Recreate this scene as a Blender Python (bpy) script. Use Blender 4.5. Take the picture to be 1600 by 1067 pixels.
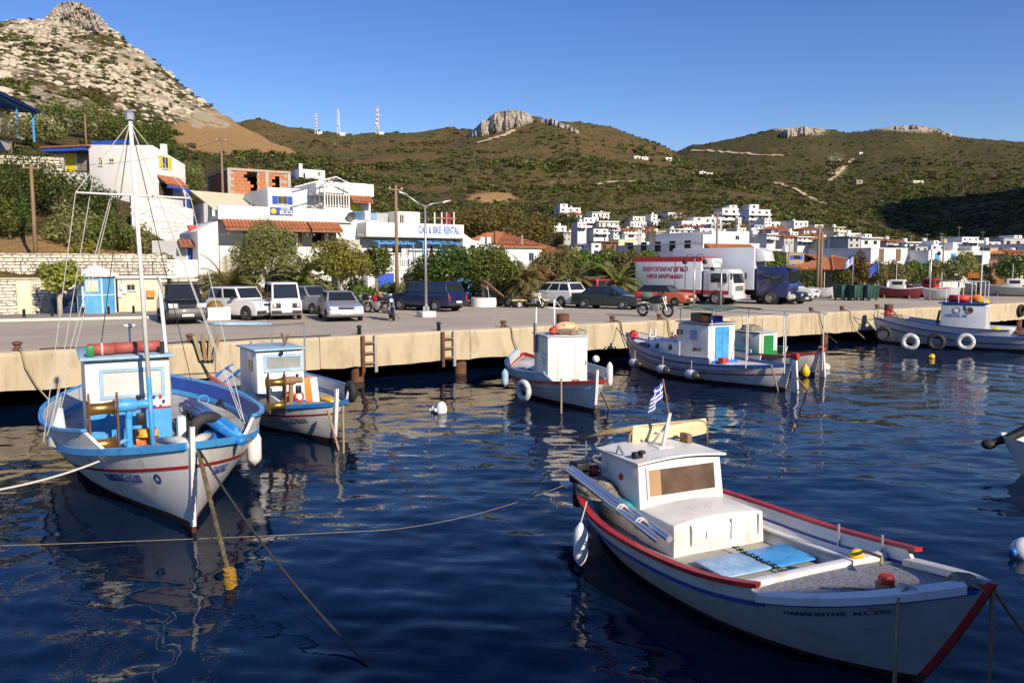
import bpy, bmesh, math, random
import numpy as np
from mathutils import Vector, Matrix, noise as mnoise
R = math.radians
SC = bpy.context.scene
COL = SC.collection
for o in list(bpy.data.objects): bpy.data.objects.remove(o)
random.seed(7); RNG = np.random.default_rng(7)

# ---------------------------------------------------------------- camera
F, CX, CY, HOR, CZ = 1250.0, 800.0, 533.5, 416.0, 4.5
PITCH = math.atan((CY-HOR)/F)
cam_d = bpy.data.cameras.new('camera'); cam = bpy.data.objects.new('camera', cam_d); COL.objects.link(cam)
cam_d.sensor_width = 36.0; cam_d.lens = F*36.0/1600.0; cam_d.clip_start = .1; cam_d.clip_end = 9000
cam.location = (0, 0, CZ); cam.rotation_euler = (math.pi/2-PITCH, 0, 0)
SC.camera = cam
# ---------------------------------------------------------------- sky, sun, exposure
SUN_EL, SUN_AZ = 29.0, 143.0          # azimuth clockwise from +Y (the view axis): behind the camera, to the right
world = bpy.data.worlds.new('World'); SC.world = world; world.use_nodes = True
wn = world.node_tree; wn.nodes.clear()
sky = wn.nodes.new('ShaderNodeTexSky'); sky.sky_type = 'NISHITA'; sky.sun_disc = False
sky.sun_elevation = R(SUN_EL); sky.sun_rotation = R(SUN_AZ)
sky.air_density = 1.0; sky.dust_density = 0.3; sky.ozone_density = 3.0; sky.altitude = 0
hsv = wn.nodes.new('ShaderNodeHueSaturation'); hsv.inputs['Saturation'].default_value = 1.27; hsv.inputs['Hue'].default_value = .52
bg = wn.nodes.new('ShaderNodeBackground'); bg.inputs['Strength'].default_value = .112
wo = wn.nodes.new('ShaderNodeOutputWorld')
wn.links.new(sky.outputs[0], hsv.inputs['Color']); wn.links.new(hsv.outputs[0], bg.inputs['Color']); wn.links.new(bg.outputs[0], wo.inputs[0])
sun_d = bpy.data.lights.new('sun', 'SUN'); sun_d.energy = 4.8; sun_d.angle = R(.53); sun_d.color = (1.0, .87, .70)
sun = bpy.data.objects.new('sun', sun_d); COL.objects.link(sun); sun.location = (60, -80, 90)
SD = Vector((math.sin(R(SUN_AZ))*math.cos(R(SUN_EL)), math.cos(R(SUN_AZ))*math.cos(R(SUN_EL)), math.sin(R(SUN_EL))))
sun.rotation_euler = (-SD).to_track_quat('-Z', 'Y').to_euler()
SC.view_settings.view_transform = 'Standard'; SC.view_settings.look = 'None'
SC.view_settings.gamma = 1.0; SC.view_settings.use_curve_mapping = False
SC.view_settings.exposure = .28
SC.render.engine = 'CYCLES'
SC.cycles.max_bounces = 6; SC.cycles.diffuse_bounces = 1; SC.cycles.glossy_bounces = 3; SC.cycles.transmission_bounces = 4
SC.cycles.transparent_max_bounces = 6; SC.cycles.use_denoising = True
SC.cycles.caustics_reflective = False; SC.cycles.caustics_refractive = False; SC.cycles.sample_clamp_indirect = 4

# ---------------------------------------------------------------- placing: a pixel of the photograph and a height or a depth give a point
CP, SP = math.cos(PITCH), math.sin(PITCH)
def ray(u, v):
    a, b = (u-CX)/F, (CY-v)/F
    return Vector((a, CP+b*SP, -SP+b*CP))
def P(u, v, z=0.0):
    d = ray(u, v); t = (z-CZ)/d.z
    return Vector((0, 0, CZ))+d*t
def PD(u, v, y):
    d = ray(u, v); t = y/d.y
    return Vector((0, 0, CZ))+d*t
QZ = 1.85                                # quay level
def Q(u, v): return P(u, v, QZ)

# ---------------------------------------------------------------- mesh helpers
class MB:
    def __init__(s): s.v = []; s.f = []; s.m = []
    def add(s, vs, fs, m=0):
        n = len(s.v); s.v.extend([tuple(p) for p in vs]); s.f.extend([tuple(i+n for i in f) for f in fs]); s.m.extend([m]*len(fs)); return s
    def box(s, c, d, rz=0.0, m=0, rx=0.0, ry=0.0, taper=1.0):
        M = Matrix.Translation(c) @ Matrix.Rotation(rz, 4, 'Z') @ Matrix.Rotation(ry, 4, 'Y') @ Matrix.Rotation(rx, 4, 'X')
        x, y, z = d[0]/2, d[1]/2, d[2]/2; t = taper
        vs = [(-x,-y,-z),(x,-y,-z),(x,y,-z),(-x,y,-z),(-x*t,-y*t,z),(x*t,-y*t,z),(x*t,y*t,z),(-x*t,y*t,z)]
        return s.add([M @ Vector(p) for p in vs], [(3,2,1,0),(4,5,6,7),(0,1,5,4),(1,2,6,5),(2,3,7,6),(3,0,4,7)], m)
    def b2(s, lo, hi, m=0):
        return s.box([(a+b)/2 for a, b in zip(lo, hi)], [abs(b-a) for a, b in zip(lo, hi)], m=m)
    def tube(s, pts, r, n=8, m=0, cap=True):
        pts = [Vector(p) for p in pts]; k = len(pts)
        rs = r if isinstance(r, (list, tuple)) else [r]*k
        up = None; base = len(s.v)
        for i, p in enumerate(pts):
            t = (pts[min(i+1, k-1)]-pts[max(i-1, 0)])
            t = t.normalized() if t.length > 1e-9 else Vector((0, 0, 1))
            if up is None:
                a = Vector((0, 0, 1)) if abs(t.z) < .9 else Vector((1, 0, 0)); up = (a-t*a.dot(t)).normalized()
            else:
                up = up-t*up.dot(t); up = up.normalized() if up.length > 1e-6 else Vector((1, 0, 0))
            w = t.cross(up)
            for j in range(n):
                a = 2*math.pi*j/n; s.v.append(tuple(p+(up*math.cos(a)+w*math.sin(a))*rs[i]))
        for i in range(k-1):
            for j in range(n):
                a, b = base+i*n+j, base+i*n+(j+1) % n
                s.f.append((a, b, b+n, a+n)); s.m.append(m)
        if cap:
            s.f.append(tuple(base+j for j in reversed(range(n)))); s.m.append(m)
            s.f.append(tuple(base+(k-1)*n+j for j in range(n))); s.m.append(m)
        return s
    def lathe(s, prof, c=(0, 0, 0), n=16, m=0, axis='Z', M=None, cap=True):
        M = M or (Matrix.Translation(c) @ {'Z': Matrix.Identity(4), 'X': Matrix.Rotation(math.pi/2, 4, 'Y'), 'Y': Matrix.Rotation(-math.pi/2, 4, 'X')}[axis])
        base = len(s.v); k = len(prof)
        for r, z in prof:
            for j in range(n):
                a = 2*math.pi*j/n; s.v.append(tuple(M @ Vector((r*math.cos(a), r*math.sin(a), z))))
        for i in range(k-1):
            for j in range(n):
                a, b = base+i*n+j, base+i*n+(j+1) % n
                s.f.append((a, b, b+n, a+n)); s.m.append(m)
        if cap and prof[0][0] > 1e-4: s.f.append(tuple(base+j for j in reversed(range(n)))); s.m.append(m)
        if cap and prof[-1][0] > 1e-4: s.f.append(tuple(base+(k-1)*n+j for j in range(n))); s.m.append(m)
        return s
    def torus(s, c, R0, r, axis='Y', n=20, k=8, m=0, M=None):
        M = M or (Matrix.Translation(c) @ {'Z': Matrix.Identity(4), 'X': Matrix.Rotation(math.pi/2, 4, 'Y'), 'Y': Matrix.Rotation(math.pi/2, 4, 'X')}[axis])
        base = len(s.v)
        for i in range(n):
            a = 2*math.pi*i/n
            for j in range(k):
                b = 2*math.pi*j/k; q = R0+r*math.cos(b)
                s.v.append(tuple(M @ Vector((q*math.cos(a), q*math.sin(a), r*math.sin(b)))))
        for i in range(n):
            for j in range(k):
                s.f.append((base+i*k+j, base+((i+1) % n)*k+j, base+((i+1) % n)*k+(j+1) % k, base+i*k+(j+1) % k)); s.m.append(m)
        return s
    def prism(s, poly, y0, y1, m=0, M=None):
        """polygon in the XZ plane pushed from y0 to y1"""
        M = M or Matrix.Identity(4); n = len(poly)
        vs = [M @ Vector((x, y0, z)) for x, z in poly]+[M @ Vector((x, y1, z)) for x, z in poly]
        fs = [tuple(range(n)), tuple(reversed(range(n, 2*n)))]+[(i, i+n, (i+1) % n+n, (i+1) % n) for i in range(n)]
        return s.add(vs, fs, m)
    def slab(s, poly, z0, z1, m=0):
        n = len(poly)
        vs = [(p[0], p[1], z0) for p in poly]+[(p[0], p[1], z1) for p in poly]
        fs = [tuple(reversed(range(n))), tuple(range(n, 2*n))]+[(i, (i+1) % n, (i+1) % n+n, i+n) for i in range(n)]
        return s.add(vs, fs, m)
    def grid(s, rows, m=0, close=False):
        base = len(s.v); k = len(rows[0])
        for r in rows: s.v.extend([tuple(p) for p in r])
        for i in range(len(rows)-1):
            for j in range(k if close else k-1):
                a, b = base+i*k+j, base+i*k+(j+1) % k
                s.f.append((a, b, b+k, a+k)); s.m.append(m)
        return s
    def ball(s, c, r, n=12, k=8, m=0, sc=(1, 1, 1)):
        prof = [(math.sin(math.pi*i/k)*r, -math.cos(math.pi*i/k)*r) for i in range(k+1)]
        return s.lathe(prof, n=n, m=m, M=Matrix.Translation(c) @ Matrix.Diagonal((*sc, 1)))
    def mesh(s, name, mats, smooth=False):
        me = bpy.data.meshes.new(name)
        me.from_pydata(s.v, [], s.f)
        for a in (mats if isinstance(mats, (list, tuple)) else [mats]): me.materials.append(a)
        if any(s.m): me.polygons.foreach_set('material_index', s.m)
        if smooth: me.polygons.foreach_set('use_smooth', [True]*len(s.f))
        me.validate(); me.update()
        return me
    def build(s, name, mats, parent=None, smooth=False, bevel=0.0, angle=None):
        me = s.mesh(name, mats, smooth or bool(angle))
        if bevel > 0 or angle or smooth:
            bm = bmesh.new(); bm.from_mesh(me)
            bmesh.ops.remove_doubles(bm, verts=bm.verts, dist=1e-5)
            bmesh.ops.recalc_face_normals(bm, faces=bm.faces)
            if bevel > 0:
                es = [e for e in bm.edges if len(e.link_faces) == 2 and e.calc_face_angle(0) > .5]
                bmesh.ops.bevel(bm, geom=es, offset=bevel, segments=2, affect='EDGES', profile=.5, clamp_overlap=True)
                for f in bm.faces: f.smooth = True
            if angle or bevel > 0:
                lim = angle or R(40)
                for e in bm.edges: e.smooth = not (len(e.link_faces) == 2 and e.calc_face_angle(0) > lim)
            bm.to_mesh(me); bm.free()
        o = bpy.data.objects.new(name, me); COL.objects.link(o)
        if parent: o.parent = parent
        return o
def tag(o, label=None, cat=None, group=None, kind=None):
    if label: o['label'] = label
    if cat: o['category'] = cat
    if group: o['group'] = group
    if kind: o['kind'] = kind
    return o
def thing(name, label, cat, loc=(0, 0, 0), rz=0.0, group=None):
    o = bpy.data.objects.new(name, None); COL.objects.link(o); o.empty_display_size = .2
    o.location = loc; o.rotation_euler = (0, 0, rz)
    return tag(o, label, cat, group)
def copy_tree(o, parent=None):
    c = o.copy(); COL.objects.link(c); c.parent = parent
    for ch in list(o.children): copy_tree(ch, c)
    return c
def part(name, mats, parent, *ops, **kw):
    m = MB()
    for op in ops: op(m)
    return m.build(name, mats, parent, **kw)
def text_mesh(name, body, size, mat, parent=None, loc=(0, 0, 0), rot=(0, 0, 0), width=None, extrude=.004, shear=0, bold=0.0):
    cu = bpy.data.curves.new(name, 'FONT'); cu.body = body; cu.size = size; cu.extrude = extrude; cu.offset = bold; cu.resolution_u = 2; cu.shear = shear
    cu.align_x = 'CENTER'; cu.align_y = 'CENTER'
    t = bpy.data.objects.new(name, cu); COL.objects.link(t)
    dg = bpy.context.evaluated_depsgraph_get(); dg.update()
    me = bpy.data.meshes.new_from_object(t.evaluated_get(dg)); bpy.data.objects.remove(t); bpy.data.curves.remove(cu)
    me.name = name; me.materials.clear(); me.materials.append(mat)
    if width and len(me.vertices):
        xs = [v.co.x for v in me.vertices]; k = width/max(1e-6, max(xs)-min(xs))
        for v in me.vertices: v.co.x *= k
    o = bpy.data.objects.new(name, me); COL.objects.link(o); o.location = loc; o.rotation_euler = rot
    if parent: o.parent = parent
    return o

# ---------------------------------------------------------------- materials
def lin(r, g, b): return tuple(((c/255)/12.92 if c/255 <= .04045 else ((c/255+.055)/1.055)**2.4) for c in (r, g, b))
MATS = {}
def mat(name, rgb, rough=.6, metal=0.0, var=.12, scale=2.0, bump=0.0, bscale=None, c2=None, c2w=.5, c2scale=1.5, spec=.5, coat=0.0, island=0.0, detail=6, stretch=None, coords='Object'):
    if name in MATS: return MATS[name]
    m = bpy.data.materials.new(name); m.use_nodes = True; nt = m.node_tree; N = nt.nodes; L = nt.links
    b = N['Principled BSDF']; b.inputs['Roughness'].default_value = rough; b.inputs['Metallic'].default_value = metal
    b.inputs['Specular IOR Level'].default_value = spec; b.inputs['Coat Weight'].default_value = coat
    tc = N.new('ShaderNodeTexCoord'); vec = tc.outputs[coords]
    if stretch:
        mp = N.new('ShaderNodeMapping'); mp.inputs['Scale'].default_value = stretch; L.new(vec, mp.inputs[0]); vec = mp.outputs[0]
    def nz(sc, det=detail, ro=.6):
        n = N.new('ShaderNodeTexNoise'); n.inputs['Scale'].default_value = sc; n.inputs['Detail'].default_value = det; n.inputs['Roughness'].default_value = ro
        L.new(vec, n.inputs['Vector']); return n.outputs['Fac']
    col = None
    base = N.new('ShaderNodeRGB'); base.outputs[0].default_value = (*rgb, 1); col = base.outputs[0]
    if c2:
        mr = N.new('ShaderNodeMapRange'); mr.inputs['From Min'].default_value = c2w-.09; mr.inputs['From Max'].default_value = c2w+.09
        L.new(nz(c2scale, 8, .65), mr.inputs['Value'])
        mx = N.new('ShaderNodeMix'); mx.data_type = 'RGBA'; L.new(mr.outputs[0], mx.inputs['Factor']); L.new(col, mx.inputs['A']); mx.inputs['B'].default_value = (*c2, 1); col = mx.outputs['Result']
    if var or island:
        h = N.new('ShaderNodeHueSaturation'); L.new(col, h.inputs['Color'])
        mr = N.new('ShaderNodeMapRange'); mr.inputs['From Min'].default_value = .3; mr.inputs['From Max'].default_value = .7
        mr.inputs['To Min'].default_value = 1-var; mr.inputs['To Max'].default_value = 1+var; L.new(nz(scale), mr.inputs['Value'])
        val = mr.outputs[0]
        if island:
            g = N.new('ShaderNodeNewGeometry'); r2 = N.new('ShaderNodeMapRange'); L.new(g.outputs['Random Per Island'], r2.inputs['Value'])
            r2.inputs['To Min'].default_value = 1-island; r2.inputs['To Max'].default_value = 1+island
            mu = N.new('ShaderNodeMath'); mu.operation = 'MULTIPLY'; L.new(val, mu.inputs[0]); L.new(r2.outputs[0], mu.inputs[1]); val = mu.outputs[0]
        L.new(val, h.inputs['Value']); col = h.outputs[0]
    L.new(col, b.inputs['Base Color'])
    if bump:
        bp = N.new('ShaderNodeBump'); bp.inputs['Strength'].default_value = bump; bp.inputs['Distance'].default_value = .02
        L.new(nz(bscale or scale*6, 8, .65), bp.inputs['Height']); L.new(bp.outputs[0], b.inputs['Normal'])
    MATS[name] = m
    return m
def leafmat(name, rgb, rgb2, tr=.3, var=.35):
    if name in MATS: return MATS[name]
    m = bpy.data.materials.new(name); m.use_nodes = True; nt = m.node_tree; N = nt.nodes; L = nt.links
    N.remove(N['Principled BSDF']); out = N['Material Output']
    g = N.new('ShaderNodeNewGeometry'); oi = N.new('ShaderNodeObjectInfo')
    mx = N.new('ShaderNodeMix'); mx.data_type = 'RGBA'; mx.inputs['A'].default_value = (*rgb, 1); mx.inputs['B'].default_value = (*rgb2, 1)
    L.new(g.outputs['Random Per Island'], mx.inputs['Factor'])
    h = N.new('ShaderNodeHueSaturation'); L.new(mx.outputs['Result'], h.inputs['Color'])
    r = N.new('ShaderNodeMapRange'); r.inputs['To Min'].default_value = 1-var; r.inputs['To Max'].default_value = 1+var; L.new(oi.outputs['Random'], r.inputs['Value']); L.new(r.outputs[0], h.inputs['Value'])
    r2 = N.new('ShaderNodeMapRange'); r2.inputs['To Min'].default_value = .47; r2.inputs['To Max'].default_value = .52; L.new(oi.outputs['Random'], r2.inputs['Value']); L.new(r2.outputs[0], h.inputs['Hue'])
    d = N.new('ShaderNodeBsdfPrincipled'); d.inputs['Roughness'].default_value = .55; d.inputs['Specular IOR Level'].default_value = .3; L.new(h.outputs[0], d.inputs['Base Color'])
    t = N.new('ShaderNodeBsdfTranslucent'); L.new(h.outputs[0], t.inputs['Color'])
    ms = N.new('ShaderNodeMixShader'); ms.inputs[0].default_value = tr; L.new(d.outputs[0], ms.inputs[1]); L.new(t.outputs[0], ms.inputs[2]); L.new(ms.outputs[0], out.inputs['Surface'])
    MATS[name] = m
    return m
WHITE = mat('white_plaster', (.78, .76, .72), .85, var=.06, scale=.8, bump=.15, bscale=14, c2=(.62, .59, .54), c2w=.68, c2scale=.7)
CREAM = mat('cream_plaster', (.72, .64, .42), .85, var=.08, scale=.8, bump=.15, bscale=14)
YELW = mat('pale_yellow_plaster', (.72, .66, .45), .85, var=.08, scale=.8, bump=.15, bscale=14, c2=(.60, .52, .36), c2w=.62)
GREYP = mat('grey_plaster', (.42, .42, .42), .85, var=.1, scale=.8, bump=.15, bscale=14)
BWHITE = mat('boat_white', (.76, .75, .71), .42, var=.07, scale=1.5, c2=(.52, .45, .35), c2w=.625, c2scale=3.0, bump=.06, bscale=9, stretch=(1, 1, .45))
BGREY = mat('boat_pale_grey', (.55, .57, .58), .45, var=.08, scale=1.5, c2=(.42, .41, .38), c2w=.66, c2scale=2.2)
BBLUE = mat('boat_blue', (.025, .19, .55), .4, var=.15, scale=3, c2=(.06, .25, .55), c2w=.6, c2scale=4)
LBLUE = mat('boat_light_blue', (.07, .35, .72), .45, var=.15, scale=3, c2=(.03, .22, .55), c2w=.6, c2scale=4)
PBLUE = mat('pale_blue_paint', (.30, .48, .62), .5, var=.15, scale=3, c2=(.5, .55, .58), c2w=.6, c2scale=4)
NBLUE = mat('navy_blue_paint', (.02, .06, .32), .4, var=.12, scale=3)
BRED = mat('boat_red', (.42, .025, .025), .42, var=.15, scale=3, c2=(.3, .03, .03), c2w=.6, c2scale=5)
BOOT = mat('bottom_paint', (.10, .022, .016), .7, var=.25, scale=3, c2=(.05, .035, .02), c2w=.5, c2scale=3)
GREEN = mat('boat_green', (.02, .22, .06), .45, var=.12, scale=3)
TEAL = mat('teal_paint', (.03, .30, .34), .45, var=.15, scale=3)
BRASS = mat('worn_brass', (.42, .25, .07), .38, .85, var=.3, scale=5, c2=(.16, .09, .03), c2w=.58, c2scale=5)
RUST = mat('rusty_iron', (.20, .09, .04), .85, .1, var=.35, scale=5, c2=(.09, .045, .025), c2w=.5, c2scale=5, bump=.4)
WOOD = mat('weathered_wood', (.30, .18, .09), .75, var=.25, scale=3, stretch=(1, 1, .15), bump=.3, c2=(.2, .12, .07), c2w=.55)
DWOOD = mat('dark_wood', (.12, .065, .035), .75, var=.25, scale=3, bump=.3)
POLE = mat('pole_wood', (.23, .15, .09), .85, var=.2, scale=2, stretch=(6, 6, .4), bump=.4)
RUBBER = mat('black_rubber', (.022, .022, .024), .75, var=.2, scale=4, bump=.3, c2=(.06, .058, .055), c2w=.62)
WRUBBER = mat('white_painted_tyre', (.62, .62, .60), .7, var=.15, scale=5, c2=(.12, .12, .12), c2w=.62, c2scale=4)
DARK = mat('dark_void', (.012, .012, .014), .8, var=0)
GLASS = mat('window_glass', (.03, .038, .045), .06, var=.2, scale=1, spec=.8)
CARGLASS = mat('car_glass', (.02, .026, .03), .04, var=0, spec=.9)
FRAME = mat('grey_frame', (.25, .24, .23), .6, var=.1)
STEEL = mat('galvanised_steel', (.50, .51, .52), .42, .75, var=.12, scale=4)
ALU = mat('bright_aluminium', (.72, .73, .75), .28, .9, var=.06, scale=4)
CHROME = mat('chrome', (.7, .7, .72), .12, 1.0, var=0)
BLKM = mat('black_metal', (.018, .018, .02), .45, .3, var=.1)
ROPE = mat('tan_rope', (.33, .26, .15), .9, var=.25, scale=20, bump=.5, bscale=60)
WROPE = mat('white_rope', (.62, .60, .54), .9, var=.15, scale=20, bump=.4, bscale=60)
DROPE = mat('wet_dark_rope', (.045, .04, .035), .8, var=.3, scale=20, bump=.4, bscale=60)
YROPE = mat('yellow_rope', (.30, .17, .02), .9, var=.4, scale=12, bump=.5, bscale=40)
FEND = mat('fender_white', (.76, .76, .74), .45, var=.05, scale=4, c2=(.60, .58, .52), c2w=.66)
ORANGE = mat('orange_plastic', (.75, .22, .03), .55, var=.15, scale=4)
REDP = mat('red_plastic', (.55, .035, .02), .5, var=.15, scale=4)
YELP = mat('yellow_plastic', (.78, .50, .02), .5, var=.15, scale=4)
PINKO = mat('faded_orange_float', (.85, .48, .25), .6, var=.12, scale=4, c2=(.8, .58, .38), c2w=.55)
NET = mat('fishing_net', (.30, .25, .17), .95, var=.35, scale=14, bump=.9, bscale=30, c2=(.16, .15, .12), c2w=.5, c2scale=9)
NETY = mat('yellow_net', (.62, .42, .05), .95, var=.35, scale=14, bump=.9, bscale=30)
TARP = mat('cream_canvas', (.70, .60, .36), .85, var=.12, scale=3, bump=.25, bscale=8)
GTARP = mat('green_canvas', (.10, .15, .11), .85, var=.15, scale=3, bump=.25, bscale=8)
TILE = mat('roof_tile', (.42, .15, .065), .8, var=.25, scale=4, c2=(.30, .12, .06), c2w=.55, c2scale=3, bump=.2)
BRICK = mat('hollow_brick', (.46, .17, .07), .85, var=.2, scale=5, island=.18, bump=.3)
CONC = mat('raw_concrete', (.40, .37, .32), .9, var=.12, scale=1.5, bump=.3, bscale=12)
STONE = mat('white_washed_stone', (.66, .61, .50), .9, var=.15, scale=3, bump=.6, bscale=7, island=.2, c2=(.48, .42, .32), c2w=.6, c2scale=1.5)
MORTAR = mat('lime_mortar', (.40, .35, .27), .95, var=.15, scale=4, bump=.4)
PANELB = mat('blue_shutter', (.02, .09, .50), .5, var=.1)
LSHUT = mat('light_blue_shutter', (.07, .30, .68), .5, var=.1)
YSHUT = mat('yellow_shutter', (.75, .62, .03), .55, var=.08)
BSHUT = mat('brown_shutter', (.16, .10, .06), .6, var=.12)
# ================================================================ SEA
def wave_field(X, Y):
    rng = np.random.default_rng(3); Z = np.zeros_like(X)
    for i in range(46):
        lam = .32*(1.075**i)                      # 0.32 .. 8 m
        k = 2*math.pi/lam
        th = R(100)+rng.normal(0, .75)
        amp = .0066*lam**.78*rng.uniform(.6, 1.2)
        if lam > 2.2: amp *= (2.2/lam)**1.1
        Z += amp*np.sin(k*(X*math.cos(th)+Y*math.sin(th))+rng.uniform(0, 6.28))
    # calmer and rougher patches
    env = .72+.30*np.sin(X*.21+Y*.13+1)*np.sin(X*.09-Y*.17+2)+.16*np.sin(X*.5-Y*.31)
    return Z*.42*env
def build_sea():
    ys = [3.2]
    while ys[-1] < 75: ys.append(ys[-1]+max(.03, .0062*ys[-1]))
    ys = np.array(ys); aa = np.arange(-1.02, 1.0201, .0058)
    A, Y = np.meshgrid(aa, ys); X = A*Y
    Z = wave_field(X, Y)
    edge = np.clip((75-Y)/25, 0, 1)*np.clip((1.02-np.abs(A))/.05, 0, 1)
    Z *= edge
    nr, nc = X.shape
    vs = np.stack([X, Y, Z], -1).reshape(-1, 3)
    i = np.arange(nr*nc).reshape(nr, nc)
    f = np.stack([i[:-1, :-1], i[:-1, 1:], i[1:, 1:], i[1:, :-1]], -1).reshape(-1, 4)
    vs = list(map(tuple, vs)); fs = list(map(tuple, f))
    mb = MB(); mb.v = vs; mb.f = fs; mb.m = [0]*len(fs)
    y0, y1 = ys[0], ys[-1]; a = 1.02; B = 4000
    mb.add([(-a*y0, y0, 0), (a*y0, y0, 0), (B, -B, 0), (-B, -B, 0)], [(0, 3, 2, 1)])
    mb.add([(a*y0, y0, 0), (a*y1, y1, 0), (B, B, 0), (B, -B, 0)], [(0, 3, 2, 1)])
    mb.add([(-a*y0, y0, 0), (-a*y1, y1, 0), (-B, B, 0), (-B, -B, 0)], [(0, 1, 2, 3)])
    mb.add([(-a*y1, y1, 0), (a*y1, y1, 0), (B, B, 0), (-B, B, 0)], [(0, 1, 2, 3)])
    m = bpy.data.materials.new('sea_water'); m.use_nodes = True; N = m.node_tree.nodes; L = m.node_tree.links
    b = N['Principled BSDF']; b.inputs['Base Color'].default_value = (.0012, .0075, .026, 1)
    b.inputs['Roughness'].default_value = .02; b.inputs['IOR'].default_value = 1.25
    tc = N.new('ShaderNodeTexCoord'); mp = N.new('ShaderNodeMapping'); mp.inputs['Scale'].default_value = (.55, 1, 1); L.new(tc.outputs['Object'], mp.inputs[0])
    n1 = N.new('ShaderNodeTexNoise'); n1.inputs['Scale'].default_value = 2.6; n1.inputs['Detail'].default_value = 3; L.new(mp.outputs[0], n1.inputs['Vector'])
    bp = N.new('ShaderNodeBump'); bp.inputs['Strength'].default_value = .38; bp.inputs['Distance'].default_value = .03
    L.new(n1.outputs['Fac'], bp.inputs['Height']); L.new(bp.outputs[0], b.inputs['Normal'])
    o = mb.build('sea', m)
    o.data.polygons.foreach_set('use_smooth', [True]*len(o.data.polygons))
    tag(o, 'dark blue rippled harbour water', kind='structure')
build_sea()

# ================================================================ QUAY
E0 = Q(0, 551); E1 = Q(1300, 487.5)
EQ = Vector((E0.x, E0.y, 0)); ED = Vector((E1.x-E0.x, E1.y-E0.y, 0)).normalized(); EN = Vector((-ED.y, ED.x, 0))   # along, inland
def qe(t, off=0.0, z=QZ):
    p = EQ+ED*t+EN*off; return Vector((p.x, p.y, z))
def qt(u):                                # distance along the quay edge of image column u
    a = (u-CX)/F/.998
    return (a*EQ.y-EQ.x)/(ED.x-a*ED.y)
def dq(a): # depth of the quay edge on azimuth a=x/y
    t = (a*EQ.y-EQ.x)/(ED.x-a*ED.y); return EQ.y+ED.y*t
QANG = math.atan2(ED.y, ED.x)
ASPH = mat('worn_asphalt', (.40, .345, .26), .92, var=.10, scale=.5, bump=.35, bscale=40, c2=(.46, .40, .31), c2w=.5, c2scale=.22)
QCONC = mat('quay_concrete', (.52, .43, .285), .92, var=.10, scale=1.2, bump=.45, bscale=9, c2=(.36, .285, .18), c2w=.585, c2scale=1.6, stretch=(1, 1, .3))
QTOP = mat('quay_cope_concrete', (.50, .43, .31), .92, var=.14, scale=.8, bump=.45, bscale=12, c2=(.36, .30, .22), c2w=.60, c2scale=.6)
def build_quay():
    q = bpy.data.objects.new('quay', None); COL.objects.link(q); tag(q, 'long concrete quay standing on rusty piles', kind='structure')
    # apron (road level)
    part('apron', ASPH, q, lambda m: m.slab([qe(-60, 1.15), qe(190, 1.15), qe(190, 48), qe(-60, 48)], QZ-.4, QZ-.004))
    # wall panels with recessed joints and an uneven top edge
    t = -60.0; rnd = random.Random(2)
    while t < 190:
        w = rnd.uniform(5.2, 7.6); g = .012
        n = 14; mb = MB(); ring = []
        prof = [(0.0, QZ-1.23), (0.0, QZ-.12), (.035, QZ-.03), (.10, QZ), (1.14, QZ+.002), (1.14, QZ-1.23)]
        rows = []
        for i in range(n+1):
            tt = t+g+(w-2*g)*i/n
            j = rnd.uniform(-.022, .022); jb = rnd.uniform(-.03, .03); jz = rnd.uniform(-.02, .0)
            rows.append([qe(tt, prof[0][0]+jb*.3, prof[0][1]+jb), qe(tt, prof[1][0]+j*.4, prof[1][1]+jz), qe(tt, prof[2][0]+j, prof[2][1]+jz*.6), qe(tt, prof[3][0]+j*2, prof[3][1]+jz*.3), qe(tt, prof[4][0], prof[4][1]), qe(tt, prof[5][0], prof[5][1])])
        mb.grid(rows, close=True)
        k = len(mb.f)
        mb.f.append(tuple(range(6))); mb.m.append(0); mb.f.append(tuple(reversed(range(n*6, n*6+6)))); mb.m.append(0)
        for fi in range(k):
            if fi % 6 in (2, 3): mb.m[fi] = 1
        mb.build('concrete_panel', [QCONC, QTOP], q)
        t += w
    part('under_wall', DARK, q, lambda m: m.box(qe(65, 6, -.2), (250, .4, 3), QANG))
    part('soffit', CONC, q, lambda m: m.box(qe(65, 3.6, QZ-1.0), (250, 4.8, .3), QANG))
    for u in (-60, 135, 330, 563, 726, 905, 1060, 1214, 1297, 1420, 1520, 1600):
        t = qt(u); c = qe(t, .42, 0)
        part('pile', RUST, q, lambda m: m.lathe([(.27, -1.5), (.27, .66), (.30, .67), (.30, .72)], c, 14), smooth=True, angle=R(40))
    return q
quay = build_quay()

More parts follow.
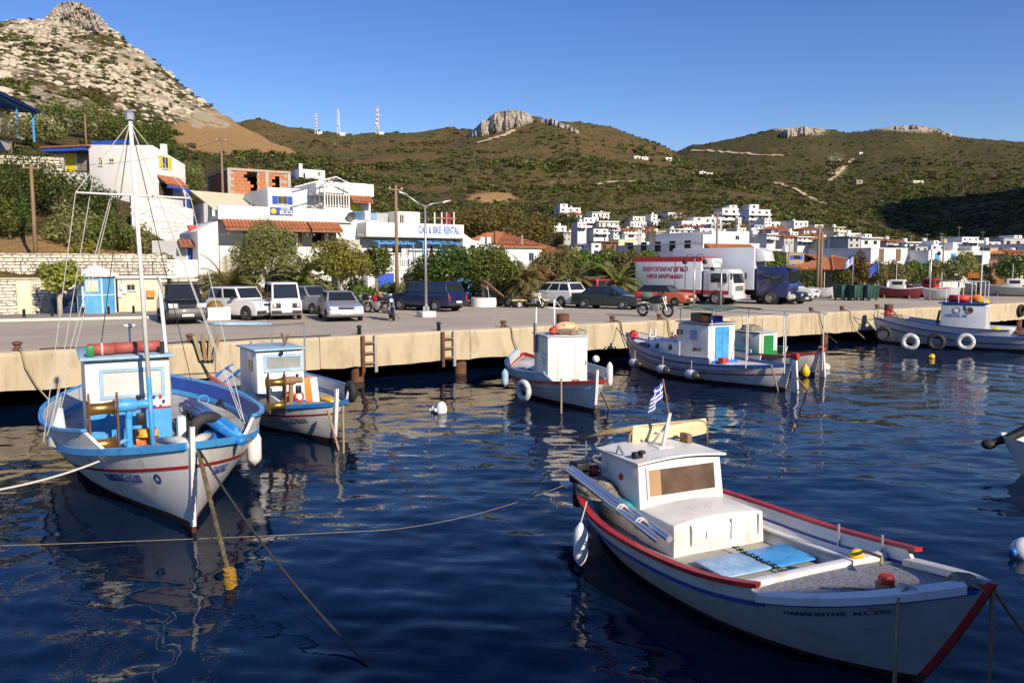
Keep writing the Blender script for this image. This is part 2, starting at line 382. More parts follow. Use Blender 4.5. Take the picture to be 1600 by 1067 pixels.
# ================================================================ TERRAIN
TCOL = {
 -2600: [(50, 440), (70, 400), (110, 330), (180, 250), (300, 190), (400, 170)],
 -900: [(40, 450), (45, 445), (47, 415), (60, 350), (80, 290), (120, 220), (180, 150), (250, 95), (320, 80)],
 -300: [(40, 450), (45, 445), (47, 408), (57, 350), (66, 262), (80, 240), (110, 190), (150, 128), (200, 85), (250, 48)],
 0:   [(40, 455), (45.0, 445), (46.5, 412), (48.2, 404), (52, 385), (57, 345), (62, 300), (66, 252), (72, 244), (84, 236), (105, 190), (150, 112), (200, 66), (246, 29)],
 60:  [(40, 455), (46.4, 445), (47.4, 414), (49.0, 406), (52, 390), (57, 348), (62, 305), (66, 262), (74, 250), (90, 228), (110, 196), (150, 122), (200, 72), (246, 27)],
 78:  [(40, 455), (46.8, 445), (47.8, 414), (49.4, 406), (52, 392), (58, 348), (64, 305), (68, 275), (78, 262), (92, 228), (110, 202), (150, 128), (200, 76), (240, 42), (250, 13)],
 100: [(40, 455), (47.2, 445), (48.2, 415), (49.8, 407), (53, 394), (58, 350), (64, 306), (70, 290), (80, 268), (94, 228), (112, 206), (150, 134), (200, 82), (236, 48), (250, 3)],
 128: [(40, 455), (47.7, 445), (48.7, 416), (50.3, 408), (53, 396), (58, 352), (66, 308), (72, 296), (82, 272), (96, 230), (114, 210), (150, 142), (200, 90), (232, 52), (250, 4)],
 152: [(40, 455), (48.3, 445), (49.3, 418), (50.8, 410), (53, 398), (58, 355), (66, 308), (74, 300), (84, 275), (98, 235), (115, 214), (150, 152), (200, 96), (230, 56), (248, 22)],
 180: [(40, 455), (49, 445), (50, 420), (51.5, 412), (54, 402), (60, 360), (68, 312), (76, 304), (86, 280), (100, 240), (117, 218), (150, 165), (200, 105), (245, 53)],
 225: [(40, 455), (50.0, 445), (51.4, 424), (55, 408), (60, 372), (68, 322), (78, 306), (92, 272), (110, 232), (130, 208), (160, 172), (200, 130), (240, 87)],
 270: [(40, 455), (52, 440), (58, 412), (66, 365), (74, 325), (82, 306), (98, 275), (120, 235), (160, 190), (200, 152), (235, 123)],
 320: [(40, 455), (50, 448), (60, 440), (70, 395), (78, 320), (86, 306), (110, 265), (140, 228), (170, 200), (222, 161)],
 360: [(40, 455), (52, 450), (66, 442), (72, 380), (80, 312), (90, 298), (120, 258), (150, 226), (180, 202), (212, 186), (300, 255), (420, 270), (600, 225), (740, 190)],
 405: [(40, 455), (52, 450), (66, 442), (72, 380), (80, 314), (90, 300), (115, 270), (150, 240), (175, 222), (198, 208), (290, 275), (420, 268), (600, 228), (745, 190)],
 450: [(40, 455), (54, 450), (68, 444), (74, 380), (82, 320), (92, 302), (115, 280), (145, 252), (165, 240), (185, 230), (270, 300), (420, 268), (600, 235), (750, 203)],
 500: [(40, 455), (56, 450), (70, 444), (76, 380), (84, 318), (94, 300), (115, 284), (145, 264), (170, 254), (260, 305), (420, 270), (600, 238), (770, 208)],
 560: [(40, 455), (58, 450), (74, 444), (80, 380), (90, 322), (110, 295), (140, 280), (165, 272), (250, 312), (420, 272), (600, 238), (780, 213)],
 620: [(40, 455), (60, 450), (76, 444), (86, 390), (100, 335), (130, 312), (152, 304), (230, 325), (330, 296), (450, 268), (620, 228), (780, 206)],
 700: [(40, 455), (62, 450), (80, 440), (100, 402), (130, 362), (165, 335), (230, 330), (300, 312), (450, 266), (600, 230), (760, 201)],
 760: [(40, 455), (64, 450), (84, 440), (110, 405), (150, 372), (210, 345), (300, 318), (430, 268), (570, 226), (700, 190)],
 800: [(40, 455), (64, 450), (90, 438), (120, 408), (165, 378), (220, 350), (300, 320), (420, 275), (560, 226), (680, 192), (716, 173)],
 835: [(40, 455), (64, 450), (95, 437), (130, 406), (180, 378), (225, 348), (300, 320), (420, 275), (560, 226), (680, 192), (716, 174)],
 900: [(40, 455), (66, 450), (100, 436), (140, 410), (180, 388), (235, 348), (300, 318), (420, 276), (560, 232), (700, 193)],
 960: [(40, 455), (68, 450), (100, 436), (140, 412), (190, 388), (240, 350), (290, 328), (400, 285), (540, 245), (680, 213)],
 1045: [(40, 455), (68, 450), (105, 436), (150, 410), (200, 380), (250, 346), (290, 328), (400, 292), (520, 262), (650, 238), (800, 270), (950, 255), (1090, 238)],
 1130: [(40, 455), (70, 450), (110, 436), (150, 410), (200, 375), (245, 346), (290, 330), (400, 298), (520, 276), (700, 305), (880, 258), (1095, 219)],
 1200: [(40, 455), (70, 450), (110, 436), (150, 408), (195, 378), (240, 350), (285, 334), (380, 308), (460, 298), (640, 312), (850, 258), (1100, 204)],
 1260: [(40, 455), (70, 450), (115, 436), (160, 405), (200, 384), (245, 358), (290, 344), (380, 322), (430, 318), (600, 322), (830, 265), (1100, 198)],
 1325: [(40, 455), (70, 450), (120, 434), (170, 408), (210, 392), (255, 370), (310, 356), (380, 344), (560, 328), (800, 275), (1100, 205)],
 1400: [(40, 455), (70, 450), (120, 434), (180, 412), (230, 400), (280, 384), (345, 372), (460, 350), (660, 300), (860, 252), (1100, 195)],
 1440: [(40, 455), (70, 450), (120, 432), (190, 412), (250, 400), (320, 385), (460, 345), (660, 298), (860, 250), (1100, 194)],
 1500: [(40, 455), (70, 450), (130, 430), (200, 412), (260, 400), (320, 382), (460, 340), (640, 300), (860, 254), (1100, 213)],
 1600: [(40, 455), (72, 450), (130, 430), (200, 410), (250, 395), (320, 365), (440, 330), (620, 296), (860, 258), (1100, 223)],
 1900: [(60, 455), (100, 450), (140, 430), (200, 405), (260, 380), (340, 340), (480, 305), (680, 275), (1000, 228)],
 2600: [(60, 455), (130, 450), (180, 420), (240, 380), (340, 320), (500, 280), (700, 240)],
}
def terrain_tables():
    us = sorted(TCOL)
    d = [38.0]
    while d[-1] < 1500: d.append(d[-1]*1.0165)
    d = np.array(d); ai = []; zi = []
    for u in us:
        dd = []; zz = []; xx = []
        for (dep, v) in TCOL[u]:
            p = PD(u, v, dep)
            if v >= 436 and dep <= 135: p.z = 1.6
            dd.append(dep); zz.append(p.z); xx.append(p.x/dep)
        dd.append(dd[-1]*1.12); zz.append(zz[-1]*.96); xx.append(xx[-1])
        dd.append(dd[-1]*1.6); zz.append(zz[-1]*.45); xx.append(xx[-1])
        zi.append(np.interp(d, dd, zz)); ai.append(np.interp(d, dd, xx))
    return d, np.array(ai), np.array(zi)
TD, TAI, TZI = terrain_tables()
def uv_a(u): return (u-CX)/F
TA = np.concatenate([np.linspace(-2.9, -.72, 70, endpoint=False), np.arange(-.72, .72, .0036), np.linspace(.72, 1.6, 60)])
def fbm(X, Y, oct=5, seed=0):
    out = np.zeros_like(X); rng = np.random.default_rng(seed); amp = 1.0; fr = 1.0
    for o in range(oct):
        for k in range(5):
            th = rng.uniform(0, 6.283); ph = rng.uniform(0, 6.283); ff = fr*rng.uniform(.7, 1.4)
            out += amp*np.sin(ff*(X*math.cos(th)+Y*math.sin(th))+ph+1.3*np.sin(ff*.6*(Y*math.cos(th)-X*math.sin(th))+ph*2))/3.0
        amp *= .52; fr *= 2.05
    return out
def make_terrain_z():
    Z = np.zeros((len(TD), len(TA)))
    for i in range(len(TD)): Z[i] = np.interp(TA, TAI[:, i], TZI[:, i])
    k = np.array([1, 2, 3, 2, 1.]); k /= k.sum()
    for i in range(len(TD)):
        Z[i, 2:-2] = np.convolve(Z[i], k, 'valid')
    for j in range(len(TA)):
        Z[1:-1, j] = (Z[:-2, j]+2*Z[1:-1, j]+Z[2:, j])/4
    return Z
TZ0 = make_terrain_z()
TX, TY = TA[None, :]*TD[:, None], np.repeat(TD[:, None], len(TA), 1)
def attr_fields():
    """rock and dry-grass weights on the terrain, by place"""
    A = np.repeat(TA[None, :], len(TD), 0); D = TY
    U = CX+A*F*1.012; V = HOR-(TZ0-CZ)/D*F*.985
    rock = np.zeros_like(U); field = np.zeros_like(U)
    def blob(u, v, ru, rv, d0, d1):
        return np.clip(1.6-1.6*np.sqrt(((U-u)/ru)**2+((V-v)/rv)**2), 0, 1)*((D > d0) & (D < d1))
    left = (D > 95) & (D < 262) & (V < 205) & (U < 420)
    rock = np.where(left, .48+.20*fbm(TX*.10, TY*.10, 3, 5), 0)
    rock = np.where((D > 60) & (D < 262) & (U < -60), .4, rock)
    rock = np.maximum(rock, blob(135, 28, 95, 42, 195, 262)*1.5)
    rock = np.maximum(rock, blob(60, 75, 130, 30, 150, 240)*.62)
    rock = np.maximum(rock, blob(230, 110, 80, 28, 150, 250)*.8)
    rock = np.maximum(rock, blob(788, 188, 52, 28, 540, 760)*1.3)
    rock = np.maximum(rock, blob(880, 196, 60, 14, 500, 740)*.8)
    rock = np.maximum(rock, blob(900, 285, 130, 25, 300, 520)*.30)
    rock = np.maximum(rock, blob(1250, 208, 70, 17, 900, 1180)*.95)
    rock = np.maximum(rock, blob(1425, 205, 110, 18, 900, 1180)*.95)
    rock = np.maximum(rock, blob(1305, 262, 26, 30, 600, 1100)*.5)
    field = np.maximum(field, blob(355, 215, 110, 42, 110, 225)*1.4)
    field = np.maximum(field, blob(430, 238, 60, 18, 110, 200)*1.2)
    field = np.maximum(field, blob(110, 392, 330, 30, 46, 60)*1.3)
    field = np.maximum(field, blob(770, 312, 60, 14, 250, 420)*.8)
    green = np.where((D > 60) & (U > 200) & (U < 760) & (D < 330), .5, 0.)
    green = np.where((D > 560) & (U > 1050), .56, green)  # darker cover on the far right hill stands in for its grazing-light shade
    return np.clip(rock, 0, 1), np.clip(field, 0, 1), green
T_ROCK, T_FIELD, T_GREEN_SHADE = attr_fields()
def finish_terrain_z():
    D = TY; Z = TZ0.copy()
    dqa = np.array([dq(a) if a < 1.5 else 140 for a in TA])
    n1 = fbm(TX*.045, TY*.045, 5, 1); n2 = fbm(TX*.35, TY*.35, 4, 2); n3 = fbm(TX*.012, TY*.012, 4, 4)
    w = np.clip((D-62)/60, 0, 1)
    Z += w*(n1*np.clip(D/260, .3, 2.2)*.9+n3*np.clip(D/500, 0, 1.3)*2.5*np.clip((D-250)/200, 0, 1))
    Z += T_ROCK*w*(np.abs(n2)*2.0*np.clip(D/300, .35, 1.0)*np.clip(1.35-D/800, .45, 1)-.4)
    Z = np.where(D < dqa[None, :]+12, -1.5, np.maximum(Z, 1.3))
    return Z
TZ = finish_terrain_z()
def tz(x, y):
    a = x/y
    j = int(np.clip(np.searchsorted(TA, a)-1, 0, len(TA)-2)); i = int(np.clip(np.searchsorted(TD, y)-1, 0, len(TD)-2))
    fa = (a-TA[j])/(TA[j+1]-TA[j]); fd = (y-TD[i])/(TD[i+1]-TD[i])
    return float((TZ[i, j]*(1-fa)+TZ[i, j+1]*fa)*(1-fd)+(TZ[i+1, j]*(1-fa)+TZ[i+1, j+1]*fa)*fd)
def terrain_mat():
    m = bpy.data.materials.new('hill_ground'); m.use_nodes = True; N = m.node_tree.nodes; L = m.node_tree.links
    b = N['Principled BSDF']; b.inputs['Roughness'].default_value = .95; b.inputs['Specular IOR Level'].default_value = .15
    tc = N.new('ShaderNodeTexCoord')
    def nz(s, d=8, r=.65, stretch=None):
        n = N.new('ShaderNodeTexNoise'); n.inputs['Scale'].default_value = s; n.inputs['Detail'].default_value = d; n.inputs['Roughness'].default_value = r
        if stretch:
            mp = N.new('ShaderNodeMapping'); mp.inputs['Scale'].default_value = stretch; L.new(tc.outputs['Object'], mp.inputs[0]); L.new(mp.outputs[0], n.inputs['Vector'])
        else: L.new(tc.outputs['Object'], n.inputs['Vector'])
        return n.outputs['Fac']
    def ramp(f, a, bb):
        r = N.new('ShaderNodeMapRange'); r.inputs['From Min'].default_value = a; r.inputs['From Max'].default_value = bb; L.new(f, r.inputs['Value']); return r.outputs[0]
    def mix(f, A, B):
        x = N.new('ShaderNodeMix'); x.data_type = 'RGBA'
        L.new(f, x.inputs['Factor'])
        for s, q in (('A', A), ('B', B)):
            if isinstance(q, tuple): x.inputs[s].default_value = (*q, 1)
            else: L.new(q, x.inputs[s])
        return x.outputs['Result']
    def math2(op, a, bb):
        x = N.new('ShaderNodeMath'); x.operation = op
        for i, q in enumerate((a, bb)):
            if isinstance(q, (int, float)): x.inputs[i].default_value = q
            else: L.new(q, x.inputs[i])
        return x.outputs[0]
    at = {}
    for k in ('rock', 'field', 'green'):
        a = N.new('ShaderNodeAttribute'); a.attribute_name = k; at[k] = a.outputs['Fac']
    soil = mix(ramp(nz(.011), .42, .58), (.165, .095, .038), (.105, .090, .028))
    soil = mix(ramp(nz(.06), .45, .62), soil, (.070, .072, .020))
    soil = mix(ramp(nz(.35), .5, .66), soil, (.23, .155, .078))
    soil = mix(ramp(nz(1.1, 6, .75), .50, .62), soil, (.045, .044, .016))
    col = mix(ramp(math2('MULTIPLY', at['green'], nz(.12)), .16, .3), soil, (.058, .056, .020))  # green weight also carries the painted shade of the far right hill
    fieldc = mix(ramp(nz(.5), .35, .65), (.44, .26, .10), (.36, .24, .105))
    fw = ramp(math2('ADD', at['field'], math2('MULTIPLY', math2('SUBTRACT', nz(.12), .5), 1.2)), .35, .65)
    col = mix(fw, col, fieldc)
    rockc = mix(ramp(nz(.5, 10, .7), .35, .68), (.56, .48, .345), (.34, .28, .19))
    rw = ramp(math2('ADD', at['rock'], math2('MULTIPLY', math2('SUBTRACT', nz(.28, 10, .72), .5), 2.4)), .46, .60)
    col = mix(rw, col, rockc)
    L.new(col, b.inputs['Base Color'])
    bp = N.new('ShaderNodeBump'); bp.inputs['Strength'].default_value = 1.0; bp.inputs['Distance'].default_value = .9
    L.new(nz(.55, 10, .72), bp.inputs['Height']); L.new(bp.outputs[0], b.inputs['Normal'])
    return m
def build_terrain():
    vs = np.stack([TX, TY, TZ], -1).reshape(-1, 3); nr, nc = TX.shape
    i = np.arange(nr*nc).reshape(nr, nc)
    f = np.stack([i[:-1, :-1], i[:-1, 1:], i[1:, 1:], i[1:, :-1]], -1).reshape(-1, 4)
    zz = TZ.reshape(-1)
    f = f[(zz[f] > -1.4).any(1)]
    me = bpy.data.meshes.new('hills'); me.from_pydata(vs.tolist(), [], f.tolist())
    for k, arr in (('rock', T_ROCK), ('field', T_FIELD), ('green', T_GREEN_SHADE)):
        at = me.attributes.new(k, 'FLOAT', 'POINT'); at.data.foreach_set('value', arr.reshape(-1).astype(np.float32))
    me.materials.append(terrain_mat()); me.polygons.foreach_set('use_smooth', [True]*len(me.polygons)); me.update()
    o = bpy.data.objects.new('hills', me); COL.objects.link(o)
    tag(o, 'scrub covered hills with rocky summits behind the harbour', kind='structure')
    # the headland that closes the bay on the right, out of the picture; its shade lies on the right-hand valley
    mb = MB(); rows = []
    c = Vector((556, 172, 0)); L1 = Vector((.45, .89, 0)); L2 = Vector((.89, -.45, 0))
    for i in range(41):
        r = []
        for j in range(61):
            a, bb = (i/40-.5)*2, (j/60-.5)*2
            h = 305*max(0, math.cos(a*math.pi/2))**1.1*max(0, math.cos(bb*math.pi/2))**.8
            p = c+L2*(a*260)+L1*(bb*430); h += 8*mnoise.fractal(Vector((p.x*.02, p.y*.02, 1)), 1, 2, 4)*min(1, h/40)
            r.append((p.x, p.y, h-3))
        rows.append(r)
    mb.grid(rows)
    o2 = mb.build('headland', me.materials[0], smooth=True); tag(o2, 'high headland closing the bay beyond the right edge', kind='structure')
build_terrain()

def hit(u, v, d0=60.0, d1=1200.0):
    d = d0; r = ray(u, v)
    while d < d1:
        if CZ+r.z/r.y*d < tz(r.x/r.y*d, d): return d
        d *= 1.01
    return d1
CRAGM = mat('limestone_crag', (.40, .36, .29), .95, var=.3, scale=.12, bump=1.0, bscale=.35, c2=(.17, .15, .11), c2w=.52, c2scale=.10, stretch=(1, 1, .35))
CRAGI = mat('weathered_crag', (.52, .46, .36), .95, var=.25, scale=.5, bump=1.0, bscale=.9, c2=(.30, .26, .19), c2w=.56, c2scale=.45)
def crag(label, tops, bots, d, thick, seed, step=1.6, nv=22, kf=1.0):
    """a rock face on the hill: columns of broken limestone standing proud of the slope"""
    us = np.arange(tops[0][0], tops[-1][0]+.1, step); dcol = [min(hit(u_, float(np.interp(u_, *zip(*bots))), d*.75), d*1.15)+1.5 for u_ in us]; tv = np.interp(us, *zip(*tops)); bv = np.interp(us, *zip(*bots)); rows = []
    for j in range(nv+1):
        f = j/nv; r = []
        for i, u in enumerate(us):
            v = bv[i]+(tv[i]-bv[i])*f; w = min(1, 4*min(i, len(us)-1-i)/len(us))
            n = mnoise.noise(Vector((u*.16+seed, f*.7*kf, seed)))*1.0+.6*mnoise.noise(Vector((u*.45, f*2.2*kf, seed+3)))+.35*mnoise.noise(Vector((u*1.1, f*7, seed+5)))
            dep = dcol[i]+thick*(f**1.6)-thick*.42*w*(n+.35)*min(1, f*5); r.append(PD(u, v-(n*2.2*w if f > .9 else 0), dep))
        rows.append(r)
    back = [[(p.x*1.08, p.y*1.08, p.z-d*.01) for p in rows[-1]], [(p.x*1.1, p.y*1.1, 5) for p in rows[-1]]]
    m = MB(); m.grid(rows+[[Vector(q) for q in b] for b in back]); o = m.build('rock_outcrop', CRAGM if kf < 2 else CRAGI); tag(o, label, kind='structure')
crag('pale fluted cliff on the middle hill', ((728, 211), (738, 204), (752, 192), (772, 178), (790, 172), (812, 172), (826, 177), (834, 188)), ((728, 213), (745, 217), (765, 212), (790, 205), (815, 197), (834, 192)), 668, 24, 3)
crag('smaller grey ledge right of the middle cliff', ((842, 187), (862, 186), (885, 194), (905, 206), (925, 214)), ((842, 192), (862, 197), (885, 203), (905, 211), (925, 216)), 640, 10, 8)
crag('rocky top of the left peak', ((74, 24), (84, 12), (98, 4), (112, 2), (130, 6), (146, 17), (160, 33), (180, 54)), ((74, 30), (90, 36), (110, 44), (135, 50), (155, 56), (180, 60)), 236, 12, 12, 1.3, 30, 4.0)
crag('grey rock knoll on the right hill, left of two', ((1205, 210), (1225, 204), (1255, 198), (1285, 202), (1300, 208)), ((1205, 212), (1230, 217), (1255, 213), (1285, 208), (1300, 209)), 1060, 26, 15)
crag('grey rock crest on the right hill, right of two', ((1370, 202), (1395, 198), (1430, 196), (1460, 200), (1485, 209), (1505, 217)), ((1370, 205), (1395, 203), (1430, 203), (1460, 208), (1485, 216), (1505, 218)), 1060, 22, 18)
TRK = mat('pale_track', (.50, .38, .24), .95, var=.2, scale=.2)
def track(label, uvs, w, d0=200):
    pts = []
    for (ua, va), (ub, vb) in zip(uvs, uvs[1:]):
        for k in range(8): pts.append((ua+(ub-ua)*k/8, va+(vb-va)*k/8))
    P3 = []
    for u, v in pts:
        d = hit(u, v, d0); p = PD(u, v, d)
        if P3 and abs(d-P3[-1].y) > 90: continue
        P3.append(Vector((p.x, p.y, 0)))
    rows = []
    for i, p in enumerate(P3):
        t = (P3[min(i+1, len(P3)-1)]-P3[max(0, i-1)]); t = t.normalized() if t.length else Vector((1, 0, 0)); n = Vector((-t.y, t.x, 0))
        rows.append([(q.x, q.y, max(tz(q.x, q.y), tz(p.x, p.y)-1)+.9) for q in (p-n*w/2, p, p+n*w/2)])
    m = MB(); m.grid(rows); o = m.build('hill_track', TRK); tag(o, label, kind='structure')
track('pale track below the middle cliff', ((806, 205), (790, 213), (770, 219), (742, 227)), 4); track('pale stone wall line climbing the right hill', ((1296, 285), (1310, 272), (1322, 262), (1334, 250)), 4, 500); track('pale road cut across the right hill', ((1080, 237), (1130, 240), (1180, 244), (1230, 245)), 5, 500)
track('pale road cut above the village', ((932, 291), (960, 286), (1000, 287)), 4); track('tan terrace path on the spur', ((1210, 288), (1240, 296), (1275, 316), (1290, 322)), 4); track('pale quarry edge on the right summit', ((1455, 200), (1470, 212), (1478, 224), (1500, 236)), 5, 700)
# ================================================================ FOLIAGE
LF_DARK = leafmat('leaf_dark', (.040, .072, .015), (.115, .165, .034), .32, .18)
LF_MID = leafmat('leaf_mid', (.062, .108, .017), (.19, .235, .045), .36, .18)
LF_OLIVE = leafmat('leaf_olive', (.14, .15, .046), (.31, .30, .10), .36, .18)
LF_YG = leafmat('leaf_yellow_green', (.16, .20, .03), (.36, .36, .065), .32, .15)
LF_AUT = leafmat('leaf_autumn', (.14, .095, .022), (.17, .155, .035), .25, .2)
LF_PALM = leafmat('leaf_palm', (.11, .13, .034), (.29, .27, .085), .22, .15)
LF_DRY = leafmat('leaf_dry', (.20, .11, .035), (.30, .19, .07), .25, .2)
LF_SCRUB = leafmat('leaf_scrub', (.050, .060, .015), (.135, .125, .036), .22, .45)
BARK = mat('bark', (.20, .155, .11), .9, var=.25, scale=4, bump=.5)
PBARK = mat('pale_bark', (.40, .34, .26), .9, var=.2, scale=4, bump=.4)
def leaf_arrays(n, blobs, size, seed, shell=.55, aspect=.6, up=.25):
    rng = np.random.default_rng(seed)
    vol = np.array([b[1][0]*b[1][1]*b[1][2] for b in blobs])**.72; idx = rng.choice(len(blobs), n, p=vol/vol.sum())
    c = np.array([b[0] for b in blobs])[idx]; r = np.array([b[1] for b in blobs])[idx]
    d = rng.normal(size=(n, 3)); d /= np.linalg.norm(d, axis=1)[:, None]
    rad = shell+(1.08-shell)*rng.random(n)**.6
    pos = c+d*r*rad[:, None]
    nrm = d*.9+rng.normal(size=(n, 3))*.55; nrm[:, 2] += up; nrm /= np.linalg.norm(nrm, axis=1)[:, None]
    t = np.cross(nrm, rng.normal(size=(n, 3))); t /= np.linalg.norm(t, axis=1)[:, None]; b = np.cross(nrm, t)
    s = size*(.6+.8*rng.random(n))[:, None]
    q = np.stack([pos-t*s*.5, pos+b*s*aspect*.5+nrm*s*.08, pos+t*s*.5, pos-b*s*aspect*.5+nrm*s*.08], 1)
    return q.reshape(-1, 3)
def leaf_mesh(name, n, blobs, size, mt, seed, **kw):
    v = leaf_arrays(n, blobs, size, seed, **kw)
    me = bpy.data.meshes.new(name); me.from_pydata(v.tolist(), [], np.arange(len(v)).reshape(-1, 4).tolist())
    me.materials.append(mt); me.update(); return me
def crown_blobs(rx, ry, rz, zc, k, seed, lump=.45):
    rnd = random.Random(seed); out = [((0, 0, zc), (rx*.72, ry*.72, rz*.72))]
    for i in range(k):
        th = rnd.uniform(0, 6.283); ph = math.asin(rnd.uniform(-.55, 1)); q = rnd.uniform(.5, .82)
        out.append(((rx*q*math.cos(th)*math.cos(ph), ry*q*math.sin(th)*math.cos(ph), zc+rz*q*math.sin(ph)), tuple(a*rnd.uniform(lump*.6, lump*1.1) for a in (rx, ry, rz))))
    return out
def tree(name, label, cat, loc, rx, ry, rz, zc, n, size, mt, seed, trunk=.18, bark=BARK, k=14, lump=.45, limbs=5, group=None, aspect=.6, bare=0.0, lean=0.0):
    t = thing(name, label, cat, loc, 0, group); rnd = random.Random(seed+99)
    m = MB(); base = max(.15, zc-rz*.75)
    fork = max(base, .3); top = (lean*.6, 0, fork)
    m.tube([(0, 0, -.3), (lean*.2, .02, fork*.5), top], [trunk*1.35, trunk*1.05, trunk*.9], 8)
    for i in range(limbs):
        a = 6.283*i/limbs+rnd.uniform(-.4, .4); q = rnd.uniform(.45, .75)
        e = (rx*q*math.cos(a), ry*q*math.sin(a), zc+rz*rnd.uniform(-.25, .45))
        mid = (e[0]*.45+top[0]*.5, e[1]*.45, fork+(e[2]-fork)*.4+.1)
        m.tube([top, mid, e], [trunk*.65, trunk*.42, trunk*.16], 6)
    m.build('trunk', bark, t, smooth=True)
    me = leaf_mesh('crown', n, crown_blobs(rx, ry, rz, zc, k, seed, lump), size, mt, seed, aspect=aspect)
    c = bpy.data.objects.new('crown', me); COL.objects.link(c); c.parent = t
    return t
def shrub(name, label, loc, rx, ry, rz, n, size, mt, seed, group=None, k=12, cat='shrub'):
    return tree(name, label, cat, loc, rx, ry, rz, rz*.8, n, size, mt, seed, trunk=.07, k=k, limbs=4, group=group)
def palm(label, loc, h, fr, n, seed, droop=1.0, group=None, skirt=True):
    t = thing('palm_tree', label, 'palm', loc, 0, group); rnd = random.Random(seed)
    m = MB(); m.tube([(0, 0, -.2), (.02, 0, h*.5), (.05, .03, h)], [.24, .2, .22], 10)
    for i in range(int(h*7)):
        m.torus((.02, 0, .1+i*h/(h*7)), .2, .03, 'Z', 10, 4)
    m.build('trunk', BARK, t)
    mb = MB(); dry = MB()
    for i in range(n):
        a = rnd.uniform(0, 6.283); el = rnd.uniform(-.35, 1.35) if skirt else rnd.uniform(.1, 1.4); L = fr*rnd.uniform(.8, 1.1)
        tgt = dry if (el < -.05 and rnd.random() < .75) else mb
        p = Vector((.05, .03, h)); d = Vector((math.cos(a)*math.cos(el), math.sin(a)*math.cos(el), math.sin(el))); pts = [p.copy()]
        seg = 9
        for s in range(seg):
            d.z -= .12*droop*(1+s*.12); d.normalize(); p = p+d*L/seg; pts.append(p.copy())
        tgt.tube(pts, [.022-.002*s for s in range(seg+1)], 3, cap=False)
        side = Vector((-math.sin(a), math.cos(a), 0))
        for s in range(1, seg):
            for sub in (0, .33, .66):
                q = pts[s].lerp(pts[s+1], sub); dr = (pts[s+1]-pts[s]).normalized(); ll = L*.24*math.sin(math.pi*min(.97, (s+sub)/(seg)*.85+.12))
                for sg in (-1, 1):
                    e = q+side*sg*ll*.75+dr*ll*.6+Vector((0, 0, -ll*.22+rnd.uniform(-.05, .05)))
                    w = dr*.042
                    tgt.add([q-w, q+w, e], [(0, 1, 2)])
    mb.build('fronds', LF_PALM, t)
    if dry.v: dry.build('dry_fronds', LF_DRY, t)
    return t
# ---- hillside scrub: countless bushes, one object
def scrub_protos():
    col = bpy.data.collections.new('scrub_protos'); out = []
    for i in range(6):
        rnd = random.Random(i); bl = [((rnd.uniform(-.5, .5), rnd.uniform(-.5, .5), rnd.uniform(.25, .6)), (rnd.uniform(.4, .7), rnd.uniform(.4, .7), rnd.uniform(.3, .55))) for _ in range(4)]
        me = leaf_mesh('scrub_bush', 150 if i < 3 else 90, bl, .34 if i < 3 else .42, LF_SCRUB if i % 3 else LF_MID if i == 0 else LF_OLIVE, i, shell=.75, aspect=.85)
        o = bpy.data.objects.new('scrub_bush', me); col.objects.link(o); out.append(o)
    return col
def gn_scatter(name, pts, scales, label, col, zsc=.75):
    me = bpy.data.meshes.new(name); me.from_pydata(pts, [], [])
    a = me.attributes.new('bscale', 'FLOAT', 'POINT'); a.data.foreach_set('value', np.array(scales, np.float32))
    o = bpy.data.objects.new(name, me); COL.objects.link(o)
    ng = bpy.data.node_groups.new(name+'_nodes', 'GeometryNodeTree')
    ng.interface.new_socket('Geometry', in_out='INPUT', socket_type='NodeSocketGeometry'); ng.interface.new_socket('Geometry', in_out='OUTPUT', socket_type='NodeSocketGeometry')
    N = ng.nodes; L = ng.links
    gi = N.new('NodeGroupInput'); go = N.new('NodeGroupOutput')
    ci = N.new('GeometryNodeCollectionInfo'); ci.inputs['Collection'].default_value = col; ci.inputs['Separate Children'].default_value = True; ci.inputs['Reset Children'].default_value = True
    ip = N.new('GeometryNodeInstanceOnPoints'); ip.inputs['Pick Instance'].default_value = True
    na = N.new('GeometryNodeInputNamedAttribute'); na.data_type = 'FLOAT'; na.inputs['Name'].default_value = 'bscale'
    cx = N.new('ShaderNodeCombineXYZ'); mu = N.new('ShaderNodeMath'); mu.operation = 'MULTIPLY'; mu.inputs[1].default_value = zsc
    L.new(na.outputs['Attribute'], cx.inputs[0]); L.new(na.outputs['Attribute'], cx.inputs[1]); L.new(na.outputs['Attribute'], mu.inputs[0]); L.new(mu.outputs[0], cx.inputs[2])
    rv = N.new('FunctionNodeRandomValue'); rv.data_type = 'FLOAT_VECTOR'; rv.inputs['Max'].default_value = (.2, .2, 6.283)
    ri = N.new('FunctionNodeRandomValue'); ri.data_type = 'INT'; ri.inputs['Min'].default_value = 0; ri.inputs['Max'].default_value = 5; ri.inputs['Seed'].default_value = 4
    L.new(gi.outputs[0], ip.inputs['Points']); L.new(ci.outputs[0], ip.inputs['Instance']); L.new(cx.outputs[0], ip.inputs['Scale'])
    L.new(rv.outputs['Value'], ip.inputs['Rotation']); L.new([s for s in ri.outputs if s.type == 'INT'][0], ip.inputs['Instance Index'])
    L.new(ip.outputs[0], go.inputs[0])
    md = o.modifiers.new('scatter', 'NODES'); md.node_group = ng
    tag(o, label, kind='stuff'); return o
VILLAGE_KEEP = []     # (x, y, r) discs kept free of scrub; filled by the builders below
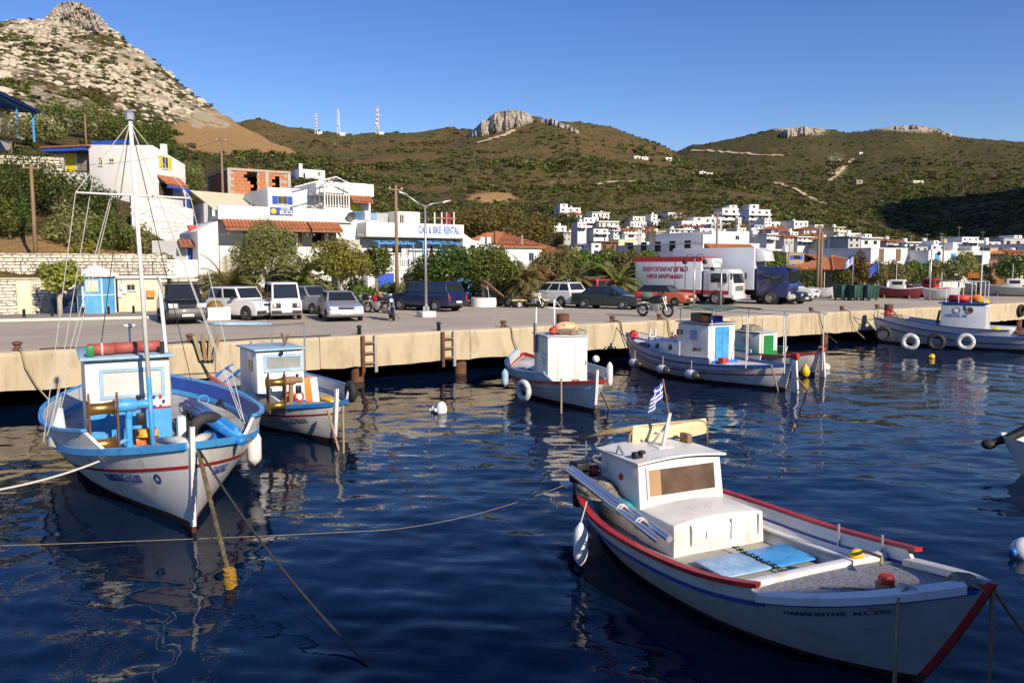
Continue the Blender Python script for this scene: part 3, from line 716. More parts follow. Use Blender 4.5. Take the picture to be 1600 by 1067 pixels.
def build_rocks():
    col = bpy.data.collections.new('rock_protos'); RM = mat('hill_rock', (.58, .51, .39), .95, var=.25, scale=1.2, bump=.6, bscale=3, c2=(.40, .34, .25), c2w=.55, c2scale=1)
    for k in range(6):
        bm = bmesh.new(); bmesh.ops.create_icosphere(bm, subdivisions=2, radius=1)
        for v in bm.verts: v.co *= 1+.35*mnoise.noise(v.co*1.3+Vector((k*7, 0, 0)))+.2*mnoise.noise(v.co*3.1+Vector((0, k*5, 0))); v.co.z *= .8
        me = bpy.data.meshes.new('rock'); bm.to_mesh(me); bm.free(); me.materials.append(RM); o = bpy.data.objects.new('rock', me); col.objects.link(o)
    rng = np.random.default_rng(5); pts = []; sc = []
    a = rng.uniform(-.85, -.26, 26000); d = rng.uniform(88, 255, 26000); k = rng.random(26000); cl = fbm(a*d*.09, d*.09, 3, 31)
    for i in range(26000):
        x = a[i]*d[i]; ia = min(np.searchsorted(TA, a[i]), len(TA)-1); ii = min(np.searchsorted(TD, d[i]), len(TD)-1)
        if k[i] > (T_ROCK[ii, ia]-.12)*(.45+.5*cl[i]) or T_FIELD[ii, ia] > .4: continue
        s = rng.uniform(.25, .8)*(1.9 if k[i] < .02 else 1); pts.append((x, d[i], tz(x, d[i])-.1*s)); sc.append(s)
    gn_scatter('hillside_rocks', pts, sc, 'pale limestone rocks strewn over the left hill', col, .7)
def build_scrub():
    col = scrub_protos(); rng = np.random.default_rng(11)
    pts = []; sc = []
    n = 75000
    a = rng.uniform(-.95, .95, n); d = np.exp(rng.uniform(math.log(62), math.log(1180), n))
    keep = rng.random(n); x = a*d
    clump = fbm(x*.05, d*.05, 3, 21); fine = fbm(x*.2, d*.2, 3, 22)
    ia = np.clip(np.searchsorted(TA, a)-1, 0, len(TA)-2); idd = np.clip(np.searchsorted(TD, d)-1, 0, len(TD)-2)
    rock = T_ROCK[idd, ia]; field = T_FIELD[idd, ia]
    U = CX+a*F*1.01
    for i in range(n):
        D = d[i]
        z = tz(x[i], D)
        if z < 2.6: continue
        V = HOR-(z-CZ)/D*F
        dens = .36+.30*clump[i]+.14*fine[i]
        if 60 < D < 330 and 170 < U[i] < 780: dens += .28                     # the green gully behind the houses
        if D > 240 and U[i] > 700 and V > 255: dens += .36+.12*clump[i]       # olive groves above the village
        if D > 500 and U[i] > 1050: dens += .22 if V < 250 else .3
        if D < 260 and U[i] < 420 and V < 175: dens -= .10
        if D > 420 and 360 < U[i] < 760 and V < 250: dens -= .05
        dens *= (1-rock[i]*.85)*(1-min(1, field[i]*1.3))
        if V < 290 and U[i] > 690 and rock[i] > .5: dens *= .2
        if 84 < D < 240 and V > 300 and 820 < U[i] < 1340: dens *= .35
        if D < 110 and (U[i] < 330 or U[i] > 640): dens *= .25
        if D < 170 and V > 395: continue
        if D < 82 and U[i] < 760: continue
        if keep[i] > dens: continue
        if any((x[i]-kx)**2+(D-ky)**2 < r*r for kx, ky, r in VILLAGE_KEEP): continue
        s = rng.uniform(.45, 1.0)*(1.0+1.1*min(1, max(0, clump[i])))*np.clip(D/230, .75, 2.4)*(1.15 if V > 255 or D < 260 else .7)
        pts.append((x[i], D, z-.15*s)); sc.append(s)
    gn_scatter('hillside_scrub', pts, sc, 'dense dark green scrub scattered over the hills', col)
    print('scrub', len(pts))
# ================================================================ BUILDINGS NEAR THE QUAY
class Fac:
    """a vertical facade plane: origin at image column u and depth d, running along angle ang; local x along it, local y into the building"""
    def __init__(s, u, d, z0, ang=QANG):
        s.a = ang; s.e = Vector((math.cos(ang), math.sin(ang), 0)); s.n = Vector((-math.sin(ang), math.cos(ang), 0))
        p = PD(u, HOR-(z0-CZ)/d*F, d); s.o = Vector((p.x, p.y, z0)); s.z0 = z0
    def at(s, u, v, y=0.0):
        d = ray(u, v); c = Vector((0, 0, CZ)); o = s.o+s.n*y
        t = (o-c).dot(s.n)/d.dot(s.n); p = c+d*t
        return (p-s.o).dot(s.e), p.z-s.z0
    def rect(s, u0, v0, u1, v1, y=0.0):
        x0, za = s.at(u0, v0, y); x1, zb = s.at(u1, v1, y)
        return min(x0, x1), max(x0, x1), min(za, zb), max(za, zb)
    def thing(s, name, label, cat, group=None): return thing(name, label, cat, s.o, s.a, group)
def blk(name, mt, par, x0, x1, y0, y1, z0, z1, bevel=.03, **kw):
    m = MB(); m.b2((x0, y0, z0), (x1, y1, z1)); return m.build(name, mt, par, bevel=bevel, **kw)
def window(par, x0, x1, z0, z1, y=0.0, shut=None, frame=FRAME, open_sh=True, name='window', glass=GLASS, sill=True, bars=1):
    m = MB(); t = .05
    m.b2((x0, y-.03, z1-t), (x1, y+.03, z1)); m.b2((x0, y-.03, z0), (x1, y+.03, z0+t)); m.b2((x0, y-.03, z0+t), (x0+t, y+.03, z1-t)); m.b2((x1-t, y-.03, z0+t), (x1, y+.03, z1-t))
    for i in range(bars):
        xc = x0+(x1-x0)*(i+1)/(bars+1); m.b2((xc-.025, y-.028, z0+t), (xc+.025, y+.03, z1-t))
    w = m.build(name, frame, par)
    part('pane', glass, w, lambda m: m.b2((x0+t, y-.012, z0+t), (x1-t, y+.02, z1-t)))
    if sill: part('sill', WHITE, w, lambda m: m.b2((x0-.06, y-.09, z0-.06), (x1+.06, y+.02, z0-.002)))
    if shut:
        ww = (x1-x0)*.5
        for sx in ((x0-ww, x0-.01), (x1+.01, x1+ww)):
            sh = part('shutter', shut, w, lambda m: m.b2((sx[0], y-.05, z0), (sx[1], y-.008, z1)))
            mm = MB(); k = 7
            for i in range(k):
                zc = z0+(z1-z0)*(i+.5)/k; mm.box(((sx[0]+sx[1])/2, y-.052, zc), (abs(sx[1]-sx[0])*.8, .02, (z1-z0)/k*.55), rx=.4)
            q = mm.build('louvres', shut, w)
    return w
def door(par, x0, x1, z0, z1, mt, y=0.0, frame=WHITE, name='door'):
    d = part(name, mt, par, lambda m: (m.b2((x0+.05, y-.035, z0), (x1-.05, y+.02, z1-.05)), m.b2((x0+.16, y-.05, z0+.15), (x1-.16, y-.03, z0+(z1-z0)*.42)), m.b2((x0+.16, y-.05, z0+(z1-z0)*.5), (x1-.16, y-.03, z1-.2))))
    part('door_frame', frame, d, lambda m: (m.b2((x0-.04, y-.05, z0), (x0+.05, y+.02, z1)), m.b2((x1-.05, y-.05, z0), (x1+.04, y+.02, z1)), m.b2((x0+.05, y-.05, z1-.05), (x1-.05, y+.02, z1+.03))))
    part('handle', STEEL, d, lambda m: m.box((x1-.14, y-.06, z0+(z1-z0)*.48), (.03, .05, .14)))
    return d
def opening(par, x0, x1, z0, z1, y=0.0, mt=DARK, name='dark_opening'):
    return part(name, mt, par, lambda m: m.b2((x0, y-.012, z0), (x1, y+.02, z1)))
TILE_ME = {}
def tiled_slope(par, x0, x1, ya, za, yb, zb, name='roof_tiles', t=.05, nx=None, kind=True):
    """a pitched strip of barrel tiles from eave (ya,za) up to ridge (yb,zb): rows of half-round tiles with joints"""
    m = MB(); L = math.hypot(yb-ya, zb-za); w = .24; nx = nx or max(2, int((x1-x0)/w)); w = (x1-x0)/nx; ny = max(1, int(L/.42))
    dy, dz = (yb-ya)/L, (zb-za)/L; ny_, nz_ = -dz, dy
    m.add([(x0, ya, za-.02), (x1, ya, za-.02), (x1, yb, zb-.02), (x0, yb, zb-.02), (x0, ya, za-.08), (x1, ya, za-.08), (x1, yb, zb-.08), (x0, yb, zb-.08)], [(0, 1, 2, 3), (7, 6, 5, 4), (4, 5, 1, 0), (5, 6, 2, 1), (6, 7, 3, 2), (7, 4, 0, 3)])
    for i in range(nx):
        for j in range(ny):
            s0, s1 = L*j/ny, L*(j+1)/ny+.04
            vs = []
            for s, lift in ((s0, .035), (s1, .0)):
                for k in range(5):
                    a = math.pi*k/4; xx = x0+w*(i+.5)-math.cos(a)*w*.46; hh = math.sin(a)*.085+lift-.01
                    vs.append((xx, ya+dy*s+ny_*hh, za+dz*s+nz_*hh))
            m.add(vs, [(k, k+1, k+6, k+5) for k in range(4)]+[(4, 3, 2, 1, 0)])
    o = m.build(name, TILE, par)
    if kind: o['kind'] = 'stuff'
    return o
def railing(par, x0, x1, z0, h, y=0.0, n=None, mt=BLKM, name='railing', r=.012, posts=True):
    m = MB(); n = n or max(2, int((x1-x0)/.14))
    m.b2((x0, y-.02, z0+h-.04), (x1, y+.02, z0+h)); m.b2((x0, y-.015, z0+.08), (x1, y+.015, z0+.11))
    for i in range(n+1):
        xx = x0+(x1-x0)*i/n; m.b2((xx-r, y-r, z0), (xx+r, y+r, z0+h-.04))
    o = m.build(name, mt, par); return o

# ---------------- BILIOS: two floors with a tiled verandah awning
fb = Fac(343, 57.0, QZ)
b = fb.thing('guesthouse', 'white two storey guesthouse with brown tiled awnings and a small sign on its parapet', 'building')
x0, _ = fb.at(343, 380); x1, _ = fb.at(549, 380); _, zp0 = fb.at(345, 343); _, zp1 = fb.at(345, 321); _, zf = fb.at(345, 384)
blk('wall', WHITE, b, x0, x1, 1.6, 10, 0, zp0, .03)
blk('lower_wall', WHITE, b, x0, x1, .05, 1.6, 0, zf, .03)
xr, _ = fb.at(526, 370); blk('end_wall', WHITE, b, xr, x1, .05, 1.6, zf+.002, zp0, .02)
par_ = blk('parapet', WHITE, b, x0-.08, x1+.06, -.18, .12, zp0+.003, zp1, .04)
blk('balcony_slab', WHITE, b, x0-.08, x1+.06, .125, 2.4, zp0+.003, zp0+.3, .02)
_, za = fb.at(400, 357); _, zb = fb.at(400, 345)
for ua, ub in ((346, 418), (421, 476), (479, 527)):
    xa, _ = fb.at(ua, 350); xb, _ = fb.at(ub, 350); tiled_slope(b, xa, xb, -1.25, za-.05, -.19, zp0-.02, 'tiled_awning', nx=int((xb-xa)/.24))
    m = MB()
    for k in range(3): m.box((xa+.2+(xb-xa-.4)*k/2, -.55, za-.12), (.12, 1.3, .12), rx=math.atan2(zp0-za, 1.06))
    m.b2((xa, -1.22, za-.22), (xb, -1.1, za-.1)); m.build('awning_beams', WOOD, b)
for ux in (347, 388, 430, 470, 478, 512):
    xx, _ = fb.at(ux, 370)
    if ux in (470, 512, 430): blk('pillar', WOOD if ux != 512 else WHITE, b, xx-.13, xx+.13, .1, .36, zf+.003, zp0-.003, .02)
xa, xb, z0_, z1_ = fb.rect(488, 381, 512, 358, 1.6)
opening(b, xa, xa+(xb-xa)*.6, z0_, z1_, 1.6); door(b, xa+(xb-xa)*.62, xb, z0_, z1_, WOOD, 1.6, WOOD)
xa, xb, z0_, z1_ = fb.rect(515, 379, 526, 358, .8); blk('shutter_panel', GREYP, b, xa, xb, .7, .75, z0_, z1_, 0)
for ua, ub in ((380, 402), (440, 466)):
    xa, xb, z0_, z1_ = fb.rect(ua, 378, ub, 360, 1.6); window(b, xa, xb, z0_, z1_, 1.6, None, WOOD)
xa, xb, z0_, z1_ = fb.rect(421, 336, 456, 325.5)
sg = part('sign_board', NBLUE, b, lambda m: m.b2((xa, -.25, z0_), (xb, -.19, z1_)))
part('sign_emblem', YELP, sg, lambda m: m.lathe([(.02, 0), (.20, .001), (.2, .02), (0, .02)], (xa+.24, -.255, (z0_+z1_)/2), 14, axis='Y'))
text_mesh('sign_lettering', 'BILIOS', .42, mat('sign_cream', (.85, .78, .55), .6), sg, ((xa+xb)/2+.32, -.258, z0_+.19), (R(90), 0, 0), (xb-xa)*.56, .006, bold=.008)
text_mesh('sign_small_lettering', 'ROOMS', .2, WHITE, sg, ((xa+xb)/2+.3, -.258, z1_-.11), (R(90), 0, 0), (xb-xa)*.4, .006, bold=.004)
for k in range(5): door(b, x0+1.2+k*2.3, x0+2.3+k*2.3, .05, 2.2, (DARK, PANELB, BSHUT, DARK, PANELB)[k], .05, WHITE)
# upper floor, set back
xa, za_ = fb.at(419, 330, 3.0); xb, zt = fb.at(501, 297, 3.0)
blk('upper_wall', WHITE, b, xa, xb+3.6, 3.0, 10, zp0+.3, zt, .03)
xw0, xw1, zw0, zw1 = fb.rect(433.5, 319, 449, 307, 3.0); window(b, xw0, xw1, zw0, zw1, 3.0, PANELB, WOOD)
m = MB(); xs, zs0 = fb.at(475, 330, 1.0); _, zs1 = fb.at(475, 301, 1.0)
for ux in (475, 500): xx, _ = fb.at(ux, 320, 1.0); part('terrace_post', STEEL, b, lambda m: m.b2((xx-.02, .98, zp1), (xx+.02, 1.02, zs1)))
xr0, _ = fb.at(457, 326, .6); xr1, _ = fb.at(526, 326, .6); railing(b, xr0, xr1, zp1-.25, .55, .6, 26, STEEL, 'terrace_railing', .008)
# pergola frame with pitched top over the stairs
xa, z0_ = fb.at(507, 328, .3); xb, _ = fb.at(545, 328, .3); _, zt = fb.at(527, 290, .3); _, zk = fb.at(527, 277, .3); _, zm = fb.at(527, 303, .3)
m = MB()
for xx in (xa, xb):
    for yy in (.25, 2.4): m.b2((xx-.05, yy-.05, zp1-.3), (xx+.05, yy+.05, zt))
for yy in (.25, 2.4):
    m.tube([(xa-1.6, yy, zt-.1), ((xa+xb)/2, yy, zk), (xb+.5, yy, zt+.02)], .06, 6); m.b2((xa, yy-.05, zt-.1), (xb, yy+.05, zt))
for k in range(6): xx = xa+(xb-xa)*k/5; zz = zk-abs(xx-(xa+xb)/2)/(xb-xa)*2*(zk-zt); m.b2((xx-.03, .25, zz-.03), (xx+.03, 2.4, zz+.03))
m.build('pergola', WHITE, b)
railing(b, xa, xb, zm-1.0, .95, .22, 9, WHITE, 'stair_railing', .03); blk('stair_landing', WHITE, b, xa-.1, xb+.1, .2, 3, zm-1.25, zm-1.05, .02)
m = MB()
for k in range(6): m.b2((xa-1.9+k*.3, .4, zp1-.35+k*.14), (xa-1.6+k*.3, 1.6, zp1-.2+k*.14))
m.build('stairs', CONC, b)
# right upper block with its own tiled eave, yellow curtain and blue door
xa, z0_ = fb.at(549, 338, 1.2); xb, zt = fb.at(584, 288, 1.2); xq, zq = fb.at(548, 306, 1.2); xs2, _ = fb.at(575, 320, 1.2)
blk('roof_parapet', WHITE, b, xa-2.8, xb, 1.2, 8.5, zq, zt, .03)
blk('upper_room', WHITE, b, xa-.2, xs2+.3, 2.6, 8.4, z0_-1.5, zq-.003, .02)
blk('upper_column', WHITE, b, xs2-.2, xs2+.3, 1.4, 2.59, z0_-1.5, zq-.45, .02)
xt0, zt0 = fb.at(548, 313.5, .9); xt1, _ = fb.at(581, 313, .9); tiled_slope(b, xt0, xt1, .45, zq-.5, 1.19, zq-.03, 'tiled_eave')
xw0, xw1, zw0, zw1 = fb.rect(549, 337, 561, 319, 2.6); part('yellow_curtain', YSHUT, b, lambda m: m.b2((xw0, 2.55, zw0), (xw1, 2.59, zw1)))
xw0, xw1, zw0, zw1 = fb.rect(562, 337, 571, 318, 2.6); door(b, xw0, xw1, zw0, zw1, PANELB, 2.6, WHITE)
xr0, zr0 = fb.at(549, 344, .5); xr1, zr1 = fb.at(572, 331, .5); railing(b, xr0, xr1, zr0, zr1-zr0, .5, 12, LSHUT, 'blue_railing', .014)
blk('side_terrace', WHITE, b, x1+.1, xr1+1.0, .3, 8, 0, zr0-.01, .02)
m = MB(); xd, zd = fb.at(546, 338, -.1); m.lathe([(.02, 0), (.28, .05), (.38, .14), (.36, .13), (.25, .04), (0, .0)], n=16, M=Matrix.Translation((xd, -.3, zd)) @ Matrix.Rotation(R(115), 4, 'X')); m.tube([(xd, -.1, zd-.3), (xd, -.25, zd)], .02, 6)
m.build('satellite_dish', mat('dish_grey', (.12, .12, .13), .5), b, smooth=True)
# left wing: sloping roofs and white stair walls
f2 = Fac(310, 54.5, QZ)
b2_ = f2.thing('stair_house', 'white stair house with a blue door and red steps left of the guesthouse', 'building')
xa, _ = f2.at(310, 400); xb, _ = f2.at(342, 400); _, zt = f2.at(335, 345); _, zl = f2.at(311, 361)
part('wall', WHITE, b2_, lambda m: m.prism([(xa, 0), (xb, 0), (xb, zt), (xa, zl)], 0, 6.5), bevel=.02)
xa2, _ = f2.at(262, 440, .2); _, zb1 = f2.at(300, 406, .2); blk('forecourt_wall', WHITE, b2_, xa2, xa-.01, .2, .6, 0, zb1, .03)
xd0, xd1, zd0, zd1 = f2.rect(292, 406, 305, 387, 2.0); blk('recess_wall', GREYP, b2_, xa2-.6, xa-.02, 2.02, 2.4, 0, zd1+.45, .0); door(b2_, xd0, xd1, zd0, zd1, PANELB, 2.0, WHITE)
blk('recess_floor', WHITE, b2_, xa2, xa-.02, .61, 2.0, zb1-.35, zb1-.2, 0)
tiled_slope(b2_, xd0-.6, xd1+.25, .9, zd1+.1, 1.98, zd1+.5, 'tiled_porch')
m = MB()
for k in range(9): m.b2((xa+.15, 1.2+k*.34, zt-.1+k*.17-1.6), (xb-.2, 1.2+k*.34+.34, zt+.07+k*.17-1.6))
m.build('red_steps', mat('red_step_paint', (.45, .05, .05), .7), b2_)
# dark shed roofs behind it
f3 = Fac(345, 63, QZ)
s3 = f3.thing('lean_to', 'grey lean-to with a pale sloping roof above the guesthouse terrace', 'shed')
xa, z0_ = f3.at(322, 330); xb, _ = f3.at(419, 330); _, zt = f3.at(345, 299); _, zr = f3.at(418, 303)
part('wall', GREYP, s3, lambda m: m.b2((xa, .8, 0), (xb, 6, zt-.9)))
part('sloping_roof', CREAM, s3, lambda m: m.add([(xa+.4, -.6, z0_+.2), (xb, -.6, z0_+.1), (xb, 6, zr+.35), (xa, 6, zt+.5), (xa+.4, -.6, z0_+.1), (xb, -.6, z0_), (xb, 6, zr+.25), (xa, 6, zt+.4)], [(0, 1, 2, 3), (7, 6, 5, 4), (4, 5, 1, 0), (5, 6, 2, 1), (6, 7, 3, 2), (7, 4, 0, 3)]))
part('white_post', WHITE, s3, lambda m: m.b2((xa+.35, -.5, z0_-1.5), (xa+.55, -.3, z0_+.15)))

# ---------------- unfinished brick house
fk = Fac(360, 76, 9.5)
k_ = fk.thing('brick_house', 'unfinished red brick house with concrete columns and empty openings on the slope', 'building')
xr, _ = fk.at(452, 290); _, zt = fk.at(361, 262); _, zt2 = fk.at(361, 266.5); z0_ = -3
depth = 8.6
blk('floor_slab', CONC, k_, -.2, xr+.2, -.2, depth, z0_, fk.at(361, 302)[1], .03)
zf = fk.at(361, 302)[1]
for (xx, yy) in ((0, 0), (xr*.62, 0), (xr, 0), (0, depth-.4), (xr, depth-.4)): blk('column', CONC, k_, xx-.16, xx+.16, yy-.04, yy+.3, zf+.002, zt2, .01)
blk('ring_beam', CONC, k_, -.18, xr+.18, -.06, depth, zt2+.002, zt2+.2, .01)
blk('top_course', BRICK, k_, -.14, xr+.14, -.02, depth-.1, zt2+.203, zt, .01)
def brick_wall(par, p0, p1, z0, z1, holes=(), bw=.62, bh=.30, th=.16):
    p0 = Vector((*p0, 0)); p1 = Vector((*p1, 0)); d = (p1-p0); L = d.length; d.normalize(); a = math.atan2(d.y, d.x)
    nz_ = max(1, round((z1-z0)/bh)); bh = (z1-z0)/nz_; nx = max(1, round(L/bw)); bw = L/nx
    me = MB().box((0, 0, 0), (bw-.025, th, bh-.025)).mesh('brick', BRICK)
    for j in range(nz_):
        for i in range(nx+1):
            xc = bw*(i+(.5 if j % 2 else 0)); zc = z0+bh*(j+.5)
            if xc < bw*.4 or xc > L-bw*.4: continue
            if any(h[0] < xc < h[1] and h[2] < zc < h[3] for h in holes): continue
            o = bpy.data.objects.new('brick', me); COL.objects.link(o); o.parent = par
            p = p0+d*xc; o.location = (p.x, p.y+random.uniform(-.008, .008), zc); o.rotation_euler = (0, 0, a)
    c = (p0+p1)/2
h1 = fk.rect(380, 284, 402, 268); h2 = fk.rect(391, 300, 402, 284); h3 = fk.rect(424, 296, 437, 275)
w1 = thing('front_wall', None, None); w1.parent = k_; w2 = thing('side_wall', None, None); w2.parent = k_
brick_wall(w1, (.17, .1), (xr-.17, .1), zf, zt2, (h1, h2, h3)); brick_wall(w2, (0, depth-.4), (0, .3), zf, zt2)
m = MB()
segs = [(.17, h1[0], zf, zt2), (h1[1], h3[0], zf, zt2), (h3[1], xr-.17, zf, zt2), (h1[0], h2[0], zf, h1[2]), (h1[0], h1[1], h1[3], zt2), (h3[0], h3[1], h3[3], zt2), (h3[0], h3[1], zf, h3[2])]
for a_, b_, c_, d_ in segs:
    if b_-a_ > .05 and d_-c_ > .05: m.b2((a_, .05, c_), (b_, .15, d_))
m.build('mortar', MORTAR, w1); part('mortar', MORTAR, w2, lambda m: m.b2((-.05, .3, zf), (.05, depth-.4, zt2)))
part('inner_wall', BRICK, k_, lambda m: (m.b2((.2, depth-.5, zf), (xr-.2, depth-.3, zt2)), m.b2((xr-.1, .4, zf), (xr+.05, depth-.4, zt2))))

# ---------------- car and bike rental
fr = Fac(575, 61.5, QZ)
r_ = fr.thing('rental_shop', 'white car and bike rental building with blue lettering on its parapet and blue window pergola', 'building')
x1, _ = fr.at(722, 380); _, zp0 = fr.at(576, 370); _, zp1 = fr.at(576, 347); _, zf = fr.at(576, 404)
blk('wall', WHITE, r_, 0, x1, 1.4, 9.5, 0, zp0, .03)
blk('parapet', WHITE, r_, -.1, x1+.1, -.15, .15, zp0+.003, zp1, .03); blk('roof_slab', WHITE, r_, -.1, x1+.1, .153, 9.5, zp0+.003, zp0+.3, .02)
blk('side_parapet', WHITE, r_, -.1, .15, .153, 9.5, zp0+.303, zp1, .02)
blk('shade_side', mat('shade_grey', (.46, .43, .38), .9, var=.1, scale=.8), r_, -1.9, -.02, 1.0, 9.4, 0, zp0-.2, .02)  # the side wall's shade is put into this darker plaster colour
blk('balcony_floor', WHITE, r_, -.02, x1+.06, -.15, 1.39, zf-.9, zf-.65, .02)
blk('terrace_base', WHITE, r_, 0, x1, -.05, 1.39, 0, zf-.91, .02)
m = MB(); xa, _ = fr.at(612, 410); xb, _ = fr.at(640, 410)
for i in range(9): m.b2((xa+(xb-xa)*i/8-.05, -.1, zf-.6), (xa+(xb-xa)*i/8+.05, .05, zf-.1))
m.b2((xa-.1, -.12, zf-.1), (xb+.1, .08, zf+.02)); m.build('balustrade', WHITE, r_)
xc, _ = fr.at(611, 410); blk('balcony_parapet', WHITE, r_, 0, xc, -.15, 0, zf-.648, zf+.02, .02)
xc, _ = fr.at(642, 410); blk('balcony_parapet', WHITE, r_, xc, x1, -.15, 0, zf-.648, zf+.02, .02)
for k in range(4): door(r_, .6+k*2.3, 2.2+k*2.3, .05, 2.15, (PANELB, DARK, DARK, LSHUT)[k], -.05, WHITE)
def blue_pergola(ua, ub):
    xa, zt = fr.at(ua, 378, -.6); xb, _ = fr.at(ub, 378, -.6); zt -= .05
    m = MB(); n = max(3, int((xb-xa)/.55))
    m.b2((xa, -.95, zt-.12), (xb, -.85, zt)); m.b2((xa, .0, zt+.05), (xb, .08, zt+.15))
    for i in range(n+1):
        xx = xa+(xb-xa)*i/n; m.box((xx, -.45, zt+.05), (.06, 1.25, .1), rx=.12)
    for xx in (xa+.1, (xa+xb)/2, xb-.1): m.b2((xx-.05, -.92, zf-.6), (xx+.05, -.84, zt-.12))
    m.build('blue_pergola', LSHUT, r_)
blue_pergola(588, 645); blue_pergola(657, 714)
for ua, ub, va, vb, mt in ((600, 606, 404, 382, BSHUT), (633, 640, 398, 383, GREYP), (660, 668, 404, 382, PANELB), (671, 677, 404, 384, DARK), (690, 697, 402, 384, PANELB)):
    xa, xb, z0_, z1_ = fr.rect(ua, va, ub, vb, 1.4); door(r_, xa, xb, z0_, z1_, mt, 1.4, WHITE)
xa, xb, z0_, z1_ = fr.rect(612, 396, 628, 385, 1.4); window(r_, xa, xb, z0_, z1_, 1.4, None, WHITE)
xa, zc = fr.at(652.5, 362); xb, zd = fr.at(716, 371); _, ztop = fr.at(652.5, 353.5); _, zbot = fr.at(652.5, 366.5)
text_mesh('blue_lettering', 'CAR & BIKE  RENTAL', .8, mat('letter_blue', (.06, .16, .50), .6), r_, ((xa+xb)/2, -.155, (ztop+zbot)/2+.02), (R(90), 0, 0), xb-xa, .01, bold=.022)
# roof room, dark canopy, red cloth, posts
xa, _ = fr.at(617, 345, 2); xb, zt = fr.at(655, 331, 2); blk('roof_room', WHITE, r_, xa, xb, 2.0, 8, zp0+.303, fr.at(617, 330, 2)[1], .03)
xq, _ = fr.at(617, 340, 2); xp, _ = fr.at(587, 340, 2); blk('roof_shelter', GREYP, r_, xp, xq-.02, 3.2, 6, zp0+.303, fr.at(600, 333, 3)[1], .02)
xa, xb, z0_, z1_ = fr.rect(624, 350, 631, 335, 2); window(r_, xa, xb, z0_, z1_, 2.0, None, CREAM)
xa, xb, z0_, z1_ = fr.rect(695, 356, 703, 333, 3); m = MB()
rows = [[(xa+(xb-xa)*i/6, 3+.12*math.sin(i*1.9), z0_+(z1_-z0_)*j/4) for i in range(7)] for j in range(5)]; m.grid(rows); m.grid([[(p[0], p[1]+.03, p[2]) for p in r] for r in reversed(rows)])
m.build('hung_red_cloth', mat('red_cloth', (.42, .05, .08), .9, var=.2, scale=2), r_)
for ux in (655, 679, 690, 698, 709):
    xx, za = fr.at(ux, 352, 3); _, zb_ = fr.at(ux, 332, 3); part('roof_post', WHITE, r_, lambda m: m.b2((xx-.05, 2.95, zp0+.3), (xx+.05, 3.05, zb_)))
xa, za = fr.at(680, 342, 3); xb, _ = fr.at(712, 342, 3); part('pergola_beam', WOOD, r_, lambda m: m.b2((xa, 2.9, za), (xb, 3.1, za+.12)))
xa, za = fr.at(579, 344, .8); xb, zb_ = fr.at(588, 333, .8); railing(r_, xa, xb, za, zb_-za, .8, 6, LSHUT, 'blue_railing', .014)
# white building right of it
fw = Fac(724, 66, QZ)
wv = fw.thing('annex', 'low white annex with a sloping stair wall right of the rental building', 'building')
xb, _ = fw.at(781, 400); _, zt = fw.at(740, 377); _, zq = fw.at(727, 364)
part('wall', WHITE, wv, lambda m: m.prism([(0, 0), (xb, 0), (xb, zt-.3), (xb*.55, zt-.25), (xb*.5, zt), (xb*.28, zt+.05), (0, zq)], 0, 7), bevel=.02)
xa, xc, z0_, z1_ = fw.rect(735, 394, 742, 383); opening(wv, xa, xc, z0_, z1_)
for k in range(2): opening(wv, .6+k*1.7, 1.7+k*1.7, .05, 2.1)
for ux in (764, 774): xx, zb_ = fw.at(ux, 372); part('chimney', WHITE, wv, lambda m: m.b2((xx-.18, 1, zt-.6), (xx+.18, 1.4, zb_+.1)), bevel=.02)

# ---------------- house with the red hipped roof
fh = Fac(776, 84, QZ)
def hip(par, x0, x1, y0, y1, z, h, name='roof', ov=.35):
    xa, xb, ya, yb = x0-ov, x1+ov, y0-ov, y1+ov; yc = (ya+yb)/2; k = min((yb-ya)/2, (xb-xa)/2*.98)
    m = MB(); m.add([(xa, ya, z), (xb, ya, z), (xb, yb, z), (xa, yb, z), (xa+k, yc, z+h), (xb-k, yc, z+h), (xa, ya, z-.12), (xb, ya, z-.12), (xb, yb, z-.12), (xa, yb, z-.12)], [(0, 1, 5, 4), (1, 2, 5), (2, 3, 4, 5), (3, 0, 4), (6, 7, 1, 0), (7, 8, 2, 1), (8, 9, 3, 2), (9, 6, 0, 3), (9, 8, 7, 6)])
    r = m.build(name, TILE, par)
    n = int((xb-xa)/.45); mm = MB()
    for i in range(n):
        xx = xa+(xb-xa)*(i+.5)/n; d = min(k, xx-xa, xb-xx)*.97
        mm.tube([(xx, ya, z+.03), (xx, ya+d, z+.03+h*d/k)], .07, 5)
    n2 = int((yb-ya)/.45)
    for i in range(n2):
        yy = ya+(yb-ya)*(i+.5)/n2; d = min(k, yy-ya, yb-yy)*.97
        mm.tube([(xa, yy, z+.03), (xa+d, yy, z+.03+h*d/k)], .07, 5)
    mm.tube([(xa, ya, z+.05), (xa+k, yc, z+h+.05), (xb-k, yc, z+h+.05), (xb, ya, z+.05)], .1, 6)
    o = mm.build('ridge_and_tile_rows', TILE, r); o['kind'] = 'stuff'
    return r
rh = fh.thing('red_roofed_house', 'white house under a red hipped tile roof behind the dark green tree', 'building')
xm, _ = fh.at(846, 400); xe, _ = fh.at(912, 400); _, zw = fh.at(846, 386); dp = 9.5
blk('wall', WHITE, rh, 0, xm, 0, dp, 0, zw, .02); hip(rh, 0, xm, 0, dp, zw, 1.7)
blk('wing_wall', WHITE, rh, xm+.02, xm+(xe-xm)*.9, 1.5, dp-1, 0, zw-.9, .02); hip(rh, xm+.4, xe, 1.2, dp-.7, zw-.85, 1.2, 'wing_roof', .25)
xa, xb, z0_, z1_ = fh.rect(826, 408, 834, 395); window(rh, xa, xb, z0_, z1_, 0, None, LSHUT)
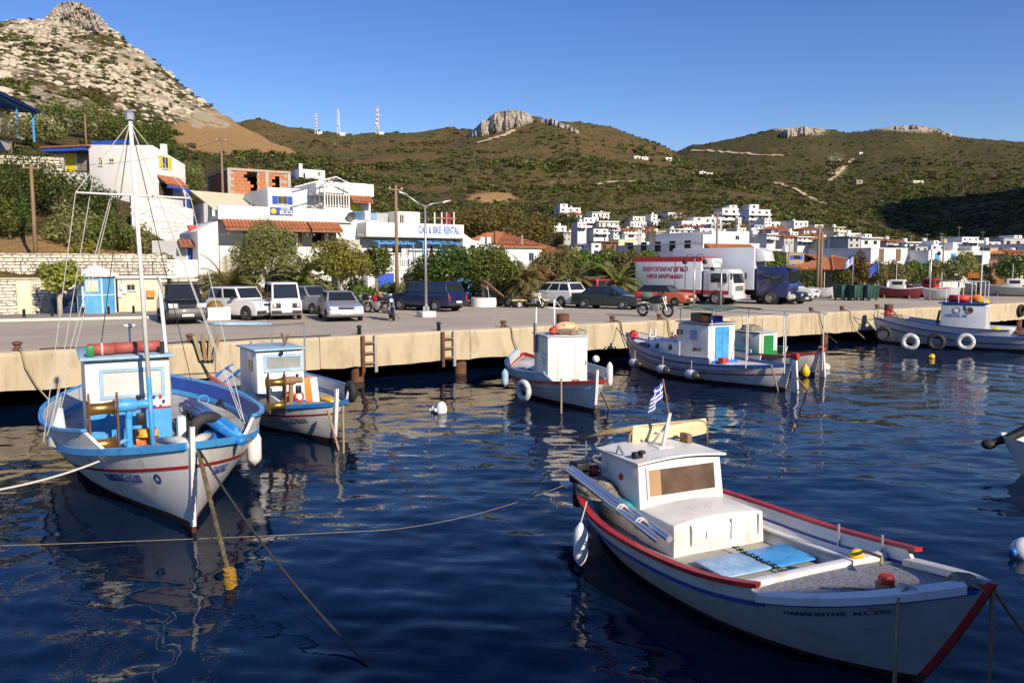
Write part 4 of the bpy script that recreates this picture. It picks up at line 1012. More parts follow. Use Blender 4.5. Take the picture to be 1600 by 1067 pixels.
xa, xb, z0_, z1_ = fh.rect(852, 404, 858, 397, 1.5); window(rh, xa, xb, z0_, z1_, 1.5)
part('chimney_pipe', STEEL, rh, lambda m: m.lathe([(.08, zw-.2), (.08, zw+1.0), (.14, zw+1.02), (.14, zw+1.15)], (fh.at(818, 380)[0], .3, 0), 8))

# ---------------- yellow shuttered house on the slope, left
YA = R(-14.5)
fy = Fac(80, 71, 10.6, YA)
y_ = fy.thing('hillside_house', 'white house with yellow door and yellow shutters high on the left slope', 'building')
xr, _ = fy.at(240, 270); xl, _ = fy.at(139, 250); _, zt = fy.at(240, 227); _, zl = fy.at(90, 234); Wd = 4.2
part('wall', WHITE, y_, lambda m: m.add([(xl, 0, -4), (xr, 0, -4), (xr, 0, zt), (xl, 0, zl+.3), (xl, Wd, -4), (xr, Wd, -4), (xr, Wd, zt-1.1), (xl, Wd, zl-.5)], [(0, 1, 2, 3), (1, 5, 6, 2), (5, 4, 7, 6), (4, 0, 3, 7), (3, 2, 6, 7), (4, 5, 1, 0)]), bevel=.03)
blk('porch_wall', WHITE, y_, 0, xl-.01, .9, Wd, -3, zl-.2, .02)
q = fy.rect(103, 262, 119, 240, .9); door(y_, q[0], q[1], q[2]-.4, q[3], YSHUT, .9, WHITE)
q = fy.rect(155, 259, 160, 246); window(y_, *q, 0, None, CREAM); q = fy.rect(171, 254, 178, 248); window(y_, *q, 0, None, YSHUT)
q = fy.rect(122, 268, 138.5, 237, .85); m = MB(); rnd = random.Random(4)
for i in range(5):
    for j in range(9): m.box((q[0]+(q[1]-q[0])*(i+.5)/5, .82, q[2]+(q[3]-q[2])*(j+.5)/9), ((q[1]-q[0])/5*rnd.uniform(.75, .97), .12, (q[3]-q[2])/9*.86), ry=rnd.uniform(-.12, .12))
m.build('stone_facing', mat('grey_fieldstone', (.28, .24, .20), .9, var=.3, scale=2, island=.3), y_)['kind'] = 'stuff'
xe, _ = fy.at(196, 228)
part('blue_eave', PANELB, y_, lambda m: m.b2((-.4, -.35, zl-.19), (xl, 1.2, zl+.12))); part('eave_tiles', TILE, y_, lambda m: m.b2((-.5, -.45, zl+.123), (xl+.3, Wd, zl+.24)))
part('blue_ridge_board', PANELB, y_, lambda m: m.b2((xl+.02, .3, zl+.31), (xe, .5, zl+.62)))
fz = Fac(240, fy.o.y+fy.e.y*xr, 10.6, YA+math.pi/2)
gw = thing('gable_end', None, None, (xr, 0, 0), math.pi/2); gw.parent = y_
q = fz.rect(252, 263, 261, 246); window(gw, *q, 0, YSHUT, CREAM)
q = fz.rect(244, 287, 277, 281); tiled_slope(gw, q[0], q[1], -1.1, q[2]-.1, -.02, q[3]+.1, 'porch_tiles')
part('porch_beam', PANELB, gw, lambda m: m.b2((q[0], -1.1, q[2]-.38), (q[1], -.95, q[2]-.19)))
part('porch_post', PANELB, gw, lambda m: m.b2((q[1]-.2, -1.1, q[2]-2.6), (q[1]-.04, -.95, q[2]-.385)))
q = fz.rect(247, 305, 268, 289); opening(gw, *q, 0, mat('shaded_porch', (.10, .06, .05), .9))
part('chimney', WHITE, y_, lambda m: m.b2((xr-.5, 1.6, zt-.8), (xr-.1, 2.0, zt+.35)))
# its dry-stone terrace wall
tw = Fac(0, 66, 11.0, QANG+R(-12))
def stone_run(par, x0, x1, z0, z1, y, sw, sh, seed, as_parts, th=.22, mt=STONE):
    rnd = random.Random(seed); protos = []
    for i in range(6):
        m = MB(); m.box((0, 0, 0), (1, th, 1)); me = m.mesh('stone', mt)
        bm = bmesh.new(); bm.from_mesh(me); bmesh.ops.bevel(bm, geom=bm.edges[:], offset=.12, segments=1, affect='EDGES', clamp_overlap=True)
        for v in bm.verts: v.co += Vector((rnd.uniform(-.05, .05), rnd.uniform(-.02, .02), rnd.uniform(-.07, .07)))
        bm.to_mesh(me); bm.free(); protos.append(me)
    big = MB(); z = z0; cnt = 0
    while z < z1-.03:
        h = min(sh*rnd.uniform(.75, 1.25), z1-z); x = x0
        if z1-(z+h) < sh*.4: h = z1-z
        while x < x1:
            w = sw*rnd.uniform(.55, 1.5); w = min(w, x1-x)
            if w > .05:
                sx, sz = w-.02, h-.018; px, pz = x+w/2, z+h/2; py = y+rnd.uniform(-.03, .02); rr = rnd.uniform(-.03, .03)
                me = protos[rnd.randrange(6)]
                if as_parts and cnt < as_parts:
                    o = bpy.data.objects.new('stone', me); COL.objects.link(o); o.parent = par; o.location = (px, py, pz); o.scale = (sx, 1, sz); o.rotation_euler = (0, rr, 0); cnt += 1
                else:
                    big.add([(px+v.co.x*sx, py+v.co.y, pz+v.co.z*sz) for v in me.vertices], [tuple(p.vertices) for p in me.polygons])
            x += w
        z += h
    if big.v: big.build('small_stones', mt, par)['kind'] = 'stuff'
t_ = tw.thing('terrace_wall', 'dry stone terrace wall below the hillside houses above the dark hedge', 'wall')
xa, z0_ = tw.at(-40, 268); xb, _ = tw.at(100, 262); _, z1_ = tw.at(20, 244)
part('core', MORTAR, t_, lambda m: m.b2((xa, .1, -4), (xb, .6, z1_))); stone_run(t_, xa, xb, z0_-1.0, z1_+.05, .08, .5, .22, 5, 0)
# whitewashed retaining wall right of the hedge
tv = Fac(235, 62, 6.0, QANG)
v_ = tv.thing('whitewashed_wall', 'rough whitewashed retaining wall sloping down below the yellow shuttered house', 'wall')
xa, _ = tv.at(205, 320); xb, _ = tv.at(302, 340); z_a = tv.at(205, 304)[1]; z_b = tv.at(302, 327)[1]
WSTONE = mat('whitewash_rubble', (.74, .71, .65), .9, var=.12, scale=4, bump=.9, bscale=5, c2=(.55, .50, .42), c2w=.62, c2scale=3)
part('wall', WSTONE, v_, lambda m: m.prism([(xa, -5), (xb, -5), (xb, z_b), (xa, z_a)], 0, .8), bevel=.05)
rnd = random.Random(3); m = MB()
for i in range(260):
    q = rnd.random(); xx = xa+(xb-xa)*q; zz = rnd.uniform(-1.4, z_a+(z_b-z_a)*q-.1); m.ball((xx, -.02, zz), rnd.uniform(.1, .2), 6, 4, sc=(1.3, .35, .7))
m.build('rubble', WSTONE, v_)['kind'] = 'stuff'

# ---------------- hotel at the left edge
ft = Fac(58, 86, 15.5, R(101))
h_ = ft.thing('balcony_house', 'white house with blue balcony posts and a roof sign at the left edge', 'building')
Lh = -26; _, zt = ft.at(57, 178); _, zf = ft.at(57, 239)
blk('wall', WHITE, h_, -30, -.4, 2.2, 10, -4, zt, .02)
blk('balcony_parapet', WHITE, h_, -30, -5.6, -.1, .1, zt-3.1, zt-2.0, .02); blk('balcony_floor', WHITE, h_, -30, -3.6, -.1, 2.19, zt-3.4, zt-3.12, .02)
m = MB()
for xx in (-.4, -4.6, -8.8, -13): m.b2((xx-.09, -.09, zt-3.1), (xx+.09, .09, zt-.2))
m.b2((-30, -.12, zt-.2), (.2, .12, zt+.02)); m.build('blue_posts', LBLUE, h_)
part('eave', PANELB, h_, lambda m: m.b2((-30, -.5, zt+.022), (.4, 2.6, zt+.2))); part('roof_tiles', TILE, h_, lambda m: m.add([(-30, -.6, zt+.21), (.5, -.6, zt+.21), (.5, 5, zt+1.1), (-30, 5, zt+1.1), (-30, 5, zt+.21), (.5, 5, zt+.21)], [(0, 1, 2, 3), (1, 5, 2), (3, 4, 0), (2, 5, 4, 3), (0, 4, 5, 1)]))
blk('roof_wall', WHITE, h_, -11, -5.2, 2.2, 3, zt+.9, zt+2.3, .02)
sb = part('sign_board', WHITE, h_, lambda m: m.b2((-16, .6, zt+.9), (-9.5, .8, zt+2.4)), bevel=.01)
text_mesh('sign_lettering', 'RES', 1.1, mat('letter_blue', (.06, .16, .50), .6), sb, (-11.6, .585, zt+1.65), (R(90), 0, 0), 3.2, .01, bold=.02)
for xa in (-3.6, -7.6, -11.5): door(h_, xa, xa+1.1, zt-3.1, zt-.9, PBLUE, 2.2, WHITE)
xa = -4; opening(h_, -6, -4.6, zt-6.2, zt-4.2, 2.2); opening(h_, -3, -1.4, zt-6.2, zt-4.6, 2.2)
blk('lower_wall', WHITE, h_, -12, -.5, .5, 2.19, -4, zt-5.2, .03)

# ---------------- lower terrace wall of pale stone with railing along the road
fs = Fac(0, 43.0, QZ, QANG)
sw_ = fs.thing('roadside_wall', 'pale stone retaining wall with a black diamond railing along the road at left', 'wall')
xa, _ = fs.at(-180, 460); xk, _ = fs.at(184, 460); xm, _ = fs.at(262, 460); xe, _ = fs.at(352, 460); zt = fs.at(100, 434)[1]
part('core', MORTAR, sw_, lambda m: (m.b2((xa-20, .06, -.5), (xe, .5, zt-.02)), m.b2((xa-20, .5, -.5), (xm+.5, 3.6, zt-.04))))
x60, _ = fs.at(-40, 460)
stone_run(sw_, x60, xk-.2, .02, zt-.1, .02, .46, .17, 6, 235); stone_run(sw_, xm, xe, .02, zt-.1, .02, .46, .17, 7, 60); stone_run(sw_, xa-20, x60, .02, zt-.1, .02, .5, .18, 8, 0)
part('coping', QTOP, sw_, lambda m: m.b2((xa-20, -.06, zt-.09), (xm-.1, .5, zt+.02)), bevel=.02)
for ux in (36, 33): pass
xp, _ = fs.at(38, 470); part('buttress', YELW, sw_, lambda m: m.b2((xp-.35, -.25, 0), (xp+.35, .1, zt-.12)), bevel=.04)
xr0, _ = fs.at(-60, 420); xr1, _ = fs.at(276, 420); n = int((xr1-xr0)/1.25); wp = (xr1-xr0)/n
for i in range(n):
    m = MB(); a = xr0+i*wp; b0, b1 = zt+.10, zt+.86
    m.b2((a, .1, b1), (a+wp, .14, b1+.03)); m.b2((a, .1, b0), (a+wp, .14, b0+.03)); m.b2((a, .09, zt), (a+.04, .15, b1+.08))
    for k in (1, 5): m.b2((a+wp*k/6, .11, b0), (a+wp*k/6+.016, .13, b1))
    c = a+wp/2; zc = (b0+b1)/2; r = .30
    for s in ((-r, 0, 0, r), (0, r, r, 0), (r, 0, 0, -r), (0, -r, -r, 0)): m.tube([(c+s[0], .12, zc+s[1]), (c+s[2], .12, zc+s[3])], .012, 5)
    m.torus((c, .12, zc), .11, .012, 'Y', 12, 4); m.build('railing_panel', BLKM, sw_)
fu = Fac(0, 46.6, 3.6, QANG)
su = fu.thing('upper_wall', 'upper white stone wall behind the black railing below the bare slope', 'wall')
xa, _ = fu.at(-150, 405); xb, _ = fu.at(262, 405); z1_ = fu.at(90, 396)[1]
part('core', MORTAR, su, lambda m: m.b2((xa, .1, -.6), (xb, .7, z1_-.03))); stone_run(su, xa, xb, -.2, z1_, .1, .42, .18, 12, 0)
# small pale yellow utility house against the wall
xa, _ = fs.at(183, 460, -1.2); xb, _ = fs.at(300, 460, -1.2)
uy = thing('utility_house', 'small pale yellow flat roofed house behind the blue kiosk', 'building', fs.o, fs.a)
xb, _ = fs.at(262, 460, -1.6); zt2 = fs.at(220, 432, -1.6)[1]
blk('wall', YELW, uy, xa, xb, -1.6, .0, 0, zt2-.12, .02); blk('roof_slab', WHITE, uy, xa-.1, xb+.5, -1.75, .0, zt2-.118, zt2+.03, .02)
q = fs.rect(198, 454, 211, 444, -1.6); window(uy, *q, -1.6, None, FRAME)
q = fs.rect(197, 490, 212, 468, -1.6); part('door', CREAM, uy, lambda m: m.b2((q[0], -1.64, .02), (q[1], -1.6, q[3])))
for px, pv in ((187, 460), (194, 455), (190, 448)): xx, zz = fs.at(px, pv, -1.6); part('meter_box', WHITE, uy, lambda m: m.box((xx, -1.66, zz), (.22, .12, .28)))
xx, zz = fs.at(235, 459, -1.6); part('orange_box', ORANGE, uy, lambda m: m.box((xx, -1.72, zz), (.42, .22, .4)))
part('cable_conduit', FRAME, uy, lambda m: m.tube([(fs.at(189, 432, -1.6)[0], -1.63, zt2-.15), (fs.at(189, 432, -1.6)[0], -1.63, zz)], .02, 6))
# white farmhouse on the green slope
fg = Fac(482, 118, 12.3, QANG)
g_ = fg.thing('slope_cottage', 'small white cottage on the green slope above the guesthouse', 'building')
xa, _ = fg.at(468, 280); xb, _ = fg.at(508, 280); _, z0_ = fg.at(482, 285); _, zt = fg.at(482, 265)
blk('wall', WHITE, g_, xa, xb, 0, 5, z0_-2.5, zt, .03); q = fg.rect(497, 274, 500, 269); window(g_, *q, 0); q = fg.rect(474, 278, 477, 271); opening(g_, *q)
part('chimney', WHITE, g_, lambda m: m.b2((xa+.3, 1, zt-.2), (xa+.8, 1.5, zt+.9)), bevel=.02); blk('step_wall', WHITE, g_, xa-.6, xb-1, -1.2, -.9, z0_-2.5, z0_, .02)
# ================================================================ THE VILLAGE
VMAT = {'w': WHITE, 'c': CREAM, 'g': GREYP, 'y': YELW, 's': mat('tan_stonework', (.34, .28, .20), .9, var=.25, scale=2, bump=.6, c2=(.24, .20, .15), c2w=.55, c2scale=2), 'b': mat('brown_boards', (.20, .10, .05), .8, var=.2, scale=2), 't': mat('tan_plaster', (.52, .38, .22), .85, var=.1)}
def house(u0, v0, u1, v1, st, label, c='w', d=None, ang=18, nw=3, roof=None, dep=None, balc=False, shut=None, extra=None, base=2.5, wmat=GLASS, group='houses of the hillside village', ww=.34, wh=.42, doors=()):
    d = d or hit((u0+u1)/2, v1+1)
    zb = PD((u0+u1)/2, v1, d).z
    f = Fac(u0, d, zb, R(ang)); h = f.thing('village_house', label, 'house', group)
    x1, _ = f.at(u1, v1); _, zt = f.at(u0, v0); dep = dep or max(4.0, x1*.8)
    VILLAGE_KEEP.append((f.o.x+f.e.x*x1/2+f.n.x*dep*.5, f.o.y+f.e.y*x1/2+f.n.y*dep*.5, max(x1, dep)*.75))
    p = zt*.05
    m = MB(); m.b2((0, 0, -base), (x1, dep, zt-p)); m.build('wall', VMAT[c], h, bevel=.04)
    sh = (zt-p)/st
    if roof == 'tile': hip(h, 0, x1, 0, dep, zt-p, zt*.22 if st > 1 else zt*.35)
    elif roof == 'flat': blk('roof_slab', VMAT[c], h, -.25, x1+.25, -.4, dep+.1, zt-p+.002, zt+.12, .02)
    else: blk('parapet', VMAT[c], h, -.06, x1+.06, -.06, dep+.06, zt-p+.002, zt, .02)
    for s in range(st):
        for k in range(nw):
            cx = x1*(k+.5)/nw+random.uniform(-.06, .06)*x1/nw; w = x1/nw*ww; hh = sh*wh
            isd = (s, k) in doors
            z0 = s*sh+(sh*.34 if not isd else .05*sh); z1 = z0+hh if not isd else s*sh+sh*.8
            part('window' if not isd else 'door', wmat if not isd else (shut or BSHUT), h, lambda m: m.b2((cx-w/2, -.05, z0), (cx+w/2, .04, z1)))
            if shut and not isd:
                for sx in (-1, 1): part('shutter', shut, h, lambda m: m.b2((cx+sx*(w*.5+.02), -.08, z0), (cx+sx*(w*.95), -.005, z1)))
        if balc and s > 0:
            part('balcony', VMAT[c], h, lambda m: (m.b2((x1*.04, -1.1, s*sh-.16), (x1*.96, -.08, s*sh)), m.b2((x1*.04, -1.1, s*sh+.001), (x1*.96, -1.0, s*sh+sh*.30))))
    if random.random() < .5: part('roof_tank', FEND, h, lambda m: m.lathe([(.35, 0), (.38, .2), (.35, .7), (.1, .75)], (x1*.7, dep*.5, zt), 8))
    if random.random() < .5: part('aerial', FRAME, h, lambda m: (m.tube([(x1*.3, dep*.4, zt), (x1*.3, dep*.4, zt+1.8)], .03, 4), m.tube([(x1*.3-.5, dep*.4, zt+1.6), (x1*.3+.5, dep*.4, zt+1.6)], .025, 4)))
    if st > 1 and dep > 5: part('window', wmat, h, lambda m: m.b2((-.05, dep*.35, sh*1.3), (.03, dep*.35+.9, sh*1.75)))
    if extra:
        for (ua, va, ub, vb, cc) in extra:
            xa, za = f.at(ua, vb, 1.0); xb, zb2 = f.at(ub, va, 1.0); blk('upper_room', VMAT[cc], h, xa, xb, 1.0, dep*.8, zt+.003, zb2, .03)
            part('window', wmat, h, lambda m: m.b2((xa+(xb-xa)*.35, .95, zt+(zb2-zt)*.35), (xa+(xb-xa)*.6, 1.02, zt+(zb2-zt)*.8)))
    return h, f, x1, zt, dep
house(875, 324, 907, 339, 2, 'white villa with long balconies, highest at the left end of the village', balc=True, extra=[(875.5, 319, 887, 324, 'w')])
house(886, 334, 909, 345, 1, 'white house with a brown tile roof just below the topmost left villa', roof='tile')
house(925, 332, 952, 342, 1, 'flat white house with an overhanging roof slab at the top of the left cluster', roof='flat', nw=4)
house(912, 340, 935, 362, 3, 'three storey white block with round-cornered balconies in the left cluster', balc=True)
house(936, 346, 966, 369, 3, 'white block with long balconies and a red-brown top edge in the left cluster', balc=True, roof='flat', nw=4)
house(864, 353, 885, 377, 3, 'three storey white block at the far left foot of the village', nw=2)
house(889, 359, 899, 371, 1, 'narrow cream house between two white blocks at the left foot of the village', 'c', nw=1)
house(901, 360, 926, 375, 2, 'white house with blue-tinged windows below the round-cornered block', nw=3, wmat=mat('bluish_glass', (.05, .10, .22), .15))
house(985, 346, 1010, 356, 1, 'long low white house with many small windows in the middle gap of the village', nw=5)
house(989, 338, 1008, 346, 1, 'low white house behind the long one in the middle gap', nw=3)
house(1017, 335, 1027, 346, 2, 'slim white cube house above the village middle', nw=1)
house(1044, 332, 1065, 342, 1, 'white house with two windows above a round green tree', nw=3)
house(999, 356, 1024, 369, 2, 'cream house with red-brown roof edge and balcony below the long low house', 'y', roof='tile', balc=True)
house(1021, 346, 1040, 355, 1, 'small white house right of the long low one', nw=3)
house(1065, 345, 1102, 372, 2, 'white house with rows of arched windows and an orange awning cloth', nw=4, d=215, extra=[(1084, 340, 1101, 345, 'w')])
house(1101, 339, 1127, 361, 2, 'white house with dark doorways left of the tall village tower', nw=3, d=225, doors=((0, 1), (1, 2)))
h_t, f_t, x_t, z_t, d_t = house(1128, 325, 1153, 361, 4, 'tallest white block of the village with stacked balconies and a red awning', nw=2, d=235, balc=True, extra=[(1140, 321, 1152, 325, 'w')])
part('red_awning', mat('red_awning_cloth', (.35, .06, .05), .8), h_t, lambda m: m.box((x_t*.45, -1.2, z_t*.27), (x_t*.7, 1.5, .1), rx=.35))
house(1153, 340, 1158, 361, 3, 'narrow white stair tower beside the tallest block', nw=1, d=234, dep=4)
house(1170, 327, 1203, 352, 3, 'stepped white block of flats at the top right of the village', nw=3, d=250, extra=[(1171, 320, 1186, 327, 'w')], balc=True)
house(1187, 346, 1219, 357, 1, 'long white single storey house below the stepped block', nw=4, d=228)
house(1172, 359, 1196, 372, 2, 'cream white house with small windows behind the large roadside building', 'y', nw=3, d=190)
house(1240, 345, 1262, 371, 3, 'white block with a wide shaded grey side wall right of the village middle', nw=3, d=225, dep=9)
house(1222, 361, 1241, 373, 1, 'white single storey house in front of the block with the shaded side', nw=2, d=205)
house(1273, 351, 1286, 363, 2, 'upper white cube house near the right end of the village', nw=2, d=240)
house(1256, 360, 1276, 375, 2, 'white house with pale cream upper terrace near the right end of the village', nw=3, d=200)
house(1284, 362, 1307, 372, 1, 'low white house right of the upper cube house', nw=3, d=215)
house(1316, 364, 1345, 376, 1, 'last white houses on the right end of the hillside', nw=3, d=215, extra=[(1318, 360, 1330, 364, 'w')])
house(1214, 372, 1236, 386, 1, 'white terrace house below the village right of the truck', nw=2, d=150)
house(1052, 366, 1064, 382, 2, 'narrow blue-grey house left of the arched window house', 'g', nw=2, d=185)
house(1035, 369, 1052, 382, 2, 'blue-grey block with white balconies above the long grey wall', 'g', nw=2, d=180, balc=True)
house(1068, 366, 1083, 381, 1, 'white wall house right of the blue-grey block', nw=1, d=178)
house(955, 366, 985, 377, 1, 'low cream wall house between the left cluster and the front row', 'y', nw=2, d=190)
FR = 'houses of the front row'
house(924, 380, 939, 398, 2, 'white and grey house left of a brown timber porch in the front row', nw=1, d=112, dep=8, group=FR)
house(939, 378, 963, 395, 1, 'brown timber porch house in the front row', 'b', nw=2, d=116, roof='flat', group=FR)
house(966, 374, 996, 391, 1, 'cream upper house with a shaded veranda in the front row', 'c', nw=1, d=118, group=FR)
house(950, 392, 993, 407, 1, 'pale yellow low house behind the green trees', 'y', nw=4, d=106, group=FR)
house(993, 386, 1033, 408, 1, 'plain white flat roofed building left of the long grey wall', nw=1, d=104, ww=.12, group=FR)
house(898, 387, 923, 404, 1, 'low white house right of the red roofed wing', nw=1, d=114, group=FR)
# the large roadside building with the long shaded side
hb, f, xb_, zb_, dd = house(1098, 379, 1186, 408, 1, 'large white roadside building with a long shaded side and a red tile canopy', d=92, ang=31, nw=4, dep=15.5, group=FR, doors=((0, 2),))
xa, za = f.at(1112, 379, 2); xc, zc = f.at(1171, 363, 2); blk('upper_floor', WHITE, hb, xa, xc, 2, 12, zb_+.003, zc, .03); blk('terrace_parapet', WHITE, hb, 0, xa, .02, .3, zb_+.003, zb_+.9, .02)
q = f.rect(1124, 382, 1130, 376, 2)
for (ua, va, ub, vb) in ((1124, 376, 1131, 368), (1149, 375, 1155, 368)):
    q = f.rect(ua, vb, ub, va, 2); window(hb, q[0], q[1], min(q[2], q[3]), max(q[2], q[3]), 2.0)
q = f.rect(1100, 391, 1172, 386); tiled_slope(hb, q[0], q[1], -1.3, q[2], -.07, q[3]+.25, 'tile_canopy')
for k in range(5): part('window', GLASS, hb, lambda m: m.b2((-.05, 2+k*2.6, 1.2), (.03, 3.0+k*2.6, 2.4)))
house(1181, 391, 1221, 412, 1, 'white flat building with a wide white awning right of the blue truck', d=88, ang=22, nw=2, roof='flat', group=FR, ww=.5)
hs, f, xb_, zb_, dd = house(1228, 394, 1256, 424, 2, 'tan stone house with a blue shuttered window', 's', d=84, ang=24, nw=1, group=FR, shut=PANELB)
hs, f, xb_, zb_, dd = house(1256, 398, 1283, 424, 2, 'tan stone house with a small tiled porch behind the tall poles', 's', d=86, ang=24, nw=2, group=FR)
tiled_slope(hs, -.3, xb_*.7, -1.6, zb_*.82, -.02, zb_*1.02, 'tile_porch')
# taverna with a red hipped roof
ft_ = Fac(1300, 76, QZ, R(26))
tv_ = ft_.thing('taverna', 'low taverna under a broad red tile roof behind the green waste bins', 'building')
xa, _ = ft_.at(1380, 430); zt = ft_.at(1290, 422)[1]
blk('wall', VMAT['s'], tv_, 0, xa, 0, 6.5, 0, zt, .02); hip(tv_, 0, xa, 0, 6.5, zt, 1.3, 'roof', .5)
for k in range(4): part('dark_doorway', DARK, tv_, lambda m: m.b2((.7+k*1.9, -.04, .1), (1.7+k*1.9, .04, 2.1)))
blk('porch_roof', mat('dark_red_canopy', (.16, .03, .03), .8), tv_, -.5, xa*.55, -2.6, -.62, 2.2, 2.35, .02)
for k in range(4): part('porch_post', DWOOD, tv_, lambda m: m.b2((-.4+k*1.5, -2.5, 0), (-.28+k*1.5, -2.38, 2.2)))
# two storey block with tall brown shutters, blue window block, tan block
hw, f, xb_, zb_, dd = house(1360, 387, 1417, 418, 1, 'white block with two tall brown shuttered doors behind the taverna roof', d=86, ang=24, nw=2, dep=9, group=FR, wmat=BSHUT, ww=.26, wh=.72)
part('balcony_railing', STEEL, hw, lambda m: m.b2((.2, -.9, .75), (xb_-.2, -.86, .8))); blk('balcony_floor', WHITE, hw, 0, xb_, -1, -.06, -.3, -.12, .01)
hw, f, xb_, zb_, dd = house(1325, 370, 1344, 388, 2, 'grey and white house with a tile edge above the taverna', 'g', d=118, nw=2, roof='flat', group=FR)
house(1345, 372, 1375, 386, 1, 'white house with chimneys above the taverna', d=122, nw=2, roof='flat', group=FR, extra=[(1352, 366, 1362, 372, 'w')])
hw, f, xb_, zb_, dd = house(1450, 391, 1499, 420, 1, 'white house with two light blue windows behind the olive trees', d=86, ang=22, nw=2, dep=9, group=FR, wmat=LSHUT, ww=.30, wh=.55)
blk('balcony_front', WHITE, hw, -.4, xb_+.2, -1.2, -1.05, -.7, .45, .02); blk('balcony_floor', WHITE, hw, -.4, xb_+.2, -1.04, -.03, -.7, -.5, .01); blk('roof_stub', WHITE, hw, xb_*.86, xb_*1.0, .4, 1.4, zb_+.003, zb_+.9, .02)
hw, f, xb_, zb_, dd = house(1501, 392, 1545, 422, 1, 'white house with one wide window wall right of the blue windows', d=88, ang=22, nw=1, dep=9, group=FR, ww=.58, wh=.5)
blk('roof_stub', WHITE, hw, xb_*.65, xb_*.92, 1, 2.6, zb_+.003, zb_+.55, .02)
house(1430, 385, 1449, 402, 2, 'blue-grey upper house with two small windows behind the white block', 'g', d=112, nw=2, group=FR)
house(1455, 383, 1476, 391, 1, 'small white roof house with a chimney above the light blue windows', d=120, nw=2, group=FR, extra=[(1459, 376, 1467, 383, 'w')])
house(1546, 387, 1600, 412, 1, 'long tan house with a flat cream roof at the right edge', 't', d=104, ang=20, nw=2, group=FR)
hw, f, xb_, zb_, dd = house(1574, 396, 1625, 414, 1, 'cream house with a brown tile roof at the right edge', 'y', d=92, ang=24, nw=3, roof='tile', group=FR)
house(1546, 405, 1574, 424, 1, 'brown timber fronted building below the tan house', 'b', d=90, ang=22, nw=2, group=FR)
house(1568, 372, 1612, 388, 1, 'pale grey house with a solar panel on the right hillside', 'g', d=140, nw=3, group=FR, extra=[(1585, 368, 1597, 372, 'w')])
house(1620, 380, 1700, 412, 2, 'white house just beyond the right edge', d=100, ang=22, nw=4, group=FR)
rv_ = random.Random(12)
for row, (ua, ub, va, vb, d_) in enumerate(((1068, 1235, 352, 371, 208), (1060, 1245, 362, 378, 176), (1205, 1330, 366, 378, 172), (1225, 1330, 376, 388, 138), (880, 1010, 362, 380, 165), (1120, 1215, 372, 386, 140), (1385, 1560, 385, 394, 128), (975, 1065, 360, 380, 172))):
    u = ua; ix = 0
    while u < ub-8:
        w = rv_.uniform(12, 24)*(150/d_)**.5; h = rv_.uniform(8, 15)*(190/d_)**.5; vv = va+(vb-va)*(.55 if row % 2 else rv_.random()); st = 2 if h > 11 else 1
        cc = rv_.choice('wwwwwyg'); rf = rv_.choice((None, None, 'flat', 'tile')); od = ('first', 'second', 'third', 'fourth', 'fifth', 'sixth', 'seventh', 'eighth', 'ninth', 'tenth', 'eleventh', 'twelfth')[ix]; ix += 1
        house(u, vv-h, u+w, vv, st, '%s %s house%s, %s from left in %s' % ({'w': 'white', 'y': 'cream', 'g': 'grey'}[cc], ('low', 'two storey')[st-1], ' (tiled)' if rf == 'tile' else '', od, ('the upper middle village row', 'the second middle village row', 'the upper right village row', 'the lower right village row', 'the row below the left cluster', 'the row above the big lorry', 'the row behind the olive trees', 'the row above the fish truck')[row]), cc, d_*rv_.uniform(.96, 1.05), rv_.uniform(12, 26), rv_.choice((2, 3)), rf, balc=st > 1 and rv_.random() < .5, group='packed houses of the lower village', wmat=rv_.choice((GLASS, GLASS, BSHUT, PANELB)))
        u += w+rv_.uniform(2, 12)
# specks of far houses high on the hills
FAR = 'far houses high on the hills'
house(991, 244, 1001, 249, 1, 'far white chapel high on the middle hill ridge', nw=1, group=FAR)
house(1003, 245, 1013, 249, 1, 'second far white house right of the ridge chapel', nw=1, group=FAR)
house(1040, 246, 1050, 252, 1, 'far pale house near the saddle between the hills', nw=1, group=FAR)
house(1093, 268, 1103, 272, 1, 'far white house on the spur below the saddle', nw=1, group=FAR)
house(1104, 270, 1114, 274, 1, 'far white house at the right end of the spur', nw=1, group=FAR)
house(1343, 238, 1348, 242, 1, 'tiny white hut high on the right hill', nw=1, group=FAR)
house(1427, 282, 1443, 286, 1, 'far ruined pale farmhouse on the right hillside', 'y', nw=2, group=FAR)
house(1338, 281, 1348, 287, 1, 'small tan ruin beside the pale hill track', 's', nw=1, group=FAR)
house(603, 350, 613, 357, 1, 'tiny white shed in the gully behind the rental building', nw=1, d=140, group=FAR)
